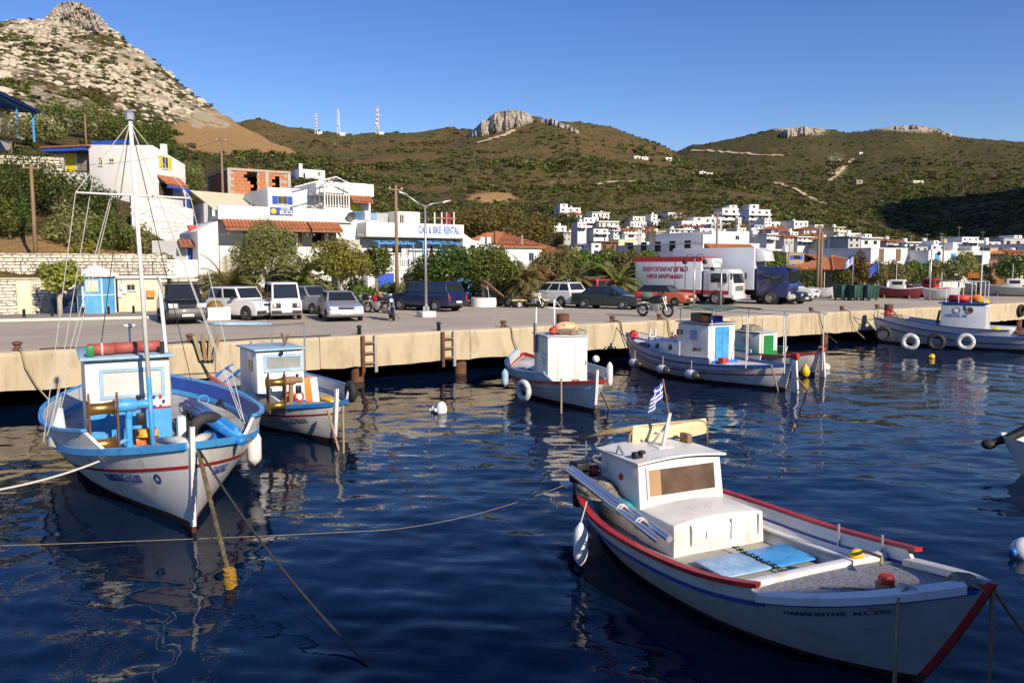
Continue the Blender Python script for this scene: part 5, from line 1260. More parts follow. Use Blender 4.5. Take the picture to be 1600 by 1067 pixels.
# radio masts on the ridge
def mast(u, v0, v1, label, dishes, red):
    d = hit(u, v0+2, 300); p = PD(u, v0, d); h = (v0-v1)/F*d; t = thing('radio_mast', label, 'mast', (p.x, p.y, tz(p.x, d)-1), 0, 'radio masts on the ridge')
    m = MB(); w = h*.055
    MR, MW = mat('mast_red', (.45, .12, .10), .6), mat('mast_white', (.7, .7, .7), .6)
    for sx in (-1, 1):
        for sy in (-1, 1): m.tube([(sx*w, sy*w, 0), (sx*w*.55, sy*w*.55, h+1)], .14, 4, m=0)
    n = 12
    for i in range(n):
        z0, z1 = h*i/n, h*(i+1)/n; k0, k1 = w*(1-.45*i/n), w*(1-.45*(i+1)/n)
        for (ax, ay, bx, by) in ((-1, -1, 1, -1), (1, -1, 1, 1), (1, 1, -1, 1), (-1, 1, -1, -1)):
            m.tube([(ax*k0, ay*k0, z0+1), (bx*k1, by*k1, z1+1)], .1, 4, m=(i % 2 if red else 0)); m.tube([(bx*k0, by*k0, z0+1), (ax*k1, ay*k1, z1+1)], .1, 4, m=(i % 2 if red else 0))
    m.build('lattice', [MW, MR], t)
    for (zz, s, x) in dishes: part('dish', MATS['mast_white'], t, lambda m: m.lathe([(.1, 0), (s, .3), (s, .6), (.1, .6)], (x*w, -w-.3, zz*h), 10, axis='Y'), smooth=True)
    part('equipment_hut', WHITE, t, lambda m: m.b2((w*1.5, -2, 0), (w*1.5+4, 1, 3)))
mast(494, 208, 177, 'thin red and white mast, leftmost on the ridge', [(.75, .7, 0), (.45, .6, .4)], True)
mast(529, 210, 172, 'grey lattice mast, middle one on the ridge', [(.9, .6, 0), (.45, 1.0, .5)], False)
mast(590, 209, 167, 'tallest mast with several round dishes on the ridge', [(.4, 1.5, -.8), (.55, 1.0, -.4), (.7, 1.0, .8), (.85, .7, 0), (.3, 1.0, .5)], True)
# ================================================================ VEHICLES
def paint(name, rgb, rough=.3, metal=0.0): return mat('paint_'+name, rgb, rough, metal, var=.06, scale=1.2, coat=.5, c2=tuple(min(1, c*.8+.03) for c in rgb), c2w=.66, c2scale=1.4)
TAIL = mat('tail_lamp_red', (.40, .015, .012), .25, var=0); HEADL = mat('headlamp_glass', (.72, .74, .76), .12, .3, var=0); INDI = mat('indicator_orange', (.75, .28, .02), .3, var=0)
PLATE = mat('number_plate', (.78, .78, .76), .5, var=.02); TRIM = mat('black_plastic_trim', (.03, .03, .032), .6, var=.1); SEATC = mat('dark_interior', (.03, .028, .026), .8, var=.1)
WHEEL_ME = {}
def wheel(par, x, y, r, w=.19, rim=STEEL, name='wheel'):
    key = (round(r, 3), w, rim.name)
    if key not in WHEEL_ME:
        t = MB(); t.lathe([(r*.62, -w/2), (r*.9, -w/2), (r, -w*.3), (r, w*.3), (r*.9, w/2), (r*.62, w/2)], n=22, axis='Y', cap=False); tm = t.mesh('tyre', RUBBER, True)
        q = MB(); q.lathe([(r*.64, -w*.40), (r*.56, -w*.30), (r*.2, -w*.44), (.001, -w*.46)], n=20, axis='Y', cap=False); q.lathe([(.001, w*.46), (r*.2, w*.44), (r*.56, w*.30), (r*.64, w*.40)], n=20, axis='Y', cap=False)
        for k in range(8):
            a = k*math.pi/4; q.lathe([(.03, -w*.455), (.03, -w*.40)], (math.cos(a)*r*.38, 0, math.sin(a)*r*.38), 6, axis='Y', m=1)
        WHEEL_ME[key] = (tm, q.mesh('rim', [rim, DARK], True))
    o = bpy.data.objects.new(name, WHEEL_ME[key][0]); COL.objects.link(o); o.parent = par; o.location = (x, y, r)
    q = bpy.data.objects.new('rim', WHEEL_ME[key][1]); COL.objects.link(q); q.parent = o
    return o
def frustum(m, b, t, mi=0):
    """b,t = (x0,x1,y,z): bottom and top rectangles"""
    vs = [(b[0], -b[2], b[3]), (b[1], -b[2], b[3]), (b[1], b[2], b[3]), (b[0], b[2], b[3]), (t[0], -t[2], t[3]), (t[1], -t[2], t[3]), (t[1], t[2], t[3]), (t[0], t[2], t[3])]
    m.add(vs, [(3, 2, 1, 0), (4, 5, 6, 7), (0, 1, 5, 4), (1, 2, 6, 5), (2, 3, 7, 6), (3, 0, 4, 7)], mi); return vs
def glass_on(par, q4, name, inset=.1, off=.008, mt=None, lo=.08, hi=.08):
    """pane laid on a quad face (bl, br, tr, tl), inset by fractions"""
    bl, br, tr, tl = [Vector(p) for p in q4]; n = (br-bl).cross(tl-bl).normalized()
    def pt(u, v): return bl.lerp(br, u).lerp(tl.lerp(tr, u), v)+n*off
    m = MB(); c = [pt(inset, lo), pt(1-inset, lo), pt(1-inset, 1-hi), pt(inset, 1-hi)]; c2 = [p-n*.03 for p in c]
    m.add(c+c2, [(0, 1, 2, 3), (7, 6, 5, 4), (0, 4, 5, 1), (1, 5, 6, 2), (2, 6, 7, 3), (3, 7, 4, 0)])
    return m.build(name, mt or CARGLASS, par)
def car(name, label, cat, u, v, h, pt, L=4.1, W=1.7, prof=None, cab=None, r=.30, axles=(.29, -.30), rim=STEEL, group='parked vehicles on the quay', gh=.2, bump=TRIM, rack=False, ghmat=None, sidewin=2, headz=.66, headr=(.34, .16), grille=True, spare=False):
    p = Q(u, v); t = thing(name, label, cat, (p.x, p.y, QZ), math.atan2(h[1], h[0]), group)
    hl = L/2
    # body: side outline pushed across, upper edge pulled in
    m = MB(); n = len(prof); ys = [(-W/2, 1), (-W/2+.07, 1.0), (W/2-.07, 1.0), (W/2, 1)]
    rows = []
    for yy in (-W/2, -W/2+.05, W/2-.05, W/2):
        k = 1.0 if abs(yy) < W/2-.01 else .985
        rows.append([(x*k, yy, z if z > .35 else z) if abs(yy) < W/2-.01 else (x*k, yy, .24+(z-.24)*.955) for x, z in prof])
    base = 0
    for rr in rows: m.v.extend(rr)
    for i in range(3):
        for j in range(n): a, b2 = i*n+j, i*n+(j+1) % n; m.f.append((a, b2, b2+n, a+n)); m.m.append(0)
    m.f.append(tuple(reversed(range(n)))); m.m.append(0); m.f.append(tuple(range(3*n, 4*n))); m.m.append(0)
    m.build('body', pt, t, bevel=.03)
    # greenhouse
    (bx0, bx1, bz), (tx0, tx1, tz_) = cab; wb, wt = W/2-.05, W/2-gh
    m = MB(); V = frustum(m, (bx0, bx1, wb, bz-.01), (tx0, tx1, wt, tz_)); m.build('cabin', ghmat or pt, t, bevel=.045)
    glass_on(t, (V[1], V[2], V[6], V[5]), 'windscreen', .07, .012, lo=.10, hi=.10); glass_on(t, (V[3], V[0], V[4], V[7]), 'rear_window', .09, .012, lo=.16, hi=.12)
    for sg, q in ((-1, (V[0], V[1], V[5], V[4])), (1, (V[2], V[3], V[7], V[6]))):
        bl, br, tr, tl = [Vector(a) for a in q]
        for k in range(sidewin):
            a, b2 = k/sidewin, (k+1)/sidewin
            glass_on(t, (bl.lerp(br, a), bl.lerp(br, b2), tl.lerp(tr, b2), tl.lerp(tr, a)), 'side_window', .07, .012, lo=.12, hi=.14)
    for ax in axles:
        for sg in (-1, 1):
            wheel(t, ax*L, sg*(W/2-.055), r, .19, rim); part('wheel_well', DARK, t, lambda m: m.lathe([(r*1.16, -.005), (r*1.16, .005)], (ax*L, sg*(W/2+.004), r), 20, axis='Y'))
            part('wheel_arch', TRIM, t, lambda m: m.lathe([(r*1.02, -.014), (r*1.18, -.014), (r*1.18, .012), (r*1.02, .012)], (ax*L, sg*(W/2-.004), r), 20, axis='Y', cap=False))
    for sg in (-1, 1):
        part('headlight', HEADL, t, lambda m: m.box((hl-.05, sg*(W/2-.26), headz), (.12, headr[0], headr[1]), rz=-sg*.28), bevel=.03)
        part('tail_light', TAIL, t, lambda m: m.box((-hl+.04, sg*(W/2-.12), .80), (.1, .14, .34)), bevel=.02)
        part('mirror', TRIM, t, lambda m: m.box((bx1-.35, sg*(W/2+.09), bz+.07), (.12, .2, .13)), bevel=.03)
        part('door_handle', TRIM, t, lambda m: m.box((.05, sg*(W/2+.004), bz-.16), (.16, .025, .035)))
    part('front_bumper', bump, t, lambda m: m.box((hl-.02, 0, .40), (.16, W-.06, .17)), bevel=.04); part('rear_bumper', bump, t, lambda m: m.box((-hl+.02, 0, .44), (.14, W-.06, .18)), bevel=.04)
    if grille: part('grille', TRIM, t, lambda m: [m.box((hl-.01, 0, headz-.05+k*.04), (.05, W*.40, .022)) for k in range(3)])
    for sx, zz in ((1, .43), (-1, .58)): part('number_plate', PLATE, t, lambda m: m.box((sx*(hl+.068), 0, zz), (.015, .5, .11)))
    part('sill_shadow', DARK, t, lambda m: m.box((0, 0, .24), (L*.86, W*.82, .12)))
    part('steering_wheel', TRIM, t, lambda m: m.torus((0, 0, 0), .17, .015, 'X', 14, 5, M=Matrix.Translation((bx1-.75, .35, bz+.02)) @ Matrix.Rotation(R(70), 4, 'Y')))
    if rack: part('roof_rack', BLKM, t, lambda m: [m.tube([(tx0+.1, s*(wt-.05), tz_+.06), (tx1-.1, s*(wt-.05), tz_+.06)], .02, 6) for s in (-1, 1)]+[m.tube([(x, -wt+.05, tz_+.06), (x, wt-.05, tz_+.06)], .018, 6) for x in np.linspace(tx0+.15, tx1-.15, 4)])
    return t
def hatch_prof(L, hood, belt, rear=None, nose=.45):
    h = L/2; rear = rear or belt
    return [(-h, .32), (-h*.97, .24), (h*.95, .24), (h, .34), (h*.995, nose+.12), (h*.93, hood-.08), (h*.8, hood), (h*.36, belt), (-h*.9, rear), (-h*.985, rear-.12), (-h, .6)]
BLACKP, WHITEP, SILVERP, BLUEP, REDP2, GREENP, ORNGP, NAVYP = paint('black', (.010, .010, .012), .45), paint('white', (.74, .74, .72)), paint('silver', (.50, .51, .52), .32, .5), paint('blue', (.010, .020, .075)), paint('red', (.45, .02, .025)), paint('dark_green', (.018, .026, .025)), paint('orange', (.52, .13, .04), .45), paint('navy', (.012, .018, .045))
car('van', 'black compact van facing the water beside the white planter', 'van', 284, 503, (.50, -.866), BLACKP, 4.2, 1.74, hatch_prof(4.2, .98, 1.08, 1.1), ((-2.0, 1.05, 1.08), (-1.9, .35, 1.80)), .31, (.31, -.31), gh=.17, headz=.86, headr=(.42, .22), rack=True)
car('offroader', 'boxy white three door offroader beside the white minivan', 'car', 381, 498, (.86, -.51), WHITEP, 3.75, 1.66, hatch_prof(3.75, .98, 1.02, 1.02, .6), ((-1.72, .62, 1.02), (-1.62, .22, 1.62)), .34, (.30, -.29), gh=.14, headz=.78, headr=(.2, .2), rack=True, rim=mat('dull_rim', (.22, .21, .19), .6, .5))
t = car('minivan', 'white square fronted minivan parked nose to the water', 'van', 441, 497, (.40, -.915), WHITEP, 3.4, 1.5, [(-1.7, .32), (-1.66, .24), (1.62, .24), (1.7, .34), (1.7, .9), (1.66, .98), (-1.6, 1.0), (-1.68, .9), (-1.7, .6)], ((-1.66, 1.63, .99), (-1.6, 1.18, 1.84)), .28, (.30, -.31), gh=.12, headz=.72, headr=(.30, .2), grille=False)
for sg in (-1, 1): part('headlight_surround', TRIM, t, lambda m: m.box((1.69, sg*.47, .72), (.05, .40, .26)), bevel=.02)
car('estate_car', 'grey estate car half hidden between the minivan and the silver hatchback', 'car', 486, 489, (.80, -.60), paint('grey', (.30, .31, .32), .35, .4), 4.0, 1.68, hatch_prof(4.0, .9, .98, .98), ((-1.9, .75, .98), (-1.75, .2, 1.55)), .30, gh=.2, rack=True)
car('hatchback', 'silver hatchback parked nose to the water', 'car', 531, 499, (.36, -.933), SILVERP, 4.15, 1.7, hatch_prof(4.15, .80, .92, .95), ((-1.85, 1.0, .92), (-1.35, .18, 1.42)), .30, gh=.24, headz=.66, headr=(.42, .17), bump=SILVERP)
t = car('pickup', 'dark blue pickup with a hardtop seen from behind by the lamp post', 'pickup', 668, 485, (-.80, .60), BLUEP, 4.9, 1.75, [(-2.45, .45), (-2.4, .36), (2.35, .36), (2.45, .46), (2.44, .72), (2.3, .98), (1.4, 1.04), (1.2, 1.10), (-2.42, 1.10), (-2.45, 1.0)], ((-2.3, 1.35, 1.10), (-2.05, .75, 1.72)), .36, (.30, -.29), gh=.17, sidewin=4, headz=.82)
part('tow_bar', STEEL, t, lambda m: m.box((-2.55, 0, .45), (.2, .06, .06)))
car('crossover', 'white crossover with a blue tinged tailgate seen from behind', 'car', 868, 478, (-.70, .71), WHITEP, 4.3, 1.78, hatch_prof(4.3, .95, 1.02, 1.08), ((-2.0, 1.0, 1.03), (-1.65, .25, 1.60)), .34, gh=.24, headz=.8, sidewin=3)
car('red_van', 'red van half hidden behind the dark green saloon', 'van', 915, 474, (-.6, .8), REDP2, 4.1, 1.7, hatch_prof(4.1, .95, 1.05, 1.05), ((-2.0, 1.0, 1.05), (-1.95, .35, 1.75)), .30, gh=.14)
t = car('saloon', 'dark green saloon with a bare metal bonnet and round headlights', 'car', 952, 482, (.84, -.54), GREENP, 4.55, 1.74, [(-2.27, .4), (-2.2, .24), (2.2, .24), (2.27, .36), (2.26, .62), (2.2, .76), (1.0, .90), (-1.45, .98), (-2.15, .98), (-2.26, .85)], ((-1.65, 1.15, .94), (-1.1, .3, 1.40)), .31, gh=.25, headz=.68, headr=(.18, .17), bump=paint('bumper_grey', (.20, .21, .2), .4))
part('bonnet', paint('bare_metal', (.34, .35, .33), .4, .4), t, lambda m: m.add([(1.16, -.72, .915), (2.18, -.72, .785), (2.18, .72, .785), (1.16, .72, .915), (1.16, -.72, .88), (2.18, -.72, .75), (2.18, .72, .75), (1.16, .72, .88)], [(0, 1, 2, 3), (7, 6, 5, 4), (4, 5, 1, 0), (5, 6, 2, 1), (6, 7, 3, 2), (7, 4, 0, 3)]), bevel=.01)
for sg in (-1, 1): part('headlight', HEADL, t, lambda m: m.lathe([(.085, 0), (.085, .05), (.01, .07)], (2.24, sg*.38, .68), 12, axis='X'))
car('old_car', 'faded orange old hatchback in front of the fish truck', 'car', 1041, 477, (.75, -.66), ORNGP, 3.8, 1.58, hatch_prof(3.8, .86, .92, .92), ((-1.8, .75, .92), (-1.5, .2, 1.36)), .28, gh=.2, headz=.66, headr=(.2, .16), ghmat=BLACKP)
car('dark_estate', 'dark car behind the saloon in front of the palms', 'car', 985, 470, (-.8, .6), NAVYP, 4.3, 1.72, hatch_prof(4.3, .9, .98, 1.0), ((-2.0, .9, .98), (-1.7, .2, 1.55)), .30, rack=True)
car('pickup_van', 'white pickup van facing right beside the blue truck', 'pickup', 1229, 470, (.80, -.60), WHITEP, 4.6, 1.74, hatch_prof(4.6, 1.0, 1.06, 1.06), ((-.9, 1.15, 1.06), (-.8, .55, 1.70)), .34, (.30, -.30), gh=.16, headz=.78, sidewin=1)
car('hatchback_dark', 'dark blue hatchback tucked beside the blue truck', 'car', 1219, 474, (.72, -.69), NAVYP, 3.8, 1.62, hatch_prof(3.8, .84, .92, .95), ((-1.75, .9, .92), (-1.45, .2, 1.42)), .29, headz=.66, headr=(.36, .17))

def truck(label, u, v, h, cabm, boxm, L=7.6, W=2.3, cabH=2.55, boxH=3.25, lower=None, boxlen=5.1, name='truck'):
    p = Q(u, v); t = thing(name, label, 'truck', (p.x, p.y, QZ), math.atan2(h[1], h[0]), 'lorries on the quay'); hl = L/2; cl = L-boxlen-.15
    m = MB(); c0 = hl-cl
    m.prism([(c0, .55), (hl-.05, .5), (hl, .62), (hl, 1.45), (hl-.16, cabH-.18), (hl-.35, cabH), (c0+.05, cabH), (c0, cabH-.1)], -W/2, W/2); m.build('cab', cabm, t, bevel=.06)
    part('windscreen', CARGLASS, t, lambda m: m.add([(hl+.012, -W/2+.14, 1.50), (hl+.012, W/2-.14, 1.50), (hl-.135, W/2-.2, cabH-.3), (hl-.135, -W/2+.2, cabH-.3)], [(0, 1, 2, 3)]))
    for sg in (-1, 1):
        part('door_window', CARGLASS, t, lambda m: m.box((c0+cl*.52, sg*(W/2+.002), 1.85), (cl*.52, .02, .62)), bevel=.005)
        part('headlight', HEADL, t, lambda m: m.box((hl, sg*(W/2-.3), .78), (.08, .36, .2)), bevel=.02)
        part('mirror', TRIM, t, lambda m: (m.box((hl-.05, sg*(W/2+.2), 1.95), (.08, .18, .42)), m.tube([(hl-.15, sg*W/2, 2.2), (hl-.05, sg*(W/2+.2), 2.2)], .015, 5)))
        part('mudguard', TRIM, t, lambda m: m.lathe([(.50, -.12), (.56, -.12), (.56, .12), (.50, .12)], (hl-cl*.55, sg*(W/2-.1), .46), 18, axis='Y', cap=False))
        part('door_seam', TRIM, t, lambda m: (m.box((c0+cl*.16, sg*(W/2+.002), 1.35), (.015, .012, 1.5)), m.box((c0+cl*.86, sg*(W/2+.002), 1.45), (.015, .012, 1.3))))
    part('grille', TRIM, t, lambda m: [m.box((hl+.01, 0, 1.0+k*.07), (.05, W*.62, .035)) for k in range(5)]); part('bumper', lower or TRIM, t, lambda m: m.box((hl+.02, 0, .55), (.2, W, .34)), bevel=.05)
    part('number_plate', PLATE, t, lambda m: m.box((hl+.13, 0, .52), (.015, .5, .11)))
    bx0, bx1 = -hl, -hl+boxlen
    part('cargo_box', boxm, t, lambda m: m.b2((bx0, -W/2-.06, 1.0), (bx1, W/2+.06, boxH)), bevel=.03)
    part('chassis', BLKM, t, lambda m: m.b2((bx0+.1, -.5, .6), (hl-.4, .5, .95)))
    for ax in (hl-cl*.55, -hl+1.5):
        for sg in (-1, 1): wheel(t, ax, sg*(W/2-.08), .46, .28, FRAME)
    return t, bx0, bx1, W, boxH
RLET = mat('dark_red_letter', (.30, .015, .035), .5, var=.05); REDBAND = mat('red_band', (.36, .02, .03), .45, var=.1)
tk, bx0, bx1, W, bh = truck('white fish truck with a red roof band and red Greek lettering', 1076, 474, (.80, -.60), WHITEP, mat('truck_box_white', (.56, .60, .66), .5, var=.06, scale=1), L=7.4, W=2.25, cabH=2.45, boxH=3.3, boxlen=5.1, lower=WHITEP)
part('roof_band', REDBAND, tk, lambda m: m.b2((bx0-.02, -W/2-.075, bh-.32), (bx1+.02, W/2+.075, bh+.01)))
part('lower_band', REDBAND, tk, lambda m: (m.b2((bx0+.05, -W/2-.07, .75), (bx1-.05, W/2+.07, 1.0))))
part('cab_band', REDBAND, tk, lambda m: m.b2((bx1+.2, -W/2-.012, .72), (bx1+2.0, W/2+.012, .98)))
for fx in (.62, .77): part('box_seam', TRIM, tk, lambda m: m.b2((bx0+5.1*fx, -W/2-.068, 1.02), (bx0+5.1*fx+.03, W/2+.068, bh-.33)))
part('cooling_unit', WHITEP, tk, lambda m: m.b2((bx1+.02, -.85, 2.55), (bx1+.7, .85, 3.2)), bevel=.06)
text_mesh('greek_lettering', 'ΙΧΘΥΟΠΑΡΑΓΩΓΙΚΟ', .42, RLET, tk, (bx0+5.1*.47, -W/2-.066, 2.42), (R(90), 0, 0), 3.5, .005, bold=.012)
text_mesh('greek_lettering', 'ΑΦΟΙ ΜΑΡΗΔΑΚΗ', .40, RLET, tk, (bx0+5.1*.46, -W/2-.066, 1.92), (R(90), 0, 0), 2.8, .005, bold=.012)
for o in list(tk.children):
    pass
tk2, bx0, bx1, W, bh = truck('blue cabbed lorry with a tall white box standing behind the fish truck', 1146, 473, (.80, -.60), paint('lorry_blue', (.018, .028, .13), .3), mat('truck_box_pale', (.50, .54, .62), .5, var=.05, scale=1), L=8.6, W=2.35, cabH=2.6, boxH=3.95, boxlen=6.2, lower=mat('lorry_silver', (.48, .48, .46), .5, .3, var=.1))
part('wind_deflector', WHITEP, tk2, lambda m: m.prism([(bx1+.03, bh-1.0), (bx1+.75, bh-.95), (bx1+.55, bh-.25), (bx1+.03, bh-.05)], -.95, .95), bevel=.05)
part('sun_visor', mat('smoked_plastic', (.05, .05, .06), .3), tk2, lambda m: m.box((4.2, 0, 2.52), (.32, 2.0, .05), ry=.3))
part('bonnet_panel', paint('bright_blue', (.04, .09, .42), .3), tk2, lambda m: m.box((4.302, 0, 1.28), (.02, 1.9, .34)))

def motorbike(label, u, v, h, pt, box=None, group='motorcycles on the quay', sc=1.0, cargo=None):
    p = Q(u, v); t = thing('motorcycle', label, 'motorcycle', (p.x, p.y, QZ), math.atan2(h[1], h[0]), group); t.scale = (sc, sc, sc); t.rotation_euler = (R(6), 0, t.rotation_euler[2])
    for x in (.66, -.66):
        w = part('wheel', RUBBER, t, lambda m: m.torus((x, 0, .31), .255, .055, 'Y', 22, 8), smooth=True)
        part('rim', FRAME, w, lambda m: (m.torus((x, 0, .31), .20, .014, 'Y', 20, 5), m.lathe([(.05, -.05), (.05, .05)], (x, 0, .31), 8, axis='Y'), [m.tube([(x, .02*(-1)**k, .31), (x+math.cos(k*math.pi/7)*.2, 0, .31+math.sin(k*math.pi/7)*.2)], .005, 3) for k in range(14)]))
    part('frame', BLKM, t, lambda m: (m.tube([(.42, 0, .85), (.1, 0, .45), (-.25, 0, .40), (-.66, 0, .31)], .028, 6), m.tube([(.42, 0, .88), (0, 0, .74), (-.5, 0, .72), (-.75, 0, .74)], .025, 6)))
    part('fork', STEEL, t, lambda m: [m.tube([(.66, s*.08, .31), (.46, s*.08, .95)], .022, 6) for s in (-1, 1)])
    part('tank', pt, t, lambda m: m.ball((.12, 0, .83), .23, 12, 8, sc=(1.5, .85, .8)), smooth=True); part('seat', TRIM, t, lambda m: m.box((-.38, 0, .80), (.62, .24, .1)), bevel=.04)
    part('engine', FRAME, t, lambda m: (m.box((.02, 0, .46), (.46, .30, .34)), m.box((.08, 0, .62), (.16, .16, .16)), m.lathe([(.09, -.16), (.09, .16)], (-.02, 0, .42), 12, axis='Y')), bevel=.03)
    part('handlebar', BLKM, t, lambda m: m.tube([(.36, -.36, 1.03), (.44, -.14, 1.0), (.44, .14, 1.0), (.36, .36, 1.03)], .016, 6))
    part('headlight', HEADL, t, lambda m: m.lathe([(.05, -.1), (.10, .0), (.08, .03), (.01, .04)], (.56, 0, .90), 12, axis='X'), smooth=True)
    part('front_mudguard', pt, t, lambda m: m.lathe([(.32, -.06), (.335, 0), (.32, .06)], (.66, 0, .34), 20, axis='Y')) if False else part('front_mudguard', pt, t, lambda m: m.grid([[(.66+math.cos(a)*.33, y, .31+math.sin(a)*.33) for y in (-.06, 0, .06)] for a in np.linspace(.5, 2.3, 9)]))
    part('rear_mudguard', TRIM, t, lambda m: m.grid([[(-.66+math.cos(a)*.35, y, .31+math.sin(a)*.35) for y in (-.07, 0, .07)] for a in np.linspace(.9, 2.9, 9)]))
    part('exhaust', CHROME, t, lambda m: m.tube([(.1, -.14, .35), (-.3, -.16, .30), (-.85, -.17, .42)], [.025, .035, .05], 8), smooth=True)
    part('tail_light', TAIL, t, lambda m: m.box((-.88, 0, .72), (.05, .12, .08))); part('kick_stand', BLKM, t, lambda m: m.tube([(-.1, .12, .35), (-.05, .34, -.01)], .014, 5))
    for s in (-1, 1): part('mirror', BLKM, t, lambda m: (m.tube([(.4, s*.25, 1.02), (.38, s*.3, 1.2)], .008, 4), m.box((.38, s*.33, 1.22), (.03, .11, .07))))
    if box: part('top_box', box, t, lambda m: m.box((-.78, 0, 1.0), (.38, .42, .32)), bevel=.05)
    if cargo: part('load', cargo, t, lambda m: m.ball((-.45, 0, 1.0), .3, 12, 8, sc=(1.2, .9, .6)), smooth=True)
    return t
motorbike('black motorcycle with a red rear case, standing alone near the quay edge', 1024, 495, (.78, -.62), BLACKP, REDP, cargo=GTARP, sc=1.12)
motorbike('dark blue scooter parked end on in front of the blue pickup', 613, 500, (.25, -.97), NAVYP, NAVYP, sc=1.1)
motorbike('black motorcycle under the dark green tree, nearer of two', 717, 478, (-.5, .85), BLACKP)
motorbike('black motorcycle under the dark green tree, farther of two', 703, 474, (-.6, .8), BLACKP)
motorbike('motorcycle loaded with a tan sack and red panels behind the silver hatchback', 588, 489, (-.8, .5), REDP2, None, cargo=mat('sack_cloth', (.42, .34, .22), .95, var=.2, bump=.4))
motorbike('black motorcycle with a yellow carton behind the silver hatchback', 574, 487, (-.85, .4), BLACKP, YELP)
motorbike('pale scooter in front of the white crossover', 835, 481, (.7, -.7), mat('paint_cream', (.6, .5, .3), .4), None)
# waste bins
def bin_(u, v, label):
    p = Q(u, v); t = thing('waste_bin', label, 'waste bin', (p.x, p.y, QZ), R(24), 'green waste bins on the quay')
    G = mat('bin_green', (.012, .055, .040), .5, var=.15, scale=3)
    part('body', G, t, lambda m: m.box((0, 0, .62), (1.15, .85, .9), taper=1.12), bevel=.04); part('lid', G, t, lambda m: m.box((0, .02, 1.14), (1.36, 1.05, .12), rx=.06), bevel=.05)
    for k in (-1, 0, 1): part('rib', G, t, lambda m: m.box((k*.36, -.46, .62), (.06, .06, .8), rx=.06))
    for sx in (-1, 1):
        for sy in (-1, 1): part('castor', RUBBER, t, lambda m: m.lathe([(.09, -.03), (.09, .03)], (sx*.45, sy*.32, .09), 10, axis='Y'))
    part('side_pin', STEEL, t, lambda m: m.tube([(-.75, 0, .98), (.75, 0, .98)], .03, 6))
bin_(1317, 469, 'dark green waste bin, leftmost of the three'); bin_(1337, 469.5, 'dark green waste bin, middle of the three'); bin_(1357, 469.5, 'dark green waste bin, rightmost of the three')
# boat trailer with tilted boards, yellow cart
p = Q(778, 479); t = thing('trailer', 'tilted grey wooden boat trailer beside the white planter', 'trailer', (p.x, p.y, QZ), R(20))
for k in range(6): part('plank', WOOD, t, lambda m: m.box((-.2, -.6+k*.24, 1.0), (2.5, .21, .05), ry=R(38)))
part('axle', STEEL, t, lambda m: m.tube([(.4, -.8, .32), (.4, .8, .32)], .04, 6)); part('drawbar', STEEL, t, lambda m: m.tube([(.4, 0, .35), (1.9, 0, .3)], .04, 6))
for s in (-1, 1): wheel(t, .4, s*.8, .3, .16)
part('prop', STEEL, t, lambda m: [m.tube([(-.9, s*.5, 1.5), (-.7, s*.5, 0)], .03, 6) for s in (-1, 1)])
p = Q(826, 480); t = thing('cart', 'low yellow flatbed cart with loose rods beside the crossover', 'cart', (p.x, p.y, QZ), R(18))
part('bed', mat('cart_yellow', (.50, .40, .14), .7, var=.2), t, lambda m: m.b2((-1.3, -.5, .42), (1.3, .5, .52)), bevel=.02)
for sx in (-.8, .8):
    for s in (-1, 1): wheel(t, sx, s*.5, .24, .12)
part('rods', RUST, t, lambda m: [m.tube([(-.9+k*.3, -.3+.1*k, .54), (.3+k*.22, .3-.08*k, .9+.05*k)], .025, 5) for k in range(5)]); part('frame_rail', TRIM, t, lambda m: m.b2((-1.3, -.54, .54), (-1.2, .54, .95)))
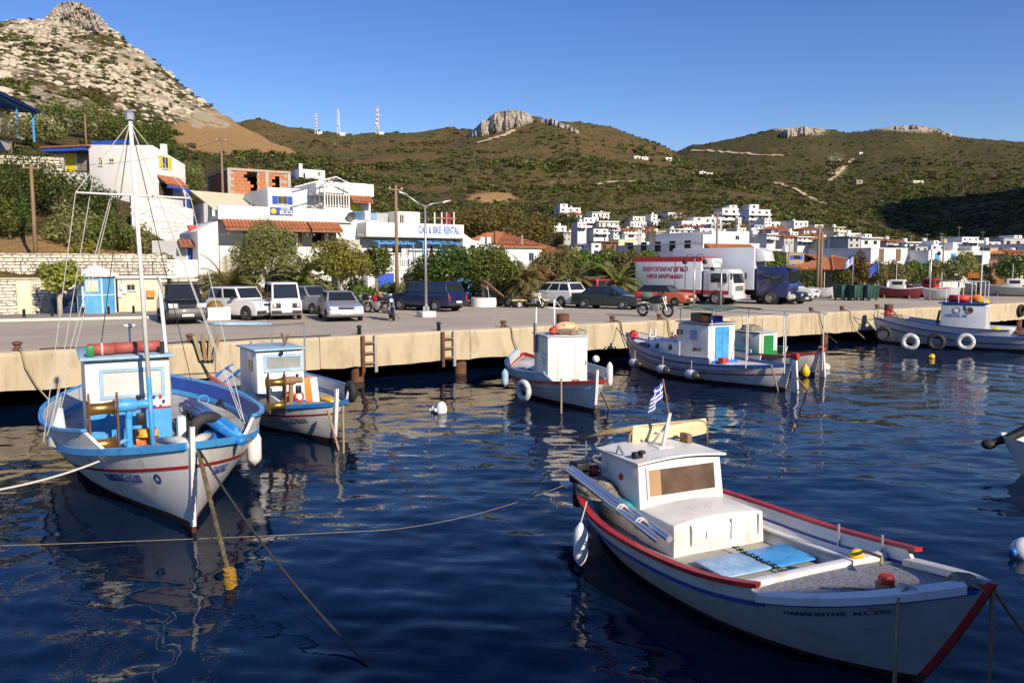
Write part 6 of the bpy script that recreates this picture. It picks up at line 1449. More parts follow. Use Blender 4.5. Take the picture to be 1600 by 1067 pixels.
# ================================================================ BOATS
class Boat:
    def __init__(s, name, label, stem, h, L, B, zs, zm, zb, rake=.35, tm=.45, p=2.4, pa=2.2, zk=-.5, group='fishing boats in the harbour', boot=.12, srake=.3, cat='boat', transom=0.0, se=2.0):
        h = Vector((h[0], h[1], 0)).normalized(); s.h = h; s.l = Vector((-h.y, h.x, 0)); s.L, s.B = L, B
        s.o = Vector((stem[0], stem[1], 0))-h*(L/2-rake); s.zs, s.zm, s.zb, s.rake, s.tm, s.p, s.pa, s.zk, s.boot, s.sr, s.tr, s.se = zs, zm, zb, rake, tm, p, pa, zk, boot, srake, transom, se
        s.t = thing(name, label, cat, s.o, math.atan2(h.y, h.x), group)
    def loc(s, u, v, z):
        q = P(u, v, z)-s.o; return Vector((q.dot(s.h), q.dot(s.l), z))
    def on(s, u, v, x=None, y=None):
        d = ray(u, v); c = Vector((0, 0, CZ)); n, k = (s.h, x) if x is not None else (s.l, y)
        t = (k-(c-s.o).dot(n))/d.dot(n); q = c+d*t-s.o
        return Vector((q.dot(s.h), q.dot(s.l), q.z))
    def sheer(s, t): return s.zm+(s.zb-s.zm)*max(0, (t-.42)/.58)**s.se+(s.zs-s.zm)*max(0, (.42-t)/.42)**2.0
    def hb(s, t):
        f = 1-((s.tm-t)/s.tm)**s.pa*(1-s.tr) if t < s.tm else 1-((t-s.tm)/(1-s.tm))**s.p
        return s.B/2*max(f, .0)
    def pt(s, t, f, side, off=0.0):
        """hull surface: t stern..bow, f keel(0)..sheer(1), may exceed 1 for bulwarks"""
        zs = s.sheer(t); zk = s.zk+.25*max(0, (t-.8)/.2)**2; z = zk+(zs-zk)*f
        e = abs(t-s.tm)/(1-s.tm if t > s.tm else s.tm); q = .42+.75*e*e
        y = (s.hb(t)+.015)*(max(f, 0)**q if f <= 1 else 1+(f-1)*.22)
        g = min(1, max(0, f)); x = -s.L/2+t*s.L-s.rake*(1-g**.8)*max(0, (t-.5)/.5)**3+s.sr*(1-g)*max(0, (.35-t)/.35)**2
        if f > 1: x += (f-1)*.1*(t > .8)
        return Vector((x, side*(y+off), z))
    def fz(s, t, z):
        zs = s.sheer(t); zk = s.zk+.25*max(0, (t-.8)/.2)**2; return (z-zk)/(zs-zk)
    def hull(s, m1, m2=BOOT, n=44):
        m = MB(); ts = [i/n for i in range(n+1)]; ts = [t+.18*(math.sin(2*math.pi*t)/(2*math.pi))*-1 if False else t for t in ts]
        rows = []; k = 0
        for t in ts:
            fb = s.fz(t, s.boot); fl = [0, fb*.35, fb*.7, fb]+[fb+(1-fb)*j/7 for j in range(1, 8)]
            rows.append([s.pt(t, f, -1) for f in reversed(fl)]+[s.pt(t, f, 1) for f in fl[1:]])
        k = len(rows[0]); m.grid(rows)
        for i in range(len(m.f)):
            j = i % (k-1); m.m[i] = 1 if (7 <= j < k-1-7) else 0
        m.v.extend([tuple(p) for p in rows[0]]); c = len(m.v)-k; m.f.append(tuple(range(c, c+k))); m.m.append(0)
        o = m.build('hull', [m1, m2], s.t, smooth=True, angle=R(50)); return o
    def ribbon(s, name, mt, t0, t1, fa, fb_, off=.012, sides=(-1, 1), n=40, par=None, absz=False):
        m = MB()
        for sd in sides:
            rows = []
            for i in range(n+1):
                t = t0+(t1-t0)*i/n; a, b = (s.fz(t, fa), s.fz(t, fb_)) if absz else (fa, fb_)
                rows.append([s.pt(t, a, sd, 0), s.pt(t, a, sd, off), s.pt(t, b, sd, off), s.pt(t, b, sd, 0)])
            m.grid(rows)
        return m.build(name, mt, par or s.t, smooth=True, angle=R(40))
    def stripe(s, name, mt, dz, w, t0=.0, t1=1.0, off=.012, sides=(-1, 1), n=44):
        """band w high whose top is dz below the sheer"""
        m = MB()
        for sd in sides:
            rows = []
            for i in range(n+1):
                t = t0+(t1-t0)*i/n; zs = s.sheer(t); a, b = s.fz(t, zs-dz-w), s.fz(t, zs-dz)
                rows.append([s.pt(t, a, sd, 0), s.pt(t, a, sd, off), s.pt(t, b, sd, off), s.pt(t, b, sd, 0)])
            m.grid(rows)
        return m.build(name, mt, s.t, smooth=True, angle=R(40))
    def rail(s, name, mt, t0, t1, dz, w, h, sides=(-1, 1), inset=.0, n=44, par=None):
        """square rail along the sheer raised by dz (function or number)"""
        m = MB()
        for sd in sides:
            rows = []
            for i in range(n+1):
                t = t0+(t1-t0)*i/n; d = dz(t) if callable(dz) else dz; p = s.pt(t, s.fz(t, s.sheer(t)+d), sd)
                a = s.pt(max(0, t-.01), 1, sd); b = s.pt(min(1, t+.01), 1, sd); tg = (b-a); tg.z = 0; tg.normalize(); nn = Vector((tg.y, -tg.x, 0))*(-sd if False else 1)
                nn = Vector((-tg.y, tg.x, 0)) if sd > 0 else Vector((tg.y, -tg.x, 0))
                o1 = p+nn*(w*.5-inset); o0 = p-nn*(w*.5+inset)
                rows.append([o0, o1, o1+Vector((0, 0, h)), o0+Vector((0, 0, h))])
            m.grid(rows, close=True); k = len(m.v)
            m.f.append((k-4*(n+1), k-4*(n+1)+1, k-4*(n+1)+2, k-4*(n+1)+3)); m.m.append(0); m.f.append((k-1, k-2, k-3, k-4)); m.m.append(0)
        return m.build(name, mt, par or s.t, smooth=True, angle=R(40))
    def bulwark(s, mt, t0, t1, hgt, th=.05, ramp=.05, sides=(-1, 1), mi=None, n=30, name='bulwark'):
        for sd in sides:
            m = MB(); rows = []
            for i in range(n+1):
                t = t0+(t1-t0)*i/n; k = min(1, (t1-t)/ramp) if ramp > 0 else 1; H = hgt*k+.01
                fo = s.fz(t, s.sheer(t)+H); a, b = s.pt(t, 1.0, sd, -.004), s.pt(t, fo, sd, 0)
                rows.append([a, b, b-Vector((0, sd*th, 0)), a-Vector((0, sd*th, 0))])
            m.grid(rows, close=True); k = len(m.v); m.f.append((k-1, k-2, k-3, k-4)); m.m.append(0); m.f.append((k-4*(n+1), k-4*(n+1)+1, k-4*(n+1)+2, k-4*(n+1)+3)); m.m.append(0)
            if mi:
                for i in range(len(m.f)):
                    if i % 4 == 2: m.m[i] = 1
            m.build(name, [mt, mi or mt], s.t, smooth=True, angle=R(40))
    def deck(s, mt, t0, t1, drop, name='deck', n=30, inset=.03):
        m = MB(); rows = []
        for i in range(n+1):
            t = t0+(t1-t0)*i/n; d = drop(t) if callable(drop) else drop; f = s.fz(t, s.sheer(t)-d); b = s.pt(t, f, 1).y-inset; x = s.pt(t, f, 1).x; z = s.sheer(t)-d
            b = max(b, .005); rows.append([(x, b*q, z+.03*(1-q*q)) for q in (-1, -.5, 0, .5, 1)])
        m.grid(rows); return m.build(name, mt, s.t, smooth=True)
    def stem(s, mt, w=.1, over=.25, name='stem_post', aft=False, thick=.045):
        m = MB(); pts = []
        for i in range(13):
            f = i/12; p = s.pt(1.0, f, 1) if not aft else s.pt(0.0, f, 1); p.y = 0; pts.append(p)
        e = pts[-1]-pts[-2]; pts.append(pts[-1]+e.normalized()*over); rows = []
        for p in pts:
            dx = thick if not aft else -thick
            rows.append([(p.x-dx*.6, -w/2, p.z), (p.x+dx, -w/2*.7, p.z), (p.x+dx, w/2*.7, p.z), (p.x-dx*.6, w/2, p.z)])
        m.grid(rows, close=True); k = len(m.v); m.f.append((k-4, k-3, k-2, k-1)); m.m.append(0)
        for i in range(len(m.f)):
            if m.v[m.f[i][0]][2] < s.boot-.03: m.m[i] = 1
        return m.build(name, [mt, BOOT], s.t)
    def text(s, body, mt, t0, t1, dz, hgt, side, name='hull_lettering', slant=0):
        o = text_mesh(name, body, 1.0, mt, None, extrude=.003, bold=.02); me = o.data
        xs = [v.co.x for v in me.vertices]; ys = [v.co.y for v in me.vertices]; x0, x1, y0, y1 = min(xs), max(xs), min(ys), max(ys)
        for v in me.vertices:
            a = (v.co.x-x0)/(x1-x0); b = (v.co.y-y0)/(y1-y0); a = a if side < 0 else 1-a; t = t0+(t1-t0)*a
            z = s.sheer(t)-dz-hgt*(1-b); v.co = s.pt(t, s.fz(t, z), side, .010+v.co.z)
        o.parent = s.t; return o
def fender(bt, p, L=.55, r=.14, label=None, horiz=None, mt=FEND, capm=None, name='fender'):
    M = Matrix.Translation(p) @ ((Matrix.Rotation(math.pi/2, 4, 'Y') if horiz == 'x' else Matrix.Identity(4)))
    m = MB(); prof = [(.02, -L/2-.06), (.04, -L/2-.03), (r*.75, -L/2+.02), (r, -L/2+.10), (r, L/2-.10), (r*.75, L/2-.02), (.04, L/2+.03), (.02, L/2+.06)]
    m.lathe(prof, n=16, M=M)
    if capm:
        m.m = [1 if i < 16*3 else 0 for i in range(len(m.f))]
    return m.build(name, [mt, capm or mt], bt.t if bt else None, smooth=True)
def tyre(bt, p, R0=.27, r=.09, rot=(0, 0, 0), mt=RUBBER, name='tyre_fender'):
    m = MB(); m.torus((0, 0, 0), R0, r, 'Y', 24, 10, M=Matrix.Translation(p) @ Matrix.Rotation(rot[2], 4, 'Z') @ Matrix.Rotation(math.pi/2+rot[0], 4, 'X'))
    return m.build(name, mt, bt.t, smooth=True)
def rope_pts(a, b, sag=.3, n=14, wob=0.0, seed=0):
    a, b = Vector(a), Vector(b); rnd = random.Random(seed); out = []
    for i in range(n+1):
        f = i/n; p = a.lerp(b, f); p.z -= sag*4*f*(1-f); p += Vector((rnd.uniform(-wob, wob), rnd.uniform(-wob, wob), 0)); out.append(p)
    return out
def rope(name, label, a, b, r=.012, mt=ROPE, sag=.3, parent=None, n=14, wob=0, group='mooring ropes', strands=True):
    pts = rope_pts(a, b, sag, n, wob); m = MB()
    m.tube(pts, r, 7)
    o = m.build(name, mt, parent, smooth=True)
    if label: tag(o, label, 'rope', group)
    return o
def coil(bt, p, R0, r, turns, mt, name='rope_coil', seed=0, flat=.6):
    rnd = random.Random(seed); pts = []
    for i in range(turns*14):
        a = i/14*6.283; q = R0*(.55+.45*rnd.random()) if seed else R0*(1-.4*i/(turns*14)); pts.append(Vector(p)+Vector((math.cos(a)*q, math.sin(a)*q*.85, (i/(turns*14))*flat*R0+rnd.uniform(0, r))))
    m = MB(); m.tube(pts, r, 5); return m.build(name, mt, bt.t if bt else None, smooth=True)
def heap(bt, p, sx, sy, sz, mt, seed, name='net_heap', n=18, sm=True):
    m = MB(); rows = []; k = 14
    for i in range(k+1):
        r = []
        for j in range(n):
            a = 2*math.pi*j/n; q = math.sin(math.pi/2*i/k); z = math.cos(math.pi/2*i/k)
            nz = 1+.28*mnoise.noise(Vector((math.cos(a)*q*2.2+seed, math.sin(a)*q*2.2, z*2.2)))+.12*mnoise.noise(Vector((math.cos(a)*q*7+seed, math.sin(a)*q*7, z*7)))
            r.append((p[0]+math.cos(a)*q*sx*nz, p[1]+math.sin(a)*q*sy*nz, p[2]+z*sz*nz))
        rows.append(r)
    m.grid(rows, close=True); return m.build(name, mt, bt.t if bt else None, smooth=sm)
def cabin_box(bt, x0, x1, y0, y1, z0, z1, mt, name='wheelhouse', lean=0.0, taper=0.0, bevel=.03, crown=.05):
    """x1 is the front (towards the bow); lean pulls the top of the front aft"""
    m = MB(); k = 8; rows = []
    yc = (y0+y1)/2
    prof = [(y0, z0), (y0+taper, z1)]+[(y0+taper+(y1-y0-2*taper)*i/k, z1+crown*math.sin(math.pi*i/k)) for i in range(1, k)]+[(y1-taper, z1), (y1, z0)]
    def row(x, f): return [(x-(lean*(z-z0)/(z1-z0) if f else 0), y, z) for y, z in prof]
    m.grid([row(x0, False), row(x1, True)], close=True); n = len(prof)
    m.f.append(tuple(reversed(range(n)))); m.m.append(0); m.f.append(tuple(range(n, 2*n))); m.m.append(0)
    return m.build(name, mt, bt.t, bevel=bevel)
def face_x(bt, name, mt, x, y0, y1, z0, z1, th=.02, par=None, lean=0.0, zr=None):
    """plate on a face of constant x (front)"""
    m = MB(); f = (lambda z: -lean*(z-zr[0])/(zr[1]-zr[0])) if lean else (lambda z: 0)
    m.add([(x+f(z0)-.01, y0, z0), (x+f(z0)-.01, y1, z0), (x+f(z1)-.01, y1, z1), (x+f(z1)-.01, y0, z1), (x+f(z0)+th, y0, z0), (x+f(z0)+th, y1, z0), (x+f(z1)+th, y1, z1), (x+f(z1)+th, y0, z1)], [(3, 2, 1, 0), (4, 5, 6, 7), (0, 1, 5, 4), (1, 2, 6, 5), (2, 3, 7, 6), (3, 0, 4, 7)])
    return m.build(name, mt, par or bt.t)
def frame_x(bt, name, mt, x, y0, y1, z0, z1, w=.06, th=.03, par=None, lean=0.0, zr=None):
    f = (lambda z: -lean*(z-zr[0])/(zr[1]-zr[0])) if lean else (lambda z: 0); m = MB()
    for a, b, c, d in ((y0, y1, z0, z0+w), (y0, y1, z1-w, z1), (y0, y0+w, z0+w, z1-w), (y1-w, y1, z0+w, z1-w)):
        m.add([(x+f(c)-.01, a, c), (x+f(c)-.01, b, c), (x+f(d)-.01, b, d), (x+f(d)-.01, a, d), (x+f(c)+th, a, c), (x+f(c)+th, b, c), (x+f(d)+th, b, d), (x+f(d)+th, a, d)], [(3, 2, 1, 0), (4, 5, 6, 7), (0, 1, 5, 4), (1, 2, 6, 5), (2, 3, 7, 6), (3, 0, 4, 7)])
    return m.build(name, mt, par or bt.t)
def winch(bt, p, s=1.0, post=LBLUE, bend=True, mirror=1):
    """net hauler: post, motor and two brass drums between plates"""
    x, y, z = p; t = bt.t
    w = part('net_hauler', post, t, lambda m: (m.tube([(x, y, z), (x, y, z+.62*s), (x, y+.02, z+.95*s)], .062*s, 10), m.tube([(x, y, z+.35*s), (x, y-.18*s*mirror, z+.28*s), (x, y-.42*s*mirror, z+.28*s)], .045*s, 8), m.lathe([(.10*s, -.22*s), (.12*s, -.18*s), (.12*s, .12*s), (.085*s, .16*s), (.085*s, .34*s)], (x, y, z+.98*s), 12, axis='Y')), smooth=True, angle=R(50))
    for zz in (.30, .96):
        part('drum', BRASS, w, lambda m: m.lathe([(.17*s, -.26*s), (.11*s, -.2*s), (.10*s, 0), (.12*s, .16*s), (.17*s, .2*s)], (x+.02, y-.42*s*mirror, z+zz*s), 18, axis='Y'), smooth=True, angle=R(50))
    for dy in (-.64, -.18):
        part('cheek_plate', RUST, w, lambda m: m.prism([(x-.10*s, z+.1*s), (x+.12*s, z+.1*s), (x+.14*s, z+1.0*s), (x+.04*s, z+1.25*s), (x-.12*s, z+1.0*s)], y+dy*s*mirror-.02, y+dy*s*mirror+.02))
    part('valve', BLKM, w, lambda m: m.box((x+.08, y+.2*s, z+.72*s), (.14*s, .14*s, .22*s)), bevel=.02)
    part('knob', BLKM, w, lambda m: m.ball((x+.05, y+.18*s, z+1.12*s), .05*s, 8, 6), smooth=True)
    return w
FLAGB = mat('flag_blue', (.03, .07, .42), .8, var=.1); FLAGW = mat('flag_white', (.78, .78, .78), .8, var=.05)
def greek_flag(par, p0, w, h, dirv, droop, name='flag', fold=.1):
    """nine stripes and a cross canton on a folded cloth hanging from p0 along dirv"""
    m = MB(); nx, nz = 24, 27; d = Vector(dirv).normalized(); sd = Vector((-d.y, d.x, 0))
    def pt(i, j):
        f = i/nx; q = Vector(p0)+d*(w*f*(1-droop*.55))+sd*(fold*math.sin(f*9+j*.05)*f**.5)
        q.z -= h*j/nz+droop*w*f**1.1*.9; return q
    m.grid([[pt(i, j) for i in range(nx+1)] for j in range(nz+1)])
    for k in range(len(m.f)):
        j, i = divmod(k, nx); st = j//3; col = st % 2
        if j < 15 and i < nx*.42:
            col = 1 if (6 <= j < 9 or nx*.17 <= i < nx*.25) else 0
        m.m[k] = col
    return m.build(name, [FLAGB, FLAGW], par, smooth=False)

# ---------------- boat 1: large white caique at the left, bow to the camera
b1 = Boat('fishing_boat', 'large white fishing boat with blue rail, tall white mast and brass hauler at left', (-5.46, 13.33), (.50, -.866), 11.0, 4.15, 1.12, .80, 1.50, rake=.30, tm=.42, p=2.5, pa=2.4, zk=-.6, boot=.14)
b1.hull(BWHITE); b1.stripe('red_stripe', BRED, .30, .055, 0, .995, .014); b1.deck(mat('worn_deck_paint', (.42, .42, .40), .8, var=.25, scale=2, c2=(.30, .27, .23), c2w=.55), .02, .975, lambda t: .06)
b1.rail('rubbing_strake', LBLUE, 0.0, .995, -.02, .11, .12); b1.stem(BWHITE, .10, .36, thick=.05)
b1.bulwark(BWHITE, .06, .835, .42, .07, .055, sides=(-1,), mi=BGREY); b1.bulwark(BWHITE, .06, .835, .42, .07, .055, sides=(1,), mi=NBLUE); b1.rail('bulwark_cap', LBLUE, .06, .785, .42, .10, .05)
b1.ribbon('plank_seam', BOOT, .3, .84, .995, 1.02, .006) if False else None
b1.text('ΣΑΜΙΩΤΙΚΑΣ  Λ.Σ.272', mat('lettering_navy', (.04, .07, .28), .6, var=.1), .775, .885, .40, .15, -1); b1.text('ΣΑΜΙΩΤΙΚΑΣ', MATS['lettering_navy'], .86, .93, .40, .14, 1)
m = MB(); c = [b1.pt(.958, b1.fz(.958, b1.sheer(.958)-.50), -1, .012)]; 
tt, zz = .925, .50
rows = []
for k in range(21):
    a = 6.283*k/20; rows.append([b1.pt(tt+math.cos(a)*q*.085, b1.fz(tt, b1.sheer(tt)-zz+math.sin(a)*q), -1, .012) for q in (.045, .095)])
m.grid(rows); m.build('hull_ring_mark', MATS['lettering_navy'], b1.t)
# wheelhouse
dz1 = .78; fl = b1.loc(138, 705, dz1); frr = b1.loc(272, 696, dz1); xf = (fl.x+frr.x)/2; yl, yr = min(fl.y, frr.y), max(fl.y, frr.y); ztop = b1.on(205, 562, x=xf).z
wh = cabin_box(b1, xf-2.3, xf, yl, yr, dz1-.1, ztop, BWHITE, lean=.05, crown=.03)
zmid = b1.on(205, 640, x=xf).z
face_x(b1, 'lower_panel', LBLUE, xf-.0, yl+.01, yr-.01, dz1-.08, zmid-.02, .012); face_x(b1, 'red_line', BRED, xf, yl+.01, yr-.01, zmid-.02, zmid+.02, .016)
a, c2 = b1.on(157, 625, x=xf), b1.on(257, 572, x=xf)
frame_x(b1, 'window_frame', PBLUE, xf-.04, min(a.y, c2.y), max(a.y, c2.y), a.z, c2.z, .07, .04); face_x(b1, 'painted_window', mat('salt_glass', (.66, .68, .66), .25, var=.12, scale=3, c2=(.55, .55, .50), c2w=.55), xf-.045, min(a.y, c2.y)+.07, max(a.y, c2.y)-.07, a.z+.07, c2.z-.07, .02)
part('roof', PBLUE, b1.t, lambda m: m.b2((xf-2.45, yl-.08, ztop+.02), (xf+.10, yr+.08, ztop+.08)), bevel=.02)
for k, dy in enumerate((.32, .78, 1.22)):
    part('roof_canister', mat('faded_red', (.40, .09, .07), .6, var=.2), b1.t, lambda m: m.lathe([(.05, -.26), (.12, -.24), (.12, .24), (.05, .26)], (xf-.35-.1*k, yl+dy, ztop+.21), 12, axis='Y'), smooth=True)
part('white_lashing', WROPE, b1.t, lambda m: m.torus((xf-.36, yl+.34, ztop+.21), .125, .02, 'Y', 14, 5))
part('green_lamp', GREEN, b1.t, lambda m: m.box((xf-.15, yl+.12, ztop+.2), (.12, .14, .22)), bevel=.02); part('lamp_box', BLKM, b1.t, lambda m: m.box((xf-.15, yr-.12, ztop+.2), (.1, .08, .26)))
a = b1.on(202, 510, x=xf-.8); part('antenna_mast', WHITE, b1.t, lambda m: (m.tube([(xf-.8, a.y, ztop+.05), (xf-.8, a.y, a.z)], .022, 8), m.lathe([(.02, -.03), (.13, .0), (.12, .04), (.02, .06)], (xf-.8, a.y, a.z), 14)), smooth=True)
# life-ring rosette and net bag
c0 = b1.on(246, 627, x=xf)
for k in range(6):
    aa = k*math.pi/3; part('rosette_dot', BRED if k % 2 else NBLUE, b1.t, lambda m: m.box((xf+.01, c0.y+math.cos(aa)*.12, c0.z+math.sin(aa)*.12), (.02, .05, .06)))
a = b1.on(212, 700, x=xf+.15); c2 = b1.on(246, 668, x=xf+.15)
part('crate', mat('red_net_crate', (.40, .03, .03), .7, var=.5, scale=16, c2=(.7, .3, .08), c2w=.5, c2scale=6), b1.t, lambda m: m.b2((xf+.02, min(a.y, c2.y), dz1-.05), (xf+.32, max(a.y, c2.y), c2.z)), bevel=.02)
heap(b1, ((xf+.3), (a.y+c2.y)/2, c2.z-.12), .16, .22, .14, NETY, 3, 'yellow_net')
heap(b1, (xf+.7, (a.y+c2.y)/2-.1, dz1), .3, .25, .16, NET, 5, 'rope_heap')
# mast with yard and stays
mb_ = b1.loc(240, 702, .85); mt_ = b1.on(203, 183, x=mb_.x-.25)
mast1 = part('mast', WHITE, b1.t, lambda m: m.tube([mb_.lerp(mt_, .22), mt_], [.046, .038], 10), smooth=True); part('mast_foot', LBLUE, mast1, lambda m: m.tube([mb_-Vector((0, 0, .15)), mb_.lerp(mt_, .22)], .05, 10), smooth=True)
part('mast_cap', STEEL, mast1, lambda m: m.lathe([(.09, -.06), (.09, .06), (.03, .14)], mt_, 10))
ya, yb = b1.on(118, 301, x=mb_.x-.2), b1.on(298, 310, x=mb_.x-.2); part('yard', WHITE, mast1, lambda m: m.tube([ya, yb], .021, 8), smooth=True)
top = mt_-Vector((0, 0, .1))
for k, (u, v, z) in enumerate(((68, 690, 1.15), (74, 680, 1.25), (80, 672, 1.3), (88, 668, 1.3))):
    e = b1.loc(u, v, z); s0 = top if k % 2 else ya.lerp(mt_, .0 if k == 0 else .35)
    part('stay', WROPE, mast1, lambda m: m.tube([s0, e], .0075, 4)); 
part('stay', WROPE, mast1, lambda m: m.tube([top, ya], .0075, 4)); part('stay', WROPE, mast1, lambda m: m.tube([top, yb], .0075, 4))
for k, (u, v, z) in enumerate(((381, 657, 1.45), (377, 655, 1.5), (383, 662, 1.4))):
    e = b1.loc(u, v, z); part('stay', WROPE, mast1, lambda m: m.tube([(yb if k == 0 else top), e], .0075, 4))
for u, v in ((300, 600), (150, 600)):
    e = b1.on(u, v, x=mb_.x-3); part('stay', DROPE, mast1, lambda m: m.tube([top, e], .009, 4))
a = b1.on(248, 432, x=xf-.5); c2 = b1.on(264, 560, x=xf-.5); part('derrick_pole', WHITE, b1.t, lambda m: m.tube([c2-Vector((0, 0, .8)), a], .04, 8), smooth=True)
# net hauler
wpos = b1.loc(203, 712, .80); winch(b1, (wpos.x+.05, wpos.y, .78), 1.05, LBLUE, mirror=1)
# white stern sail bundle on the screen-left quarter and its lashings
e = b1.loc(86, 690, 1.05); part('furled_canvas', FEND, b1.t, lambda m: m.tube([e-Vector((.1, 0, .1)), e+Vector((-.1, .08, .25)), e+Vector((-.25, .12, .62))], [.16, .13, .05], 10), smooth=True)
# blue pipes along the other side, tyres, box
for k in range(3):
    a = b1.loc(284+k*7, 633-k*4, 1.32); c2 = b1.loc(378-k*4, 690-k*9, 1.28+.06*k); part('blue_pipe', LBLUE if k == 1 else BBLUE, b1.t, lambda m: m.tube([a, c2], .075, 10), smooth=True)
a = b1.loc(322, 672, 1.2); tyre(b1, a, .30, .11, (.3, 0, 1.9), RUBBER, 'tyre')
for k in range(3): a = b1.loc(290+k*16, 640+k*9, 1.25); part('float', RUBBER if k else FEND, b1.t, lambda m: m.ball(a, .14, 10, 8, sc=(1.3, 1, .9)), smooth=True)
a = b1.loc(284, 690, .85); part('white_box', FEND, b1.t, lambda m: m.box((a.x, a.y, 1.08), (.3, .16, .62)), bevel=.02)
heap(b1, tuple(b1.loc(350, 690, .95)), .7, .4, .28, BBLUE, 7, 'blue_tarpaulin'); heap(b1, (xf-.6, yr+.55, .78), 1.3, .4, .42, mat('dark_net', (.035, .035, .038), .95, var=.5, scale=14, bump=.9), 8, 'dark_net_heap'); a = b1.loc(318, 625, 1.45)
part('oarlock', LBLUE, b1.t, lambda m: (m.torus(a, .11, .018, 'X', 14, 6), m.tube([a-Vector((0, 0, .12)), a-Vector((0, 0, .45))], .02, 6)))
a = b1.loc(397, 700, .72); fender(b1, a, .62, .15)
# rope roll over the bow
q = b1.pt(.985, 1, 1); part('bow_rope_roll', WROPE, b1.t, lambda m: (m.tube([(q.x-.75, -.42, q.z+.03), (q.x-.2, -.16, q.z+.10), (q.x+.10, -.02, q.z+.06), (q.x-.2, .2, q.z+.10), (q.x-.6, .42, q.z+.06)], [.05, .085, .10, .085, .05], 9)), smooth=True)
heap(b1, (q.x-.4, .12, q.z), .2, .25, .12, DROPE, 2, 'dark_rope_heap')

# ---------------- boat 2
b2 = Boat('fishing_boat', 'white fishing boat with a blue framed window and brass hauler, second from the left', (-4.55, 20.1), (.56, -.83), 8.6, 3.1, .95, .62, 1.02, rake=.22, tm=.45, p=2.3, zk=-.5)
b2.hull(BWHITE); b2.stripe('red_stripe', BRED, .20, .045, 0, .995); b2.deck(mat('worn_deck_paint', (.42, .42, .40)), .02, .975, .05); b2.rail('rubbing_strake', BBLUE, 0, .995, -.02, .09, .10); b2.stem(BWHITE, .11, .42)
b2.bulwark(BGREY, .05, .85, .34, .06, .06, mi=BGREY); b2.rail('bulwark_cap', BBLUE, .05, .79, .34, .08, .045); b2.text('ΚΑΤΕΡΙΝΑ', mat('lettering_faded', (.16, .19, .28), .6, var=.1), .80, .90, .29, .13, -1)
fl = b2.loc(402, 640, .66); frr = b2.loc(480, 634, .66); xf = (fl.x+frr.x)/2; yl, yr = min(fl.y, frr.y), max(fl.y, frr.y); ztop = b2.on(440, 549, x=xf).z; z0 = .55
cabin_box(b2, xf-1.7, xf, yl, yr, z0, ztop, BWHITE, lean=.10, taper=.02, crown=.03); part('roof', PBLUE, b2.t, lambda m: m.b2((xf-1.8, yl-.06, ztop+.03), (xf+.02, yr+.06, ztop+.08)), bevel=.02)
a, c2 = b2.on(412, 583, x=xf), b2.on(476, 551, x=xf); y0, y1 = min(a.y, c2.y)+.02, max(a.y, c2.y)-.02
frame_x(b2, 'window_frame', PBLUE, xf, y0, y1, a.z, c2.z, .09, .03, lean=.10, zr=(z0, ztop)); face_x(b2, 'window_pane', mat('reflecting_glass', (.45, .46, .42), .08, .35, var=.2, scale=2), xf, y0+.08, y1-.08, a.z+.08, c2.z-.08, .012, lean=.10, zr=(z0, ztop))
face_x(b2, 'blue_foot', BBLUE, xf, yl, yr, z0, z0+.28, .02)
part('side_window', GLASS, b2.t, lambda m: m.b2((xf-.75, yl-.012, ztop-.55), (xf-.45, yl+.03, ztop-.25))); part('lamp', BLKM, b2.t, lambda m: m.ball((xf+.02, (yl+yr)/2, ztop-.04), .06, 8, 6)); part('handle', STEEL, b2.t, lambda m: m.torus((xf-1.2, yl+.2, ztop+.1), .1, .015, 'Y', 12, 5))
fr_pts = [b2.on(334, 508, x=xf-2.4), b2.on(424, 508, x=xf-2.4), b2.on(475, 505, x=xf-1.2)]
canopy = part('canopy_frame', STEEL, b2.t, lambda m: ([m.tube([(p_.x, p_.y, .6), p_], .022, 6) for p_ in fr_pts], m.tube([fr_pts[0], fr_pts[1], fr_pts[2]], .022, 6), m.tube([fr_pts[0], fr_pts[0]+Vector((-1.6, 0, 0)), fr_pts[1]+Vector((-1.6, .4, 0)), fr_pts[1]], .022, 6)))
part('rolled_awning', PBLUE, b2.t, lambda m: m.tube([fr_pts[0]+Vector((0, 0, .03)), fr_pts[1]+Vector((0, 0, .03))], .05, 8), smooth=True)
w = b2.loc(453, 642, .7); winch(b2, (w.x+.1, w.y, .62), .92, WOOD, mirror=1)
for k, u in enumerate((429, 437)): pass
a = b2.on(487, 600, x=xf-.2); part('orange_buoy', ORANGE, b2.t, lambda m: m.ball((xf+.12, (yl+yr)/2+.15, .95), .2, 12, 8, sc=(1, 1, .8)), smooth=True); part('red_wheel', REDP, b2.t, lambda m: m.torus((xf+.35, (yl+yr)/2+.35, .98), .12, .025, 'X', 14, 6))
part('orange_board', ORANGE, b2.t, lambda m: m.box((xf-.5, yr+.25, .95), (.1, .4, .85), rx=.1), bevel=.02); part('white_board', FEND, b2.t, lambda m: m.box((xf-.45, yr+.42, .95), (.06, .2, .82), rx=.1))
part('dinghy_board', YELP, b2.t, lambda m: m.box((xf-.1, yr+.75, .74), (.9, .35, .08)), bevel=.03); part('teal_board', TEAL, b2.t, lambda m: m.box((xf+.1, yr+.7, .64), (1.0, .4, .08)), bevel=.03)
heap(b2, (xf+.6, (yl+yr)/2+.45, .62), .5, .5, .24, NET, 11); heap(b2, (xf+1.3, .25, .72), .3, .35, .12, RUST, 13, 'rusty_chain_heap')
for (u, v) in ((377, 640), (350, 645)): a = b2.loc(u, v, .62); tyre(b2, a, .29, .11, (0, 0, R(-5)+(.3 if u < 360 else 0)), WRUBBER if u > 360 else RUBBER)
a = b2.pt(.80, 1.1, 1); tyre(b2, a+Vector((0, .06, .12)), .22, .09, (0, 0, R(0)), RUBBER)
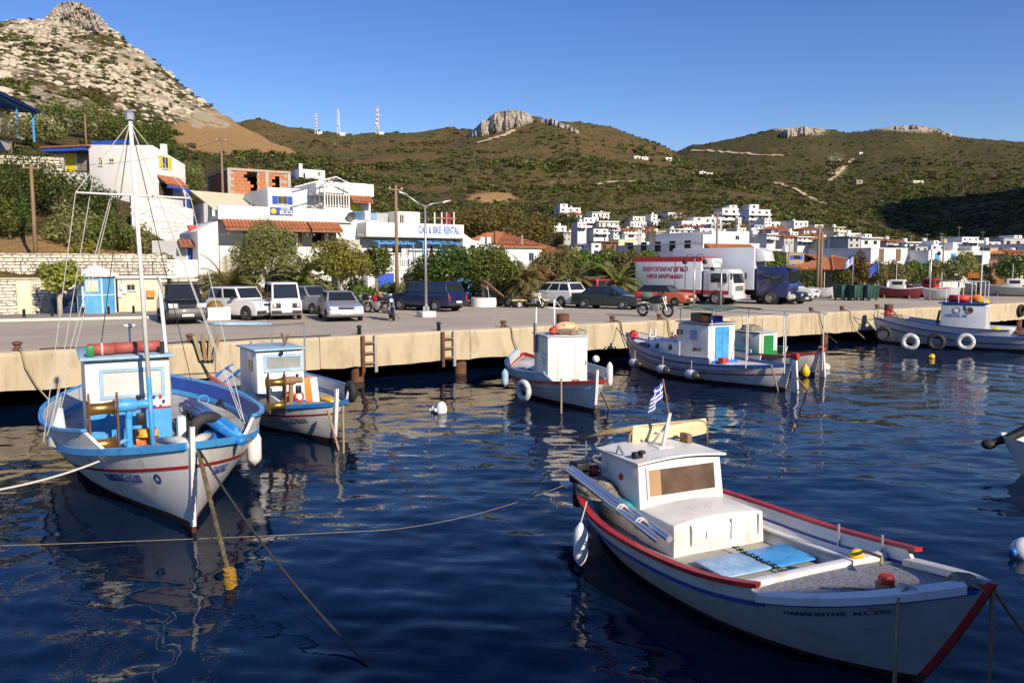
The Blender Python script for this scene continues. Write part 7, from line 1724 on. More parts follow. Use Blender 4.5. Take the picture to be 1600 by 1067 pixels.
part('twig_bundle', WOOD, b2.t, lambda m: [m.tube([(xf-.6, (yl+yr)/2+.3, ztop+.08), (xf-.6+.1*math.cos(k), (yl+yr)/2+.3+.12*math.sin(k*2), ztop+.35+.05*(k % 3))], .018, 4) for k in range(6)])
a = b2.loc(340, 600, 1.2); part('red_gangplank', mat('faded_red', (.40, .09, .07)), b2.t, lambda m: m.tube([b2.loc(328, 588, 1.5), b2.loc(366, 612, 1.15)], .06, 6))
part('quarter_rope', WROPE, b2.t, lambda m: [m.tube([b2.loc(300+k*3, 548, 1.9), b2.loc(383, 660, 1.0)], .012, 4) for k in range(1)]) if False else None

# ---------------- boat 3
b3 = Boat('fishing_boat', 'pale boat with a tall plain white cabin and red rail mid quay', (2.55, 24.4), (.27, -.963), 7.8, 2.85, 1.0, .58, .95, rake=.15, tm=.45, p=2.3, zk=-.45)
b3.hull(BWHITE); b3.rail('rubbing_strake', BRED, 0, .995, -.02, .09, .10); b3.stripe('blue_stripe', PBLUE, .16, .05, 0, .98); b3.deck(mat('worn_deck_paint', (.42, .42, .40)), .02, .975, .05); b3.stem(BWHITE, .11, .4)
b3.bulwark(PBLUE, .05, .82, .34, .06, .06, mi=BGREY); b3.rail('bulwark_cap', PBLUE, .05, .77, .34, .08, .045)
fl = b3.loc(857, 607, .5); frr = b3.loc(916, 603, .5); xf = (fl.x+frr.x)/2; yl, yr = min(fl.y, frr.y), max(fl.y, frr.y); ztop = b3.on(886, 527, x=xf).z; z0 = .45
cabin_box(b3, xf-1.5, xf, yl, yr, z0, ztop, BWHITE, crown=.02); part('roof', BGREY, b3.t, lambda m: m.b2((xf-1.58, yl-.05, ztop+.02), (xf+.05, yr+.05, ztop+.06)), bevel=.015)
for q in (.25, .68): part('door_seam', FRAME, b3.t, lambda m: m.b2((xf, yl+(yr-yl)*q, z0+.1), (xf+.008, yl+(yr-yl)*q+.012, ztop-.06)))
part('door_bolt', STEEL, b3.t, lambda m: m.box((xf+.02, yr-.06, z0+.85), (.03, .03, .14)))
part('side_stripes', PBLUE, b3.t, lambda m: [m.box((xf-.45-k*.0, yl-.006, ztop-.55-k*.16), (.5-k*.06, .012, .05), ry=.25) for k in range(3)]); part('grey_plank', FRAME, b3.t, lambda m: m.box((xf-1.2, yl-.06, ztop-.1), (.2, .06, 1.0)))
part('roof_float', PINKO, b3.t, lambda m: m.ball((xf-.5, (yl+yr)/2+.1, ztop+.26), .3, 14, 10, sc=(1.1, 1.45, .75)), smooth=True); coil(b3, (xf-.5, (yl+yr)/2+.1, ztop+.08), .48, .045, 2, ROPE); part('drum', RUST, b3.t, lambda m: m.lathe([(.22, 0), (.22, .38), (.18, .4)], (xf-.95, (yl+yr)/2-.05+.2, ztop+.33), 14), smooth=True, angle=R(40))
part('roof_canister', REDP, b3.t, lambda m: m.ball((xf-.35, yl+.30, ztop+.2), .14, 10, 8), smooth=True)
part('roof_rail', STEEL, b3.t, lambda m: (m.tube([(xf-.05, yl+.05, ztop+.2), (xf-.05, yr-.05, ztop+.2), (xf-1.4, yr-.05, ztop+.2)], .015, 5), [m.tube([(xf-.05, yl+.05+(yr-yl-.1)*k/3, ztop+.05), (xf-.05, yl+.05+(yr-yl-.1)*k/3, ztop+.2)], .013, 5) for k in range(4)]))
a = b3.on(838, 480, x=xf-1.3); part('pole', WHITE, b3.t, lambda m: m.tube([(xf-1.3, yl-.03, .5), (xf-1.3, a.y, a.z)], .028, 8), smooth=True); a = b3.on(866, 468, x=xf-.9); part('mast', WHITE, b3.t, lambda m: (m.tube([(xf-.9, a.y, ztop), a], .035, 8), m.tube([a+Vector((0, -.25, -.28)), a+Vector((0, .3, -.32))], .02, 6), m.tube([a, a+Vector((0, .3, -.32))], .012, 4)), smooth=True)
heap(b3, (xf-2.4, -.35, .62), .7, .6, .32, FEND, 17, 'white_tarpaulin'); heap(b3, (xf-2.2, -.8, .75), .2, .2, .12, ROPE, 19, 'rope_heap'); part('teal_barrel', TEAL, b3.t, lambda m: m.lathe([(.2, 0), (.22, .2), (.2, .4)], (xf-2.0, .0, .6), 12), smooth=True); part('red_float', REDP, b3.t, lambda m: m.ball((xf-2.9, -.1, 1.15), .11, 10, 8), smooth=True)
coil(b3, (xf+.45, -.02, .68), .16, .03, 4, ROPE, seed=3)
a = b3.loc(818, 610, .45); tyre(b3, a, .27, .10, (0, 0, R(20)), WRUBBER); a = b3.loc(789, 590, .7); fender(b3, a, .5, .12, mt=PBLUE); a = b3.loc(931, 561, .9); part('white_float', FEND, b3.t, lambda m: m.ball(a, .15, 12, 8), smooth=True); a = b3.pt(.80, 1.2, 1); fender(b3, a+Vector((.05, .08, .0)), .7, .10)

# ---------------- boat 4: blue door, stern to the right
b4 = Boat('fishing_boat', 'white boat with a bright blue cabin door and green awning moored bow to the quay', (5.55, 36.3), (-.50, .866), 9.4, 3.1, .95, .72, 1.30, rake=.5, tm=.48, p=2.2, pa=2.3, zk=-.5, srake=.35)
b4.hull(BWHITE); b4.rail('rubbing_strake', NBLUE, 0.0, .995, -.02, .08, .07); b4.stripe('red_stripe', BRED, .30, .05, 0.0, .98); b4.stripe('blue_stripe', BBLUE, .20, .03, .2, .8); b4.deck(BWHITE, .02, .975, .05); b4.stem(NBLUE, .1, .15); b4.stem(BWHITE, .1, .3, 'stern_post', aft=True)
b4.bulwark(BGREY, .28, .96, .26, .05, .03, mi=BGREY); b4.rail('bulwark_cap', NBLUE, .28, .96, .26, .07, .03)
p0_ = b4.pt(0, 1, 1); part('rudder', BWHITE, b4.t, lambda m: m.prism([(p0_.x-.12, -.6), (p0_.x-.10, 1.15), (p0_.x-.30, 1.2), (p0_.x-.48, -.6)], -.04, .04), bevel=.01); part('rudder_head', REDP, b4.t, lambda m: m.box((p0_.x-.22, 0, 1.3), (.3, .14, .24)), bevel=.02)
yn = -.75      # camera-side cabin wall: the boat's left side is screen-left here, i.e. +y
SIDE = 1 if b4.l.dot(Vector((0, 0, 0))-b4.o) > 0 else -1
ys = SIDE*.72
ca = b4.on(1106, 565, y=ys); cb = b4.on(1056, 560, y=ys); cc = b4.on(1015, 560, y=ys); ztop = b4.on(1085, 507, y=ys).z; zt2 = b4.on(1035, 533, y=ys).z
xa, xb, xc = ca.x, cb.x, cc.x
cabin_box(b4, xa, xb, -.72, .72, .66, ztop, BWHITE, crown=.04, lean=.1); cabin_box(b4, xb-.01, xc+.2, -.66, .66, .7, zt2, BWHITE, 'trunk_cabin', crown=.06, lean=.2)
part('roof', BGREY, b4.t, lambda m: m.b2((xa-.12, -.78, ztop+.045), (xb+.05, .78, ztop+.09)), bevel=.02)
for x in (xb+(xc-xb)*.25, xb+(xc-xb)*.75): part('porthole', GLASS, b4.t, lambda m: m.lathe([(.12, -.02), (.12, .02), (.001, .021)], (x, SIDE*.665, (zt2+.75)/2+.08), 14, axis='Y'), smooth=True)
part('side_window', GLASS, b4.t, lambda m: m.box((xb-.2, SIDE*.725, ztop-.35), (.35, .03, .2)), bevel=.03)
part('blue_door', LBLUE, b4.t, lambda m: (m.b2((xa-.03, -.36, .72), (xa+.01, .36, ztop-.06)), m.b2((xa-.05, -.03, .75), (xa-.028, .0, ztop-.1)))); part('blue_sill', BBLUE, b4.t, lambda m: m.b2((xa-.25, -.7, .66), (xa-.02, .7, .80)))
fx = (xa+xb)/2
fg_ = part('painted_flag', FLAGW, b4.t, lambda m: m.box((fx-.1, SIDE*.728, ztop-.42), (.42, .012, .36)))
for k in range(5): part('flag_stripe', FLAGB, fg_, lambda m: m.box((fx-.1, SIDE*.734, ztop-.26-k*.08), (.42, .012, .04)))
coil(b4, (fx-.35, SIDE*.76, 1.15), .2, .02, 3, DROPE)
# awning over the after deck on thin posts
aw = [b4.on(1060, 489, y=SIDE*.95), b4.on(1235, 482, y=SIDE*.95)]; za_ = (aw[0].z+aw[1].z)/2; x0_, x1_ = aw[1].x, aw[0].x; xaft = x0_; x0_ = xa-1.15
rows = [[(x0_+(x1_-x0_)*i/10, -1.05+2.1*j/8, za_+.10*math.sin(math.pi*j/8)-.03*math.sin(i*1.4)) for i in range(11)] for j in range(9)]
m = MB(); m.grid(rows); m.grid([[(p_[0], p_[1], p_[2]-.02) for p_ in r] for r in reversed(rows)]); aw_o = m.build('awning', GTARP, b4.t, smooth=True)
for x in np.linspace(xaft+.15, x1_-.15, 4):
    for sy in (-1, 1): part('awning_post', WHITE, b4.t, lambda m: m.tube([(x, sy*.98, .78), (x, sy*.98, za_)], .018, 6))
part('awning_rail', WHITE, b4.t, lambda m: [m.tube([(xaft, sy*.99, za_-.01), (x1_, sy*.99, za_-.01)], .018, 6) for sy in (-1, 1)])
part('roof_crate', WOOD, b4.t, lambda m: m.box((fx, SIDE*.25, ztop+.28), (.7, .5, .32)), bevel=.02); part('roof_crate', ORANGE, b4.t, lambda m: m.box((fx-.5, SIDE*.3, ztop+.24), (.4, .45, .26)), bevel=.03); part('roof_crate', NBLUE, b4.t, lambda m: m.box((fx-.9, SIDE*.3, ztop+.24), (.3, .45, .28)), bevel=.03)
part('tiller', DWOOD, b4.t, lambda m: m.tube([(p0_.x-.2, 0, 1.25), (p0_.x+1.4, .05, 1.22), (p0_.x+2.0, .0, 1.15)], .035, 6)); part('red_box', REDP, b4.t, lambda m: m.box((xa-.5, SIDE*.4, .86), (.3, .3, .2)), bevel=.03)
part('bow_bitts', WHITE, b4.t, lambda m: (m.tube([(xc+.75, -.2, .9), (xc+.65, -.12, 1.75)], .05, 6), m.tube([(xc+.75, .25, .9), (xc+.65, .15, 1.75)], .05, 6), m.tube([(xc+.7, -.16, 1.4), (xc+.7, .2, 1.4)], .035, 6)))
q = b4.pt(.99, 1, 1); heap(b4, (q.x-.35, 0, q.z), .3, .22, .3, BRED, 23, 'red_cloth_heap'); heap(b4, (xc+1.0, SIDE*.2, 1.0), .4, .35, .15, NET, 29)
for u, v in ((992, 567), (1036, 577), (1081, 585)):
    tt = .0; a = b4.on(u, v, y=SIDE*(b4.B/2)); a = b4.loc(u, v, .52); part('fender_rope', WROPE, b4.t, lambda m: m.tube([a+Vector((.15, -SIDE*.12, .1)), a+Vector((.15, -SIDE*.12, .5))], .012, 4)); fender(b4, a, .55, .17, horiz='x', capm=RUBBER)

# ---------------- boat 5: green door behind it
b5 = Boat('fishing_boat', 'small white boat with a green door and green bulwarks behind the blue doored boat', (8.3, 39.2), (-.55, .835), 8.2, 2.6, .95, .65, 1.1, rake=.4, tm=.48, zk=-.45)
b5.hull(BWHITE); b5.rail('rubbing_strake', BRED, 0, .995, -.02, .08, .08); b5.deck(GREEN, .02, .975, .05); b5.stem(BWHITE, .1, .2); b5.stem(BWHITE, .12, .28, 'stern_post', aft=True); b5.bulwark(BWHITE, .30, .95, .25, .05, .04, mi=GREEN); b5.rail('bulwark_cap', PBLUE, .30, .95, .25, .06, .03)
p0_ = b5.pt(0, 1, 1); part('rudder', BWHITE, b5.t, lambda m: m.prism([(p0_.x-.12, -.5), (p0_.x-.1, .95), (p0_.x-.28, 1.0), (p0_.x-.42, -.5)], -.04, .04), bevel=.01); part('rudder_head', REDP, b5.t, lambda m: m.box((p0_.x-.15, 0, 1.12), (.3, .12, .18)), bevel=.02)
SIDE5 = 1 if b5.l.dot(-b5.o) > 0 else -1
ca = b5.on(1186, 556, y=SIDE5*.6); zt = b5.on(1186, 522, y=SIDE5*.6).z; xa = ca.x
cabin_box(b5, xa, xa+1.7, -.6, .6, .58, zt, BWHITE, crown=.04); part('roof', BGREY, b5.t, lambda m: m.b2((xa-.08, -.66, zt+.045), (xa+1.75, .66, zt+.08)), bevel=.015)
part('green_door', GREEN, b5.t, lambda m: m.b2((xa-.03, -.3, .62), (xa+.01, .32, zt-.08))); part('green_skirt', GREEN, b5.t, lambda m: m.b2((xa-.02, -.6, .58), (xa+.01, -.31, .82))); part('side_window', CREAM, b5.t, lambda m: m.b2((xa+.5, SIDE5*.595, zt-.42), (xa+.95, SIDE5*.61, zt-.18)))
part('blue_mark', BBLUE, b5.t, lambda m: m.b2((xa+.4, SIDE5*.597, zt-.85), (xa+1.3, SIDE5*.607, zt-.8)))
part('awning_post', STEEL, b5.t, lambda m: [m.tube([(xa-.3-k*1.3, s*.8, .7), (xa-.3-k*1.3, s*.8, 2.3)], .018, 6) for k in range(1) for s in (-1, 1)]); heap(b5, (xa+1.0, 0, zt+.06), .5, .4, .3, NET, 31, 'roof_net_heap')
a = b5.loc(1258, 583, .15); 
fb_ = MB().lathe([(.02, -.18), (.15, -.1), (.2, .06), (.14, .24), (.05, .32), (.05, .38)], a, 14).build('yellow_buoy', YELP, b5.t, smooth=True)

# ---------------- boat 6: far right
b6 = Boat('fishing_boat', 'white fishing boat with grey blue cabin and hanging tyres at the right quay', (21.9, 47.2), (-.80, .60), 11.0, 3.6, 1.0, .78, 1.45, rake=.45, tm=.48, zk=-.5)
b6.hull(BWHITE); b6.rail('rubbing_strake', NBLUE, 0, .995, -.03, .09, .07); b6.stripe('navy_stripe', NBLUE, .36, .06, .3, .98); b6.stripe('red_stripe', BRED, .34, .05, 0, .3); b6.deck(BGREY, .02, .975, .05); b6.stem(BWHITE, .12, .2); b6.bulwark(BWHITE, .36, .96, .36, .06, .03, mi=BGREY); b6.rail('bulwark_cap', NBLUE, .36, .96, .36, .08, .035)
S6 = 1 if b6.l.dot(-b6.o) > 0 else -1
ya = S6*.95; c1 = b6.on(1468, 525, y=ya); c2 = b6.on(1538, 525, y=ya); zt = b6.on(1500, 476, y=ya).z; xa, xb = c2.x, c1.x
cabin_box(b6, xa, xb, -.95, .95, .72, zt, mat('cabin_grey_blue', (.56, .60, .64), .5, var=.06), crown=.04); part('rear_face', BWHITE, b6.t, lambda m: m.b2((xa-.03, -.93, .75), (xa-.005, .93, zt-.02)))
for k in range(3): part('door_seam', FRAME, b6.t, lambda m: m.b2((xa-.045, -.6+k*.55, .8), (xa-.028, -.57+k*.55, zt-.1)))
part('roof', NBLUE, b6.t, lambda m: m.b2((xa-.1, -1.02, zt+.045), (xb+.15, 1.02, zt+.10)), bevel=.02)
for x, mt2 in ((xb-.8, GREEN), (xa+.75, RUST)): part('side_emblem', FRAME, b6.t, lambda m: m.torus((x, S6*.955, zt-.3), .16, .03, 'Y', 16, 6)); part('emblem_disc', FEND if mt2 is GREEN else mt2, b6.t, lambda m: m.lathe([(.13, -.008), (.13, .008)], (x, S6*.955, zt-.3), 14, axis='Y'))
part('side_name_band', NBLUE, b6.t, lambda m: m.b2((xa+.95, S6*.95-.01, zt-.30), (xb-1.1, S6*.95+.01, zt-.06))); text_mesh('side_lettering', 'ΛΕΡΟΣ 38', .2, MATS['lettering_navy'], b6.t, (xb-.75, S6*.965, zt-.62), (R(90), 0, R(180) if S6 > 0 else 0), 1.1, .004)
part('roof_raft', REDP, b6.t, lambda m: m.tube([(xa+1.9, .1*S6, zt+.3), (xa+.9, .1*S6, zt+.3)], .2, 10), smooth=True); part('roof_float', ORANGE, b6.t, lambda m: m.ball((xa+.55, .1*S6, zt+.32), .24, 12, 8, sc=(1.5, 1, .9)), smooth=True); heap(b6, (xa+.3, .1*S6, zt+.1), .4, .4, .25, NETY, 37, 'roof_net')
part('roof_frame', WHITE, b6.t, lambda m: ([m.tube([(xa+.1+k*.62, s*.8, zt+.1), (xa+.1+k*.62, s*.8, zt+1.25)], .02, 6) for k in range(4) for s in (-1, 1)], [m.tube([(xa+.1, s*.8, zt+1.25), (xa+1.96, s*.8, zt+1.25)], .02, 6) for s in (-1, 1)]))
part('signal_mast', WHITE, b6.t, lambda m: (m.tube([(xa+.4, 0, zt+.1), (xa+.4, 0, zt+2.9)], .035, 8), m.tube([(xa+.4, -.5, zt+2.2), (xa+.4, .5, zt+2.2)], .02, 6)))
part('mast_flag', ORANGE, b6.t, lambda m: m.box((xa+.75, 0, zt+1.6), (.6, .02, .3))); heap(b6, (xa-.5, S6*.5, .85), .35, .3, .35, YELP, 41, 'yellow_oilskin'); part('fish_box', FEND, b6.t, lambda m: m.box((xa-.9, S6*.1, 1.0), (.8, .6, .4)), bevel=.03); heap(b6, (xa-1.9, 0, .85), .8, .6, .3, mat('brown_net', (.20, .10, .07), .95, var=.4, scale=12, bump=.8), 43)
q = b6.pt(.985, 1, 1); part('bow_drum', RUST, b6.t, lambda m: m.lathe([(.25, 0), (.25, .34), (.22, .36)], (q.x-.6, 0, q.z+.5), 14), smooth=True, angle=R(40)); part('red_barrel', REDP, b6.t, lambda m: m.lathe([(.2, 0), (.24, .3), (.2, .6)], (q.x-.6, S6*.1, q.z-.1), 12), smooth=True); heap(b6, (q.x-1.1, 0, q.z-.1), .5, .4, .4, ROPE, 47, 'anchor_rope_heap'); part('bow_rail', DWOOD, b6.t, lambda m: m.tube([(q.x-.6, S6*.2, q.z+.6), (q.x-1.0, S6*.35, q.z+.4), (q.x-1.4, S6*.5, q.z-.15)], .035, 6))
for u in (1381, 1422, 1463, 1509):
    a = b6.loc(u, 534 if u > 1400 else 522, .62); tyre(b6, a, .33, .12, (0, 0, R(4)), WRUBBER if u in (1422, 1509) else RUBBER)
part('foredeck_coaming', BWHITE, b6.t, lambda m: m.b2((xb+.2, -.7, .75), (xb+1.2, .7, 1.25)), bevel=.03); part('a_frame', WOOD, b6.t, lambda m: (m.tube([(xb+.35, -.3, .9), (xb+.2, -.1, 2.0)], .045, 6), m.tube([(xb+.35, .35, .9), (xb+.2, .1, 2.0)], .045, 6)))

# ---------------- boat 7: the open boat in the right foreground
b7 = Boat('fishing_boat', 'white open boat with red rail, blue hatch boards and cream canopy in the foreground', (4.32, 8.55), (.43, -.903), 7.7, 2.86, .78, .50, 1.30, rake=.95, tm=.52, p=3.3, pa=2.6, zk=-.5, boot=.08, se=2.5)
b7.hull(mat('hull_dull_white', (.54, .54, .52), .45, var=.08, scale=1.4, c2=(.42, .39, .34), c2w=.62, c2scale=2.0, bump=.06, bscale=9))
b7.rail('rubbing_strake', NBLUE, 0, .775, -.06, .06, .09); b7.rail('blue_line', NBLUE, .77, .995, -.03, .025, .035)
b7.bulwark(BWHITE, .03, .775, .17, .06, .012, mi=BWHITE); b7.rail('red_gunwale', BRED, .02, .77, .17, .11, .055)
b7.stem(BRED, .07, .10, thick=.05)
NONS = mat('speckled_deck', (.36, .36, .37), .9, var=.55, scale=38, bump=.5, bscale=80, c2=(.18, .18, .19), c2w=.5, c2scale=22)
b7.deck(NONS, .70, .985, -.005, 'foredeck', inset=.10); b7.deck(mat('cockpit_sole', (.36, .35, .31), .8, var=.2, scale=3), .03, .72, .26, 'cockpit_sole', inset=.08)
b7.rail('white_toe_rail', BWHITE, .765, .985, .0, .20, .085, inset=.06)
tq = .705; xq = b7.pt(tq, 1, 1).x; bq = b7.hb(tq)-.06
part('deck_crossbeam', BWHITE, b7.t, lambda m: m.b2((xq-.07, -bq, b7.sheer(tq)-.06), (xq+.07, bq, b7.sheer(tq)+.10)), bevel=.02)
# inner side planks (white ceiling boards)
for sd in (-1, 1):
    m = MB(); rows = []
    for i in range(25):
        t = .05+.65*i/24; a, c_ = b7.pt(t, 1.0, sd, -.08), b7.pt(t, b7.fz(t, b7.sheer(t)-.30), sd, -.085); rows.append([a, c_])
    m.grid(rows); m.build('inner_lining', BWHITE, b7.t, smooth=True)
    m = MB(); rows = []
    for i in range(25):
        t = .05+.65*i/24; p_ = b7.pt(t, b7.fz(t, b7.sheer(t)-.06), sd, -.09); rows.append([p_, p_+Vector((0, -sd*.12, 0)), p_+Vector((0, -sd*.12, -.03)), p_+Vector((0, 0, -.03))])
    m.grid(rows, close=True); m.build('side_shelf', BWHITE, b7.t)
# trunk cabin and wheelhouse, placed from their corners
zf7 = b7.zm-.20
a, c_ = b7.loc(1060, 872, zf7), b7.loc(1186, 838, zf7); xt = (a.x+c_.x)/2; y0, y1 = min(a.y, c_.y), max(a.y, c_.y); ztr = b7.on(1112, 806, x=xt).z; ztr_e = b7.on(1046, 824, x=xt).z
xw = b7.loc(1067, 781, ztr).x
cabin_box(b7, xw-.05, xt, y0, y1, zf7-.05, ztr_e, BWHITE, 'trunk_cabin', lean=.03, taper=.015, crown=max(.04, ztr-ztr_e), bevel=.02)
wf = [b7.on(1018, 776, x=xw), b7.on(1113, 762, x=xw), b7.on(1110, 733, x=xw)]
ztw = b7.on(1065, 722, x=xw).z; wy0, wy1 = y0+.02, y1-.02
lean7 = .16
cabin_box(b7, xw-1.25, xw, wy0, wy1, zf7-.05, ztw-.03, BWHITE, 'wheelhouse', lean=lean7, taper=.03, crown=.05, bevel=.02)
part('roof', BWHITE, b7.t, lambda m: m.grid([[(x, wy0-.03+(wy1-wy0+.06)*j/8, ztw-.0+.06*math.sin(math.pi*j/8)) for j in range(9)] for x in (xw-1.32, xw-.08)]).grid([[(x, wy0-.03+(wy1-wy0+.06)*j/8, ztw+.035+.06*math.sin(math.pi*j/8)) for j in range(9)] for x in (xw-.08, xw-1.32)]).grid([[(xw-.08, wy0-.03+(wy1-wy0+.06)*j/8, z_+.06*math.sin(math.pi*j/8)) for j in range(9)] for z_ in (ztw, ztw+.035)]).grid([[(x, wy0-.03, z_) for x in (xw-1.32, xw-.08)] for z_ in (ztw, ztw+.035)]))
wz0, wz1 = ztr+.10, ztw-.10; zr = (zf7-.05, ztw-.03); wyc = (wy0+wy1)/2
frame_x(b7, 'windscreen_frame', BWHITE, xw, wy0+.16, wy1-.16, wz0-.03, wz1+.03, .035, .03, lean=lean7, zr=zr)
ws = face_x(b7, 'windscreen', mat('brown_tinted_glass', (.13, .085, .06), .08, var=.3, scale=3), xw, wy0+.19, wy1-.19, wz0, wz1, .012, lean=lean7, zr=zr); face_x(b7, 'windscreen_patch', mat('tan_film', (.42, .27, .15), .3, var=.1), xw, wy0+.195, wy0+.195+(wy1-wy0)*.14, wz0+.005, wz1-.005, .016, ws, lean=lean7, zr=zr)
# trunk front panel lines and handle
for fy in (.18, .62, .93): part('panel_groove', FRAME, b7.t, lambda m: m.box((xt-.01, y0+(y1-y0)*fy, zf7+(ztr-zf7)*.5), (.02, .014, (ztr-zf7)*.62)))
part('panel_handle', STEEL, b7.t, lambda m: m.box((xt+.0, y0+(y1-y0)*.34, zf7+(ztr-zf7)*.45), (.03, .014, .1)))
part('hatch_panel', BWHITE, b7.t, lambda m: m.b2((xt-.02, y0+(y1-y0)*.19, zf7+.1), (xt+.004, y0+(y1-y0)*.61, ztr-.14)), bevel=.006)
part('red_dot', REDP, b7.t, lambda m: m.lathe([(.055, -.012), (.055, .012)], (xw-.62, wy0+.018, ztw-.30), 16, axis='Y')); part('side_seam', FRAME, b7.t, lambda m: m.b2((xw-1.0, wy0-.002, zf7+.22), (xw-.06, wy0+.004, zf7+.228)))
# roof fittings: mast bracket, flag, canopy hoops
mx = xw-.75; rz = ztw+.09; my = wyc+.05
part('mast_base', BWHITE, b7.t, lambda m: m.box((mx, my, rz), (.34, .3, .04)), bevel=.01)
tp = b7.on(1047, 645, x=mx-.05)
part('mast', BWHITE, b7.t, lambda m: (m.tube([(mx+.06, my-.01, rz), tp], [.036, .03], 8), m.tube([(mx-.16, my-.08, rz), tp.lerp(Vector((mx, my, rz)), .35), tp-Vector((.02, 0, .05))], .022, 6), m.tube([(mx+.0, my, rz+.22), (mx-.12, my-.05, rz+.2)], .018, 6)), smooth=True)
ft = b7.on(1036, 592, x=mx-.05); part('flag_staff', WOOD, b7.t, lambda m: m.tube([tp-Vector((0, 0, .1)), ft], .011, 5)); greek_flag(b7.t, ft-Vector((0, 0, .02)), .46, .30, (.2, -1, 0), .62, 'flag', .05)
hx = xw-1.22; hL, hR = b7.on(983, 730, x=hx), b7.on(1104, 715, x=hx); hz = b7.on(1045, 663, x=hx).z
hoop = part('canopy_hoop', mat('bronze_tube', (.45, .33, .16), .4, .5), b7.t, lambda m: m.tube([(hx, hL.y, ztw-.1), (hx, hL.y, hz-.12), (hx, hL.y+.07, hz-.03), (hx, hL.y+.18, hz), (hx, hR.y-.18, hz+.02), (hx, hR.y-.07, hz-.02), (hx, hR.y, hz-.12), (hx, hR.y, ztw-.15)], .02, 8), smooth=True)
rows = []
for i in range(9):
    yy = hL.y+.04+(hR.y-hL.y-.06)*i/8; rows.append([(hx+.03+.03*math.sin(i*1.3), yy, hz+.03-.27*j/5+.012*math.sin(i*2+j)) if j else (hx-.02, yy, hz+.035) for j in range(6)])
m = MB(); m.grid(rows); m.grid([[(p_[0]-.015, p_[1], p_[2]) for p_ in r] for r in reversed(rows)]); m.build('canopy_valance', TARP, b7.t, smooth=True)
bk = b7.on(908, 686, x=hx-.6); part('rolled_canopy', mat('tan_canvas', (.26, .20, .11), .9, var=.25, scale=6), b7.t, lambda m: m.tube([(hx, hL.y+.08, hz+.0), ((hx*.5+bk.x*.5), (hL.y+bk.y)/2, (hz+bk.z)/2+.02), bk], [.05, .045, .03], 8), smooth=True)
part('canopy_prop', STEEL, b7.t, lambda m: m.tube([(bk.x, bk.y+.1, .6), (bk.x, bk.y+.1, bk.z)], .013, 6))
part('roof_clamp', BLKM, b7.t, lambda m: (m.box((xw-.35, wy0+.14, ztw+.10), (.12, .16, .10)), m.box((xw-.28, wy0+.18, ztw+.16), (.1, .1, .05))), bevel=.02); part('roof_block', WOOD, b7.t, lambda m: m.box((xw-.95, wy1-.12, ztw+.12), (.22, .1, .18)), bevel=.01); part('roof_pipe', STEEL, b7.t, lambda m: m.tube([(xw-.8, wy0+.05, ztw+.06), (xw-.75, wy0+.05, ztw+.18), (xw-.6, wy0+.05, ztw+.06)], .02, 6))
# aluminium poles lashed on the near side
for k, (ua, va, ub, vb) in enumerate(((888, 735, 1030, 845), (893, 731, 1046, 842))):
    a, c_ = b7.loc(ua, va, 1.28), b7.loc(ub, vb, 1.12); part('aluminium_pole', ALU, b7.t, lambda m: m.tube([a, c_], .047, 10), smooth=True, angle=R(40))
for q in (.62, .8):
    a = b7.loc(888, 735, 1.28).lerp(b7.loc(1036, 844, 1.12), q); part('lashing', WROPE, b7.t, lambda m: (m.torus(a, .075, .014, 'X', 12, 5), m.torus(a+Vector((.06, 0, 0)), .07, .012, 'X', 12, 5)))
# stern clutter
a = b7.loc(905, 742, 1.0); part('outboard_motor', BLKM, b7.t, lambda m: (m.box((a.x, a.y, 1.05), (.28, .24, .36)), m.box((a.x-.05, a.y, .7), (.14, .12, .5)), m.tube([(a.x+.1, a.y, 1.1), (a.x+.5, a.y+.1, 1.18)], .025, 6)), bevel=.04)
heap(b7, tuple(b7.loc(935, 770, .8)), .5, .35, .22, NET, 51); heap(b7, tuple(b7.loc(965, 790, .72)), .35, .2, .12, TEAL, 53, 'teal_bucket_lid'); part('red_seat', BRED, b7.t, lambda m: m.box(b7.loc(928, 735, 1.05), (.1, .16, .2)), bevel=.02); part('stern_bench', BWHITE, b7.t, lambda m: m.b2((xw-2.2, -.8, .62), (xw-1.9, .8, .68)), bevel=.01)
a = b7.loc(890, 745, .95); part('whip_aerial', STEEL, b7.t, lambda m: m.tube([a, a+Vector((0, 0, .55))], .01, 5))
coil(b7, tuple(b7.loc(920, 760, .92)), .16, .018, 4, ROPE)
# blue hatch boards
zc = b7.zm-.20; A, Bq, Cq, Dq = b7.loc(1078, 872, zc), b7.loc(1190, 842, zc), b7.loc(1278, 866, zc), b7.loc(1160, 912, zc)
xs = sorted([(A.x+Bq.x)/2+.05, min(xq-.12, (Cq.x+Dq.x)/2)]); ys_ = (y0+.06, y1+.05); ym = (ys_[0]+ys_[1])/2
for k, (ya_, yb_) in enumerate(((ys_[0], ym-.02), (ym+.02, ys_[1]))): part('hatch_board', LBLUE if k else mat('worn_blue_board', (.22, .42, .66), .5, var=.12, scale=3, c2=(.36, .52, .70), c2w=.5, c2scale=3), b7.t, lambda m: m.b2((xs[0]+.25, ya_, zc+.02), (xs[1], yb_, zc+.05)), bevel=.008)
part('chain', DROPE, b7.t, lambda m: [m.torus((0, 0, 0), .03, .009, 'Z', 8, 4, M=Matrix.Translation((xs[0]+.1+k*.055, ym+.02*math.sin(k), zc+.065)) @ Matrix.Rotation((k % 2)*1.3, 4, 'X')) for k in range(20)])
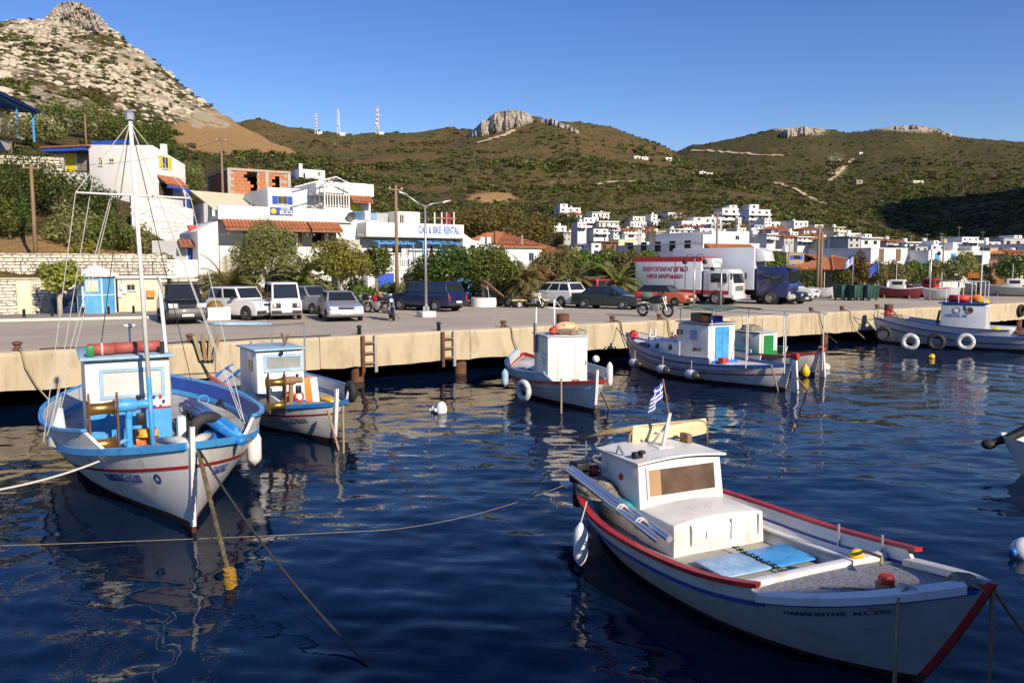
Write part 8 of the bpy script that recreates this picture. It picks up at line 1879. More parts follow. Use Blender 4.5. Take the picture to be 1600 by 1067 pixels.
# foredeck gear
bp_ = b7.loc(1385, 905, 1.12); zd = b7.sheer(.87)
bit = part('bitt', REDP, b7.t, lambda m: m.lathe([(.085, .12), (.085, .24), (.07, .27), (.001, .275)], (bp_.x, bp_.y, zd-.02), 8)); part('bitt_post', WOOD, bit, lambda m: m.lathe([(.07, 0), (.07, .12)], (bp_.x, bp_.y, zd-.02), 10)); coil(b7, (bp_.x, bp_.y, zd+.01), .12, .022, 5, ROPE, 'bitt_rope', 3, 1.0)
q = b7.pt(.985, 1, 1)
part('foredeck_rope', ROPE, b7.t, lambda m: (m.tube([(bp_.x, bp_.y, zd+.06), (bp_.x+.35, bp_.y*.5+.1, zd+.05), (q.x-.15, .05, q.z+.10), (q.x+.1, .03, q.z+.06)], .02, 6), m.tube([(bp_.x, bp_.y, zd+.03), (bp_.x+.3, bp_.y*.5-.12, zd+.03), (q.x-.2, -.06, q.z+.11), (q.x+.12, -.02, q.z+.03)], .018, 6), m.tube([(bp_.x-.1, bp_.y, zd+.03), (bp_.x-.35, bp_.y-.25, zd+.02), (bp_.x-.2, bp_.y-.55, zd+.02), (bp_.x+.25, bp_.y-.4, zd+.02)], .014, 6)), smooth=True)
heap(b7, (q.x-.12, 0, q.z+.05), .16, .13, .07, NET, 57, 'bow_rope_wrap')
fa = b7.loc(1325, 862, b7.sheer(.72)+.1); part('yellow_float', YELP, b7.t, lambda m: m.ball((xq-.02, fa.y, b7.sheer(tq)+.13), .085, 12, 8, sc=(1, 1.35, .9)), smooth=True); part('float_line', ROPE, b7.t, lambda m: m.tube([(xq-.02, fa.y, b7.sheer(tq)+.13), (xq+.2, fa.y-.12, zd-.02), (xq+.45, fa.y-.1, zd-.02), (xq+.6, fa.y-.3, zd-.02)], .022, 6), smooth=True)
for tt_ in (.60, .70): p_ = b7.pt(tt_, 1, 1, -.07); part('rail_pin', STEEL, b7.t, lambda m: m.tube([p_+Vector((0, 0, -.1)), p_+Vector((0, 0, .32))], .018, 6))
cl = b7.pt(.93, 1, -1, -.14); part('cleat', STEEL, b7.t, lambda m: (m.tube([cl+Vector((-.1, 0, .13)), cl+Vector((.1, 0, .13))], .016, 6), m.tube([cl+Vector((0, 0, .05)), cl+Vector((0, 0, .13))], .022, 6)))
part('hanging_line', ROPE, b7.t, lambda m: m.tube([cl+Vector((0, 0, .12)), cl+Vector((.02, -.16, .05)), cl+Vector((.05, -.2, -.5)), cl+Vector((.06, -.2, -1.6))], .022, 6), smooth=True)
b7.text('ΠΑΝΑΓΙΩΤΗΣ  Ν.Ι. 272', mat('lettering_dark', (.05, .06, .10), .6), .80, .925, .10, .05, -1)
fp = b7.loc(907, 850, .52); fender(b7, fp, .52, .105); part('fender_line', WROPE, b7.t, lambda m: m.tube([fp+Vector((0, 0, .3)), fp+Vector((0, .1, .62))], .01, 5))

# ---------------- dinghy at the right edge with its raised outboard leg
b8 = Boat('dinghy', 'small white dinghy with a blue dot cut off by the right edge', (14.12, 17.0), (1, .03), 3.6, 1.5, .80, .72, .9, rake=.3, tm=.35, pa=2.0, zk=-.25, transom=.72, group='small craft')
b8.hull(BWHITE, YELW); b8.rail('gunwale', FEND, 0, .995, -.02, .07, .06); b8.deck(BGREY, .02, .97, .2)
tr = b8.pt(0, 1, 1); dd_ = b8.pt(.12, b8.fz(.12, .48), -1, .01); part('blue_dot', BBLUE, b8.t, lambda m: m.lathe([(.09, -.012), (.09, .012)], dd_, 14, axis='Y'))
part('outboard_leg', BLKM, b8.t, lambda m: (m.tube([(tr.x+.7, .45, 1.0), (tr.x+.2, .5, .74), (tr.x-.2, .52, .60)], [.12, .10, .08], 10)), smooth=True, angle=R(50)); part('propeller_hub', RUBBER, b8.t, lambda m: m.ball((tr.x-.26, .52, .58), .14, 10, 8, sc=(1.1, 1, .8)), smooth=True); part('motor_cowl', BLKM, b8.t, lambda m: m.box((tr.x+.95, .45, 1.15), (.4, .28, .4)), bevel=.06)
# ================================================================ TREES AND SHRUBS
def at_d(u, d, z=None):
    p = PD(u, HOR, d); zz = tz(p.x, p.y) if z is None else z
    return Vector((p.x, p.y, max(zz, QZ) if z is None else z))
PR = 'trees along the quay road'
tree('fig_tree', 'yellow green leafy tree with a grey trunk left of the blue kiosk', 'tree', at_d(90, 42, QZ), 1.15, 1.0, .95, 2.1, 1500, .20, LF_YG, 1, .12, PBARK, k=12, group=PR, aspect=.85)
for i, (u, d, rx, rz, mt, lb) in enumerate(((28, 58, 4.2, 2.6, LF_DARK, 'big dark hedge shrub below the terrace wall at the left edge'), (95, 59, 3.4, 1.9, LF_DARK, 'big dark hedge shrub below the yellow door'), (160, 60, 1.9, 1.3, LF_DARK, 'dark hedge shrub below the long white house wall'), (-40, 58, 4.0, 2.6, LF_DARK, 'big dark hedge shrub just past the left edge'),
        (18, 53.5, 2.0, 1.7, LF_MID, 'round green shrub on bare soil near the left pole'), (110, 54, 1.9, 1.6, LF_OLIVE, 'olive shrub on bare soil right of the left pole'), (172, 55, 1.8, 1.5, LF_MID, 'green shrub on the slope behind the tall mast'), (215, 56, 1.6, 1.2, LF_OLIVE, 'olive shrub beside the whitewashed wall'), (250, 54, 1.2, 1.1, LF_MID, 'small leafy shrub left of the blue door'), (135, 50.5, .9, .7, LF_YG, 'low fig bush on the upper stone wall'), (290, 78, 1.8, 2.1, LF_MID, 'leafy green tree right of the yellow shutters'), (305, 88, 1.6, 1.8, LF_OLIVE, 'pale green bush behind the brick house corner'))):
    shrub('shrub', lb, at_d(u, d), rx, rx*.8, rz, int(1500*rx*rz/4)+500, .20, mt, 20+i, 'shrubs on the left slope')
tree('cypress', 'dark slim young cypress beside the left pole', 'tree', at_d(43, 53), .35, .35, 2.0, 2.0, 700, .14, LF_DARK, 41, .06, k=5, limbs=2)
tree('olive_tree', 'pale shrubby tree in front of the balcony house at the left edge', 'tree', at_d(28, 78), 1.6, 1.4, 1.9, 2.6, 1200, .18, LF_OLIVE, 42, .1)
for i, (u, d, rx, lb) in enumerate(((70, 92, 3.0, 'grey green tamarisk mass right of the balcony house'), (110, 105, 4.0, 'rounded dark maquis tree above the yellow door'), (160, 108, 4.2, 'rounded maquis tree above the long white house'), (205, 108, 3.8, 'rounded maquis tree behind the mast top'), (255, 98, 3.6, 'dark spreading bush on the slope right of the mast top'), (240, 118, 3.0, 'dark bush at the foot of the tan field'))):
    shrub('maquis_tree', lb, at_d(u, d), rx, rx*.8, rx*.62, 1800, .30, (LF_OLIVE, LF_MID, LF_OLIVE, LF_MID, LF_DARK, LF_DARK)[i], 50+i, 'maquis on the left hill', k=16)
tree('tamarisk', 'large feathery olive green tree in front of the guesthouse', 'tree', at_d(420, 50, QZ), 2.3, 2.0, 2.1, 3.1, 12000, .19, LF_OLIVE, 2, .2, k=22, group=PR, aspect=.38)
palm('low palm left of the feathery tree with grey green fronds', at_d(352, 47.5, QZ), 1.3, 2.5, 70, 3, group='palms on the quay'); palm('low palm right of the feathery tree', at_d(470, 48.5, QZ), 1.5, 2.4, 70, 4, group='palms on the quay')
shrub('hedge_shrub', 'dry brown green hedge below the feathery tree', at_d(415, 46.5, QZ), 1.7, .8, .8, 1300, .17, LF_DRY, 5, PR); shrub('hedge_shrub', 'brownish shrub between the palm and the pale branched tree', at_d(500, 49, QZ), 1.0, .8, 1.0, 1000, .17, LF_OLIVE, 6, PR)
tree('carob_tree', 'yellow green round tree with bare pale branches', 'tree', at_d(533, 50, QZ), 2.2, 1.8, 1.4, 2.8, 7500, .17, LF_YG, 7, .12, PBARK, k=18, limbs=9, group=PR)
tree('ficus', 'deep green tree between the guesthouse and the rental building', 'tree', at_d(588, 53, QZ), 1.0, 1.0, 1.35, 2.9, 2400, .17, LF_MID, 8, .1, group=PR); shrub('shrub', 'small grey olive shrub by the wooden pole in front of the rental building', at_d(632, 50, QZ), .7, .6, .9, 700, .16, LF_OLIVE, 9, PR)
tree('ficus', 'broad dark green ficus left half behind the lamp post', 'tree', at_d(702, 54, QZ), 2.6, 2.0, 1.5, 2.6, 10000, .17, LF_DARK, 10, .2, PBARK, k=26, group=PR); tree('ficus', 'broad green ficus growing from the white round planter', 'tree', at_d(757, 53.5, QZ), 2.3, 2.0, 1.5, 2.55, 9500, .17, LF_MID, 11, .2, PBARK, k=24, group=PR)
palm('palm with an orange dry skirt right of the round planter', at_d(822, 55, QZ), 1.5, 2.5, 70, 12, group='palms on the quay')
for i, (u, d, rx, rz, zc, mt, lb) in enumerate(((868, 60, 1.9, 1.5, 2.5, LF_OLIVE, 'light green tree below the red wing roof'), (912, 62, 1.8, 1.1, 2.9, LF_MID, 'green tree behind the red van'), (945, 63, 1.9, 1.2, 2.7, LF_MID, 'green tree behind the dark saloon roof'), (978, 62, 1.7, 1.4, 2.5, LF_OLIVE, 'olive green tree left of the fish truck'), (1010, 66, 1.6, 1.0, 3.0, LF_MID, 'leafy tree top above the fish truck'), (845, 58, 1.3, 1.1, 1.7, LF_DRY, 'dry brownish shrub mass above the white crossover'))):
    tree('street_tree', lb, 'tree', at_d(u, d, QZ), rx, rx*.85, rz, zc, 4200, .2, mt, 60+i, .12, group=PR)
palm('palm behind the red van', at_d(898, 57, QZ), 1.4, 2.4, 60, 13, group='palms on the quay'); palm('palm behind the dark saloon', at_d(962, 57, QZ), 1.2, 2.4, 60, 14, group='palms on the quay')
tree('plane_tree', 'large brownish autumn plane tree above the white annex', 'tree', at_d(768, 112, 3.0), 5.0, 4.0, 3.0, 7.2, 5200, .34, LF_AUT, 15, .35, k=24, group='autumn trees'); tree('plane_tree', 'smaller brownish tree right of the large autumn tree', 'tree', at_d(838, 118, 3.5), 2.8, 2.6, 2.8, 5.8, 2400, .34, LF_AUT, 16, .25, k=16, group='autumn trees')
tree('mulberry', 'bright green round tree right of the blue truck', 'tree', at_d(1203, 68, QZ), 1.7, 1.5, 1.5, 2.4, 2800, .22, LF_MID, 17, .14, group=PR); tree('citrus', 'bright green bush tree left of the flagpole behind the bins', 'tree', at_d(1318, 67, QZ), 1.05, 1.0, 1.05, 1.5, 1600, .18, LF_MID, 18, .08, group=PR)
for i, (u, d, rx, rz, zc, mt) in enumerate(((1342, 68, 1.0, 1.5, 2.2, LF_AUT), (1372, 71, 1.5, 1.2, 1.9, LF_OLIVE), (1403, 72, 1.4, 1.2, 2.0, LF_OLIVE), (1430, 73, 1.3, 1.3, 2.0, LF_MID), (1458, 73, 1.4, 1.2, 1.9, LF_OLIVE), (1500, 73, 1.7, 1.7, 2.5, LF_OLIVE), (1530, 74, 1.3, 1.1, 1.8, LF_OLIVE), (1582, 73, 1.8, 1.7, 2.4, LF_DARK))):
    tree('olive_tree', ('brown green olive tree behind the flagpole', 'first olive tree right of the flagpole', 'second olive tree right of the flagpole', 'third olive tree right of the flagpole', 'fourth olive tree right of the flagpole', 'tallest olive tree of the row behind the right boats', 'last olive tree before the dark right hand tree', 'dark green tree at the right edge behind the boats')[i], 'tree', at_d(u, d, QZ), rx, rx*.9, rz, zc, 3000, .2, mt, 80+i, .1, group='olive row behind the right quay')
for i, (u, v, r, lb) in enumerate(((1055, 350, 2.6, 'round dark tree below the two window house'), (893, 352, 2.4, 'dark tree between the left cluster blocks'), (1005, 376, 2.4, 'green tree below the cream balcony house'), (1305, 386, 4.0, 'large brownish tree at the right foot of the village'), (1140, 364, 2.2, 'green tree below the tallest block'), (1160, 340, 1.8, 'dark tree beside the stair tower'), (1215, 376, 1.8, 'grey green tree behind the white terrace house'), (940, 374, 2.6, 'dark shrub tree below the long balconies block'), (1085, 378, 1.8, 'pale tree beside the arched window house'), (1475, 384, 3.2, 'olive brown tree behind the roof chimney at right'), (1195, 380, 1.8, 'dry tree beside the cream house'), (870, 385, 2.2, 'green tree at the far left foot of the village'), (1035, 358, 1.6, 'low tree right of the small house in the gap'))):
    d = hit(u, v); shrub('village_tree', lb, at_d(u, d), r, r, r*.8, 700, .4, (LF_MID, LF_DARK, LF_OLIVE, LF_AUT)[i % 4], 120+i, 'trees between the village houses')
for i, (u, d, rx, rz, mt, lb) in enumerate(((318, 51, 1.2, 1.1, LF_OLIVE, 'grey green bush behind the black van'), (385, 50, 1.3, 1.3, LF_MID, 'green bush left of the feathery tree'), (450, 51, 1.3, 1.4, LF_OLIVE, 'olive bush right of the feathery tree'), (555, 52, 1.2, 1.0, LF_MID, 'green bush under the pale branched tree'), (640, 56, 1.6, 1.3, LF_MID, 'green bush behind the blue pickup'), (795, 57, 1.3, 1.2, LF_MID, 'green bush left of the orange skirted palm'), (1035, 72, 2.0, 1.6, LF_MID, 'leafy mass behind the fish truck'), (600, 57, 1.6, 1.0, LF_DARK, 'dark hedge at the foot of the rental building'), (680, 58, 1.9, 1.1, LF_DARK, 'dark hedge under the broad ficus left half'), (735, 58, 1.9, 1.1, LF_DARK, 'dark hedge under the ficus of the round planter'), (490, 53, 1.6, 1.2, LF_MID, 'green hedge at the foot of the guesthouse end wall'), (350, 53, 1.7, 1.3, LF_OLIVE, 'olive hedge behind the white offroader'), (815, 62, 1.8, 1.5, LF_MID, 'green hedge below the red roofed house'), (1260, 76, 1.6, 1.4, LF_DARK, 'dark bush below the tan stone houses'))): shrub('hedge_shrub', lb, at_d(u, d, QZ), rx, rx*.8, rz, 1800, .19, mt, 160+i, 'hedge along the road')
build_scrub(); build_rocks()

# ================================================================ STREET FURNITURE
p = Q(666, 495); t = thing('street_lamp', 'grey double armed street lamp on a black and white base block', 'street lamp', p, QANG)
H = (495-323)/F*p.y
part('pole', STEEL, t, lambda m: m.tube([(0, 0, .3), (0, 0, H)], [.075, .05], 10), smooth=True); part('foot_flange', STEEL, t, lambda m: (m.lathe([(.2, .3), (.2, .34), (.09, .36), (.08, .7)], n=10), [m.box((math.cos(k*1.57)*.12, math.sin(k*1.57)*.12, .45), (.1, .015, .2), rz=k*1.57) for k in range(4)]))
part('base_block', WHITE, t, lambda m: m.box((0, 0, .15), (.78, .78, .3)), bevel=.02)
for sx, dz in ((-1, .62), (1, .28)):
    part('arm', STEEL, t, lambda m: m.tube([(0, 0, H-.06), (sx*.4, 0, H+.1), (sx*1.05, 0, H+dz*.8)], .035, 8), smooth=True); part('lamp_head', STEEL, t, lambda m: m.box((sx*1.25, 0, H+dz*.9), (.5, .16, .09), ry=-sx*.25), bevel=.03)
def upole(u, d, v0, label, z=None, r=.11, cross=True, group='wooden utility poles'):
    b = at_d(u, d, z); h = PD(u, v0, d).z-b.z; t = thing('utility_pole', label, 'pole', b, .4, group)
    part('shaft', POLE, t, lambda m: m.tube([(0, 0, -.4), (0, 0, h)], [r*1.25, r*.8], 9), smooth=True)
    if cross:
        part('crossarm', POLE, t, lambda m: m.box((0, 0, h-.25), (.9, .08, .09)))
        for k in (-1, 0, 1): part('insulator', FEND, t, lambda m: m.lathe([(.03, 0), (.045, .05), (.03, .1)], (k*.38, 0, h-.2), 8))
    return b+Vector((0, 0, h-.1))
w1_ = upole(57, 48.5, 256, 'brown wooden pole at the far left in front of the hedge'); w2_ = upole(620, 50, 290, 'tall wooden pole in front of the rental building', QZ); w3_ = upole(352, 72, 216, 'wooden pole beside the unfinished brick house'); w4_ = upole(144, 98, 179, 'short pale pole in the scrub above the long white house', cross=False); w5_ = upole(900, 64, 384, 'dark pole among the trees right of the red roof', QZ); w6_ = upole(1119, 80, 330, 'wooden pole before the large roadside building', QZ)
w7_ = upole(1278, 74, 352, 'left of two tall dark poles beside the taverna', QZ, .14); w8_ = upole(1283, 73, 362, 'right of two tall dark poles beside the taverna', QZ, .13, False); w9_ = upole(1473, 80, 372, 'thin pole rising behind the light blue windows', QZ, .08); w0_ = upole(1232, 78, 380, 'thin brown pole in front of the tan stone house', QZ, .06, False)
for i, (a, b, lb) in enumerate(((w1_, w3_, 'power line from the far left pole to the brick house'), (w1_, w1_+Vector((-14, -4, 1)), 'power line leaving the frame at the left'), (w3_, w2_, 'power line above the guesthouse'), (w2_, w5_, 'power line across the rental building'), (w5_, w6_, 'power line towards the roadside building'), (w7_, w9_, 'power line between the right hand poles'))):
    rope('power_line', lb, a, b, .012, BLKM, .7, group='overhead wires')
def hook_lamp(u, v, vt, label, heads=((-1), (1))):
    p = Q(u, v); t = thing('street_lamp', label, 'street lamp', p, R(10), 'lanterns on the quay'); H = (v-vt)/F*p.y
    part('pole', STEEL, t, lambda m: m.tube([(0, 0, 0), (0, 0, H)], [.07, .04], 8), smooth=True)
    for s in heads:
        part('hook', BLKM, t, lambda m: m.tube([(0, 0, H-.1)]+[(s*(.32-.32*math.cos(a)), 0, H-.1+.34*math.sin(a)) for a in np.linspace(0, 3.0, 8)], .02, 6), smooth=True); part('lantern', BLKM, t, lambda m: m.lathe([(.05, .12), (.16, .0), (.14, -.12), (.03, -.16)], (s*.64, 0, H-.2), 10), smooth=True)
hook_lamp(1084, 484, 404, 'two hooked lantern pole in front of the fish truck'); hook_lamp(1452, 470, 392, 'hooked lantern pole left of the right hand boats', (1,)); hook_lamp(1126, 479, 415, 'single lantern pole before the truck cab', (-1,))
for u, d, vt, fl, lb in ((1333, 66, 400, True, 'flagpole with a blue and white striped flag behind the bins'), (1373, 70, 402, False, 'flagpole with a dark blue flag before the tall shutters')):
    b = at_d(u, d, QZ); h = PD(u, vt, d).z-QZ; t = thing('flagpole', lb, 'flagpole', b, 0, 'flagpoles'); part('pole', STEEL, t, lambda m: m.tube([(0, 0, 0), (0, 0, h)], .035, 8))
    if fl: greek_flag(t, (0, 0, h), 1.0, .7, (-1, -.2, 0), .5)
    else: part('flag', FLAGB, t, lambda m: m.grid([[(-.1-1.0*i/6, .08*math.sin(i), h-.5-.9*j/4-.1*i) for i in range(7)] for j in range(5)]))
# kiosk
p = Q(152, 492); t = thing('kiosk', 'light blue kiosk with a white pyramid roof and a pale poster', 'kiosk', p, R(14))
KB = mat('kiosk_blue', (.10, .36, .66), .5, var=.1, scale=2, c2=(.16, .42, .70), c2w=.6); n = 6; rk = .93; KV = [(math.cos(a)*rk, math.sin(a)*rk) for a in [R(-120+60*k) for k in range(6)]]
for k in range(6):
    a, b = Vector((*KV[k], 0)), Vector((*KV[(k+1) % 6], 0)); c = (a+b)/2; ang = math.atan2(b.y-a.y, b.x-a.x); L_ = (b-a).length
    part('lower_panel', KB, t, lambda m: m.box((c.x, c.y, .62), (L_, .05, .95), ang)); part('upper_panel', KB if k in (0, 1) else PBLUE, t, lambda m: m.box((c.x, c.y, 1.58), (L_, .05, .92), ang)); part('corner_post', WHITE, t, lambda m: m.box((a.x, a.y, 1.05), (.07, .07, 2.1), ang))
    part('white_band', WHITE, t, lambda m: m.box((c.x*1.005, c.y*1.005, 1.11), (L_, .07, .05), ang))
a, b = Vector((*KV[0], 0)), Vector((*KV[1], 0)); c = (a+b)/2*1.05; part('poster', mat('poster_paper', (.72, .68, .55), .8, var=.3, scale=4, c2=(.75, .62, .3), c2w=.55, c2scale=3), t, lambda m: m.box((c.x, c.y, 1.6), (.62, .02, .6), math.atan2(b.y-a.y, b.x-a.x)))
part('roof', WHITE, t, lambda m: m.lathe([(1.15, 2.1), (1.15, 2.2), (.05, 2.72)], n=6)); part('plinth', CONC, t, lambda m: m.lathe([(1.05, 0), (1.05, .14)], n=6)); part('roof_finial', WHITE, t, lambda m: m.ball((0, 0, 2.75), .08, 8, 6))
p = Q(111, 491); t = thing('skip', 'dark blue ribbed skip between the leafy tree and the kiosk', 'skip', p, QANG); part('tub', mat('skip_blue', (.012, .03, .11), .6, var=.2), t, lambda m: m.add([(-.75, -.5, .05), (.75, -.5, .05), (.75, .5, .05), (-.75, .5, .05), (-1.0, -.6, .9), (1.0, -.6, .9), (1.0, .6, .9), (-1.0, .6, .9)], [(3, 2, 1, 0), (4, 5, 6, 7), (0, 1, 5, 4), (1, 2, 6, 5), (2, 3, 7, 6), (3, 0, 4, 7)]), bevel=.02)
for k in range(4): part('rib', MATS['skip_blue'], t, lambda m: m.box((0, -.58, .22+k*.18), (1.5+k*.12, .04, .06), rx=.12))
o = heap(None, (0, 0, 0), .75, .5, 1.3, mat('grey_tarpaulin', (.26, .25, .23), .85, var=.15, bump=.4), 61, 'covered_stack'); o.location = Q(87, 491); tag(o, 'grey tarpaulin covered stack under the leafy tree', 'tarpaulin')
for i, (u, v) in enumerate(((38, 499), (82, 497.5), (131, 495.5), (170, 494), (209, 492.5))):
    t = thing('bollard', 'low black kerb bollard, number %s from the left' % ('first', 'second', 'third', 'fourth', 'fifth')[i], 'bollard', Q(u, v), 0, 'black kerb bollards'); part('post', BLKM, t, lambda m: m.lathe([(.08, 0), (.07, .04), (.065, .42), (.075, .44), (.06, .5), (.01, .53)], n=10), smooth=True, angle=R(40))
m = MB(); a, b = Q(-60, 503.5), Q(246, 497); d_ = (b-a).normalized(); nn = Vector((-d_.y, d_.x, 0)); m.slab([a, b, b+nn*5, a+nn*4.2], QZ-.1, QZ+.11); o = m.build('pavement', mat('pavement_grey', (.27, .25, .22), .9, var=.1), bevel=.015); tag(o, 'narrow pavement below the roadside wall', kind='structure')
m = MB(); m.slab([a-nn*.22, b-nn*.22, b-nn*.004, a-nn*.004], QZ-.1, QZ+.12); o = m.build('kerb', mat('kerb_white', (.62, .58, .50), .85, var=.15), bevel=.01); tag(o, 'pale kerb edging the pavement', kind='structure')
p = Q(337, 500); t = thing('planter', 'white square planter with dry plants behind the black van', 'planter', p, QANG); part('trough', WHITE, t, lambda m: m.box((0, 0, .32), (1.25, .9, .64)), bevel=.03); heap(None, (0, 0, .55), .4, .3, .4, LF_DRY, 3, 'plants').parent = t
p = Q(756, 479); t = thing('planter', 'white round planter at the foot of the broad ficus', 'planter', p, 0); part('ring_wall', WHITE, t, lambda m: m.lathe([(.85, 0), (.85, .6), (.72, .6), (.72, .3), (.01, .3)], n=26), smooth=True, angle=R(40))
p = Q(1249, 459); t = thing('ticket_hut', 'small orange wooden hut right of the white pickup van', 'hut', p, R(20)); part('walls', mat('orange_wood', (.50, .20, .06), .7, var=.15, stretch=(8, 8, 1)), t, lambda m: m.b2((-.45, -.4, 0), (.45, .4, 1.2))); part('roof', TILE, t, lambda m: m.prism([(-.62, 1.2), (.62, 1.2), (0, 1.5)], -.55, .55))

# ================================================================ QUAY FITTINGS
def ladder(u, label, nr):
    t = thing('quay_ladder', label, 'ladder', qe(qt(u), -.05, QZ), QANG, 'ladders on the quay wall')
    for sx in (-.26, .26): part('stile', RUST if sx < 0 else CONC, t, lambda m: m.box((sx, -.04, -.75), (.13, .14, 1.45)), bevel=.02)
    for k in range(nr): part('rung', WOOD, t, lambda m: m.box((0, -.04, -.30-k*.40), (.4, .1, .07)))
    part('mooring_post', BLKM, t, lambda m: m.lathe([(.09, 0), (.07, .25), (.12, .3), (.05, .36)], (-.25, .35, 0), 10), smooth=True)
ladder(575, 'weathered ladder on the quay wall behind the second boat', 3); ladder(699, 'weathered ladder on the quay wall left of the rusty pile', 3)
MR = 'mooring ropes'
for i, (u, n_) in enumerate(((25, 'far left'), (300, 'behind the big left boat'), (795, 'left of the tall white cabin'), (966, 'near the blue doored boat'), (1040, 'above the blue doored boat bow'), (1277, 'right of the green doored boat'), (1325, 'left of the right hand boat'), (1380, 'beside the right hand bow'))):
    t = thing('mooring_bollard', 'rusty iron mooring bollard on the quay edge %s' % n_, 'bollard', qe(qt(u), .45, QZ), QANG, 'mooring bollards'); part('shaft', RUST, t, lambda m: m.lathe([(.16, 0), (.11, .04), (.09, .16), (.15, .22), (.14, .27), (.02, .3)], n=12), smooth=True, angle=R(50))
    a = qe(qt(u), .4, QZ+.1); b = qe(qt(u)+.5, -.12, QZ-.05)
    m = MB(); pts = [a, qe(qt(u)+.1, -.06, QZ+.02), qe(qt(u)+.18, -.10, QZ-.5), qe(qt(u)+.45, -.14, QZ-1.1), qe(qt(u)+.9, -.7, .12)]; m.tube(pts, .028, 6); o = m.build('hanging_rope', DROPE if i % 2 else ROPE, smooth=True); tag(o, 'frayed rope hanging down the quay wall %s' % n_, 'rope', MR)
t = thing('quay_bumper', 'black tyre hung on the quay wall at the right edge', 'tyre', qe(qt(1592), -.14, QZ-.55), QANG); part('tyre', RUBBER, t, lambda m: m.torus((0, 0, 0), .34, .12, 'Y', 22, 8), smooth=True); part('rope_loop', DROPE, t, lambda m: m.tube([(0, 0, .3), (0, .3, .56)], .02, 5))
p = qe(qt(320), -.15, QZ); t = thing('fender_board', 'tan fender boards leaning on the quay behind the big left boat', 'fender board', p, QANG)
for k in range(4): part('board', WOOD if k % 2 else ROPE, t, lambda m: m.box((-.3+k*.2, -.02-.02*k, -.15), (.12, .06, .9), ry=-.25+.17*k))
# long seam cracks and rope lying along the quay top
m = MB(); pts = [qe(t_, .30+.08*math.sin(t_*1.7)+.05*math.sin(t_*5), QZ+.025) for t_ in np.linspace(qt(60), qt(520), 90)]; m.tube(pts, .022, 5); o = m.build('quay_rope', DROPE, smooth=True); tag(o, 'old rope lying along the left quay edge', 'rope', MR)
# mooring ropes of the boats
def wp(bt, v): return bt.o+bt.h*v[0]+bt.l*v[1]+Vector((0, 0, v[2]))
bow1 = wp(b1, (b1.pt(1, 1, 1).x, .0, 1.45)); kn = P(363, 915, .02)
m = MB(); 
for k in range(3):
    pts = rope_pts(bow1+Vector((.1, 0, 0)), kn, .05, 60); pts = [q+Vector((.018*math.cos(i*.8+k*2.1), .018*math.sin(i*.8+k*2.1), 0)) for i, q in enumerate(pts)]; m.tube(pts, .021, 6)
o = m.build('bow_hawser', mat('weedy_rope', (.15, .115, .05), .9, var=.4, scale=9, bump=.5, bscale=30, c2=(.08, .07, .04), c2w=.5, c2scale=6), smooth=True); tag(o, 'thick weedy hawser from the big left boat into the water', 'rope', MR)
o = coil(None, (0, 0, 0), .085, .022, 9, YROPE, 'rope_knot', 5, 3.6); o.location = kn-Vector((.03, 0, .06)); tag(o, 'yellow rope knot at the water end of the thick hawser', 'rope', MR)
m = MB(); m.tube(rope_pts(bow1+Vector((.12, -.02, .02)), P(650, 1110, -.1), .28, 40), .018, 6); o = m.build('bow_line', DROPE, smooth=True); tag(o, 'dark wet line running from the big left bow towards the camera', 'rope', MR)
m = MB(); m.tube(rope_pts(P(166, 716, 1.0), P(-40, 771, .9), .08, 16), .02, 6); o = m.build('side_line', WROPE, smooth=True); tag(o, 'white line leaving the big left boat to the left edge', 'rope', MR)
m = MB(); m.tube(rope_pts(P(881, 758, .8), P(600, 828, .05), .12, 16)+rope_pts(P(600, 828, .05), P(-30, 853, .06), .02, 20)[1:], .005, 5); o = m.build('floating_line', ROPE, smooth=True); tag(o, 'thin pale line floating from the foreground boat stern to the left', 'rope', MR)
for bt, lst in ((b2, ((512, 640, 530, 706, 'tan line from the second boat bow'), (536, 628, 537, 712, 'second tan line from the second boat stem'))), (b3, ((877, 592, 877, 650, 'tan line from the tall white cabin boat'), (938, 610, 952, 640, 'short tan line right of the tall white cabin boat stem'))), (b4, ((1205, 570, 1216, 612, 'tan line at the stern of the blue doored boat'), (1245, 590, 1262, 610, 'dark line at the rudder of the blue doored boat')))):
    for ua, va, ub, vb, lb in lst:
        o = rope('mooring_line', lb, P(ua, va, .95), P(ub, vb, -.05), .03, ROPE, .0, group=MR)
q7 = wp(b7, (b7.pt(1, 1, 1).x+.02, .05, 1.33))
for (u, v, lb) in ((1640, 1030, 'tan line from the foreground bow to the right edge'), (1545, 1100, 'tan line hanging from the foreground bow')): rope('bow_line', lb, q7, P(u, v, .3 if u > 1600 else -.1), .022, ROPE, .05, group=MR)
rope('stern_line', 'dark line from the blue doored boat bow to the quay', wp(b4, (b4.pt(1, 1, 1).x, 0, 1.3)), qe(qt(966), .4, QZ+.1), .02, DROPE, .2, group=MR); rope('stern_line', 'dark line from the right hand boat bow to the quay', wp(b6, (b6.pt(1, 1, 1).x, 0, 1.4)), qe(qt(1325), .4, QZ+.1), .02, DROPE, .3, group=MR)
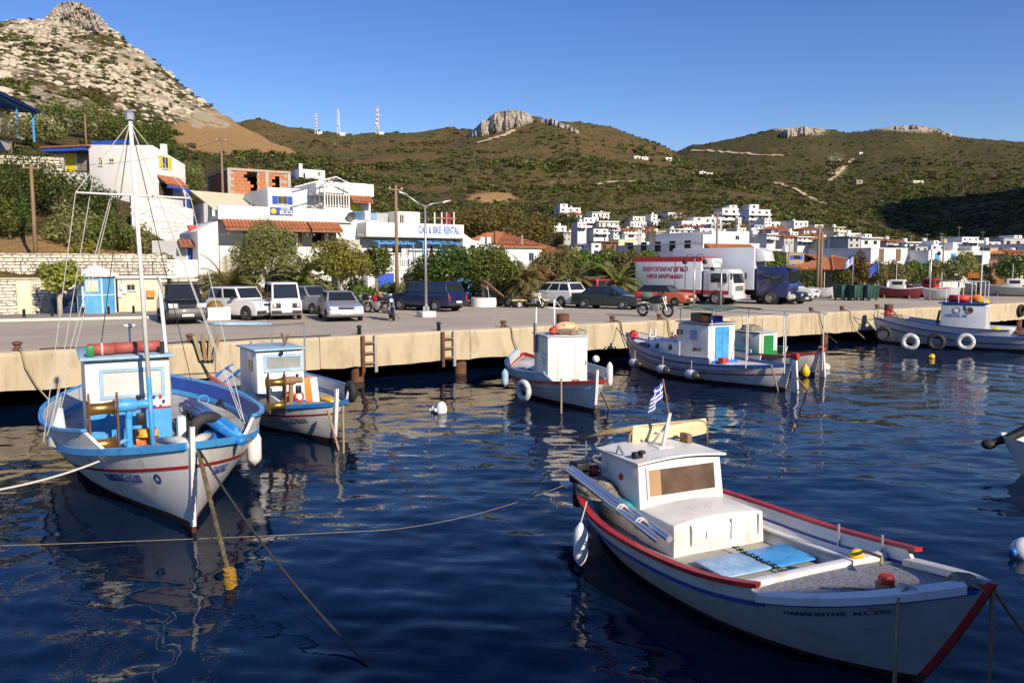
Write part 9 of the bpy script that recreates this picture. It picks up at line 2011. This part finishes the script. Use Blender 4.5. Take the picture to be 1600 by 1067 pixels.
# buoys
def buoy(u, v, r, mt, label, sc=(1, 1, 1), cap=None):
    t = thing('buoy', label, 'buoy', P(u, v, 0), .3, 'buoys'); part('float', mt, t, lambda m: m.ball((0, 0, r*.45), r, 16, 12, sc=sc), smooth=True)
    part('eye', cap or mt, t, lambda m: m.lathe([(r*.3, 0), (r*.28, r*.3), (r*.1, r*.35)], n=10, M=Matrix.Translation((-r*.95*sc[0], 0, r*.45)) @ Matrix.Rotation(-math.pi/2, 4, 'Y')), smooth=True)
buoy(690, 645, .22, FEND, 'white jerrican buoy tilted in the water left of the tall white cabin', (.8, .7, 1.2)); buoy(679, 643, .13, FEND, 'small white buoy beside the tilted jerrican buoy'); buoy(1290, 577, .19, FEND, 'white round buoy right of the green doored boat'); buoy(1456, 559, .14, YELP, 'small yellow round buoy before the right hand boat'); buoy(1602, 868, .20, FEND, 'white buoy with a blue end at the right edge', (1.2, 1, 1), BBLUE)
# craft on the hard behind the right quay
def hard_boat(u, v, h, L, B, label, hm, cabm, cx, ch, extra=None):
    p = Q(u, v); b = Boat('beached_boat', label, (p.x, p.y), h, L, B, .9, .7, 1.1, rake=.3, zk=-.4, group='boats laid up on the quay', boot=-.1); b.t.location = (p.x, p.y, QZ+.3); b.t.scale = (.72, .72, .72)
    b.hull(hm, hm); b.rail('gunwale', FEND, 0, .995, -.02, .07, .06); b.deck(BGREY, .02, .97, .1)
    if cabm: cabin_box(b, cx-1.0, cx+.6, -.6, .6, .6, .7+ch, cabm, crown=.05); part('side_window', GLASS, b.t, lambda m: [m.b2((cx-.8, s*.6-.015, .7+ch*.45), (cx+.3, s*.6+.015, .7+ch*.85)) for s in (-1, 1)]); part('rear_window', GLASS, b.t, lambda m: m.b2((cx-1.02, -.45, .7+ch*.45), (cx-.99, .45, .7+ch*.85)))
    part('cradle', WOOD, b.t, lambda m: [m.box((x, 0, -.22), (.15, B*.7, .36)) for x in (-L*.25, L*.25)])
    part('mast', WHITE, b.t, lambda m: m.tube([(cx, 0, .7+ch), (cx, 0, 2.6+ch)], .03, 6))
hard_boat(1402, 466, (-.8, .55), 5.2, 1.9, 'maroon and white boat laid up behind the bins', mat('maroon_paint', (.16, .02, .04), .5), BWHITE, .2, 1.0); hard_boat(1450, 465, (-.6, .75), 4.6, 1.8, 'boat with a red and white wheelhouse laid up behind the quay lantern', BRED, BRED, .0, 1.1); hard_boat(1470, 469, (.8, -.5), 3.8, 1.5, 'low grey covered dinghy laid up on the quay', BGREY, None, 0, 0); hard_boat(1588, 463, (-.85, .5), 8.0, 2.4, 'long grey launch with dark slanted bands at the right edge', mat('launch_grey', (.36, .38, .41), .5), BWHITE, .5, 1.0); hard_boat(1540, 461, (-.7, .6), 5.0, 1.8, 'white boat with an orange topped frame behind the right hand cabin', BWHITE, ORANGE, 0, .9); hard_boat(1287, 466, (.9, -.4), 3.4, 1.3, 'small pale dinghy lying left of the waste bins', BGREY, None, 0, 0)
# unseen ship added behind the camera, its height set to shade the foreground bow
t = thing('shade_ferry', 'unseen white ship added behind the viewpoint to shade the foreground bow', 'shade_ferry', (14, -1.3, 0)); part('hull', BWHITE, t, lambda m: m.b2((-24, -11, -1), (40, -.2, 2.9)), bevel=.1); part('superstructure', BWHITE, t, lambda m: m.b2((-7.5, -10, 2.92), (36, -.25, 8.1)), bevel=.1)
part('deck_rail', STEEL, t, lambda m: ([m.tube([(-24, -.3, 3.0+.35*k), (-7.6, -.3, 3.0+.35*k)], .02, 6) for k in range(4)]))
for k in range(9): part('window', GLASS, t, lambda m: m.b2((-6+k*4.4, -.27, 4.6), (-3.4+k*4.4, -.22, 5.9)))
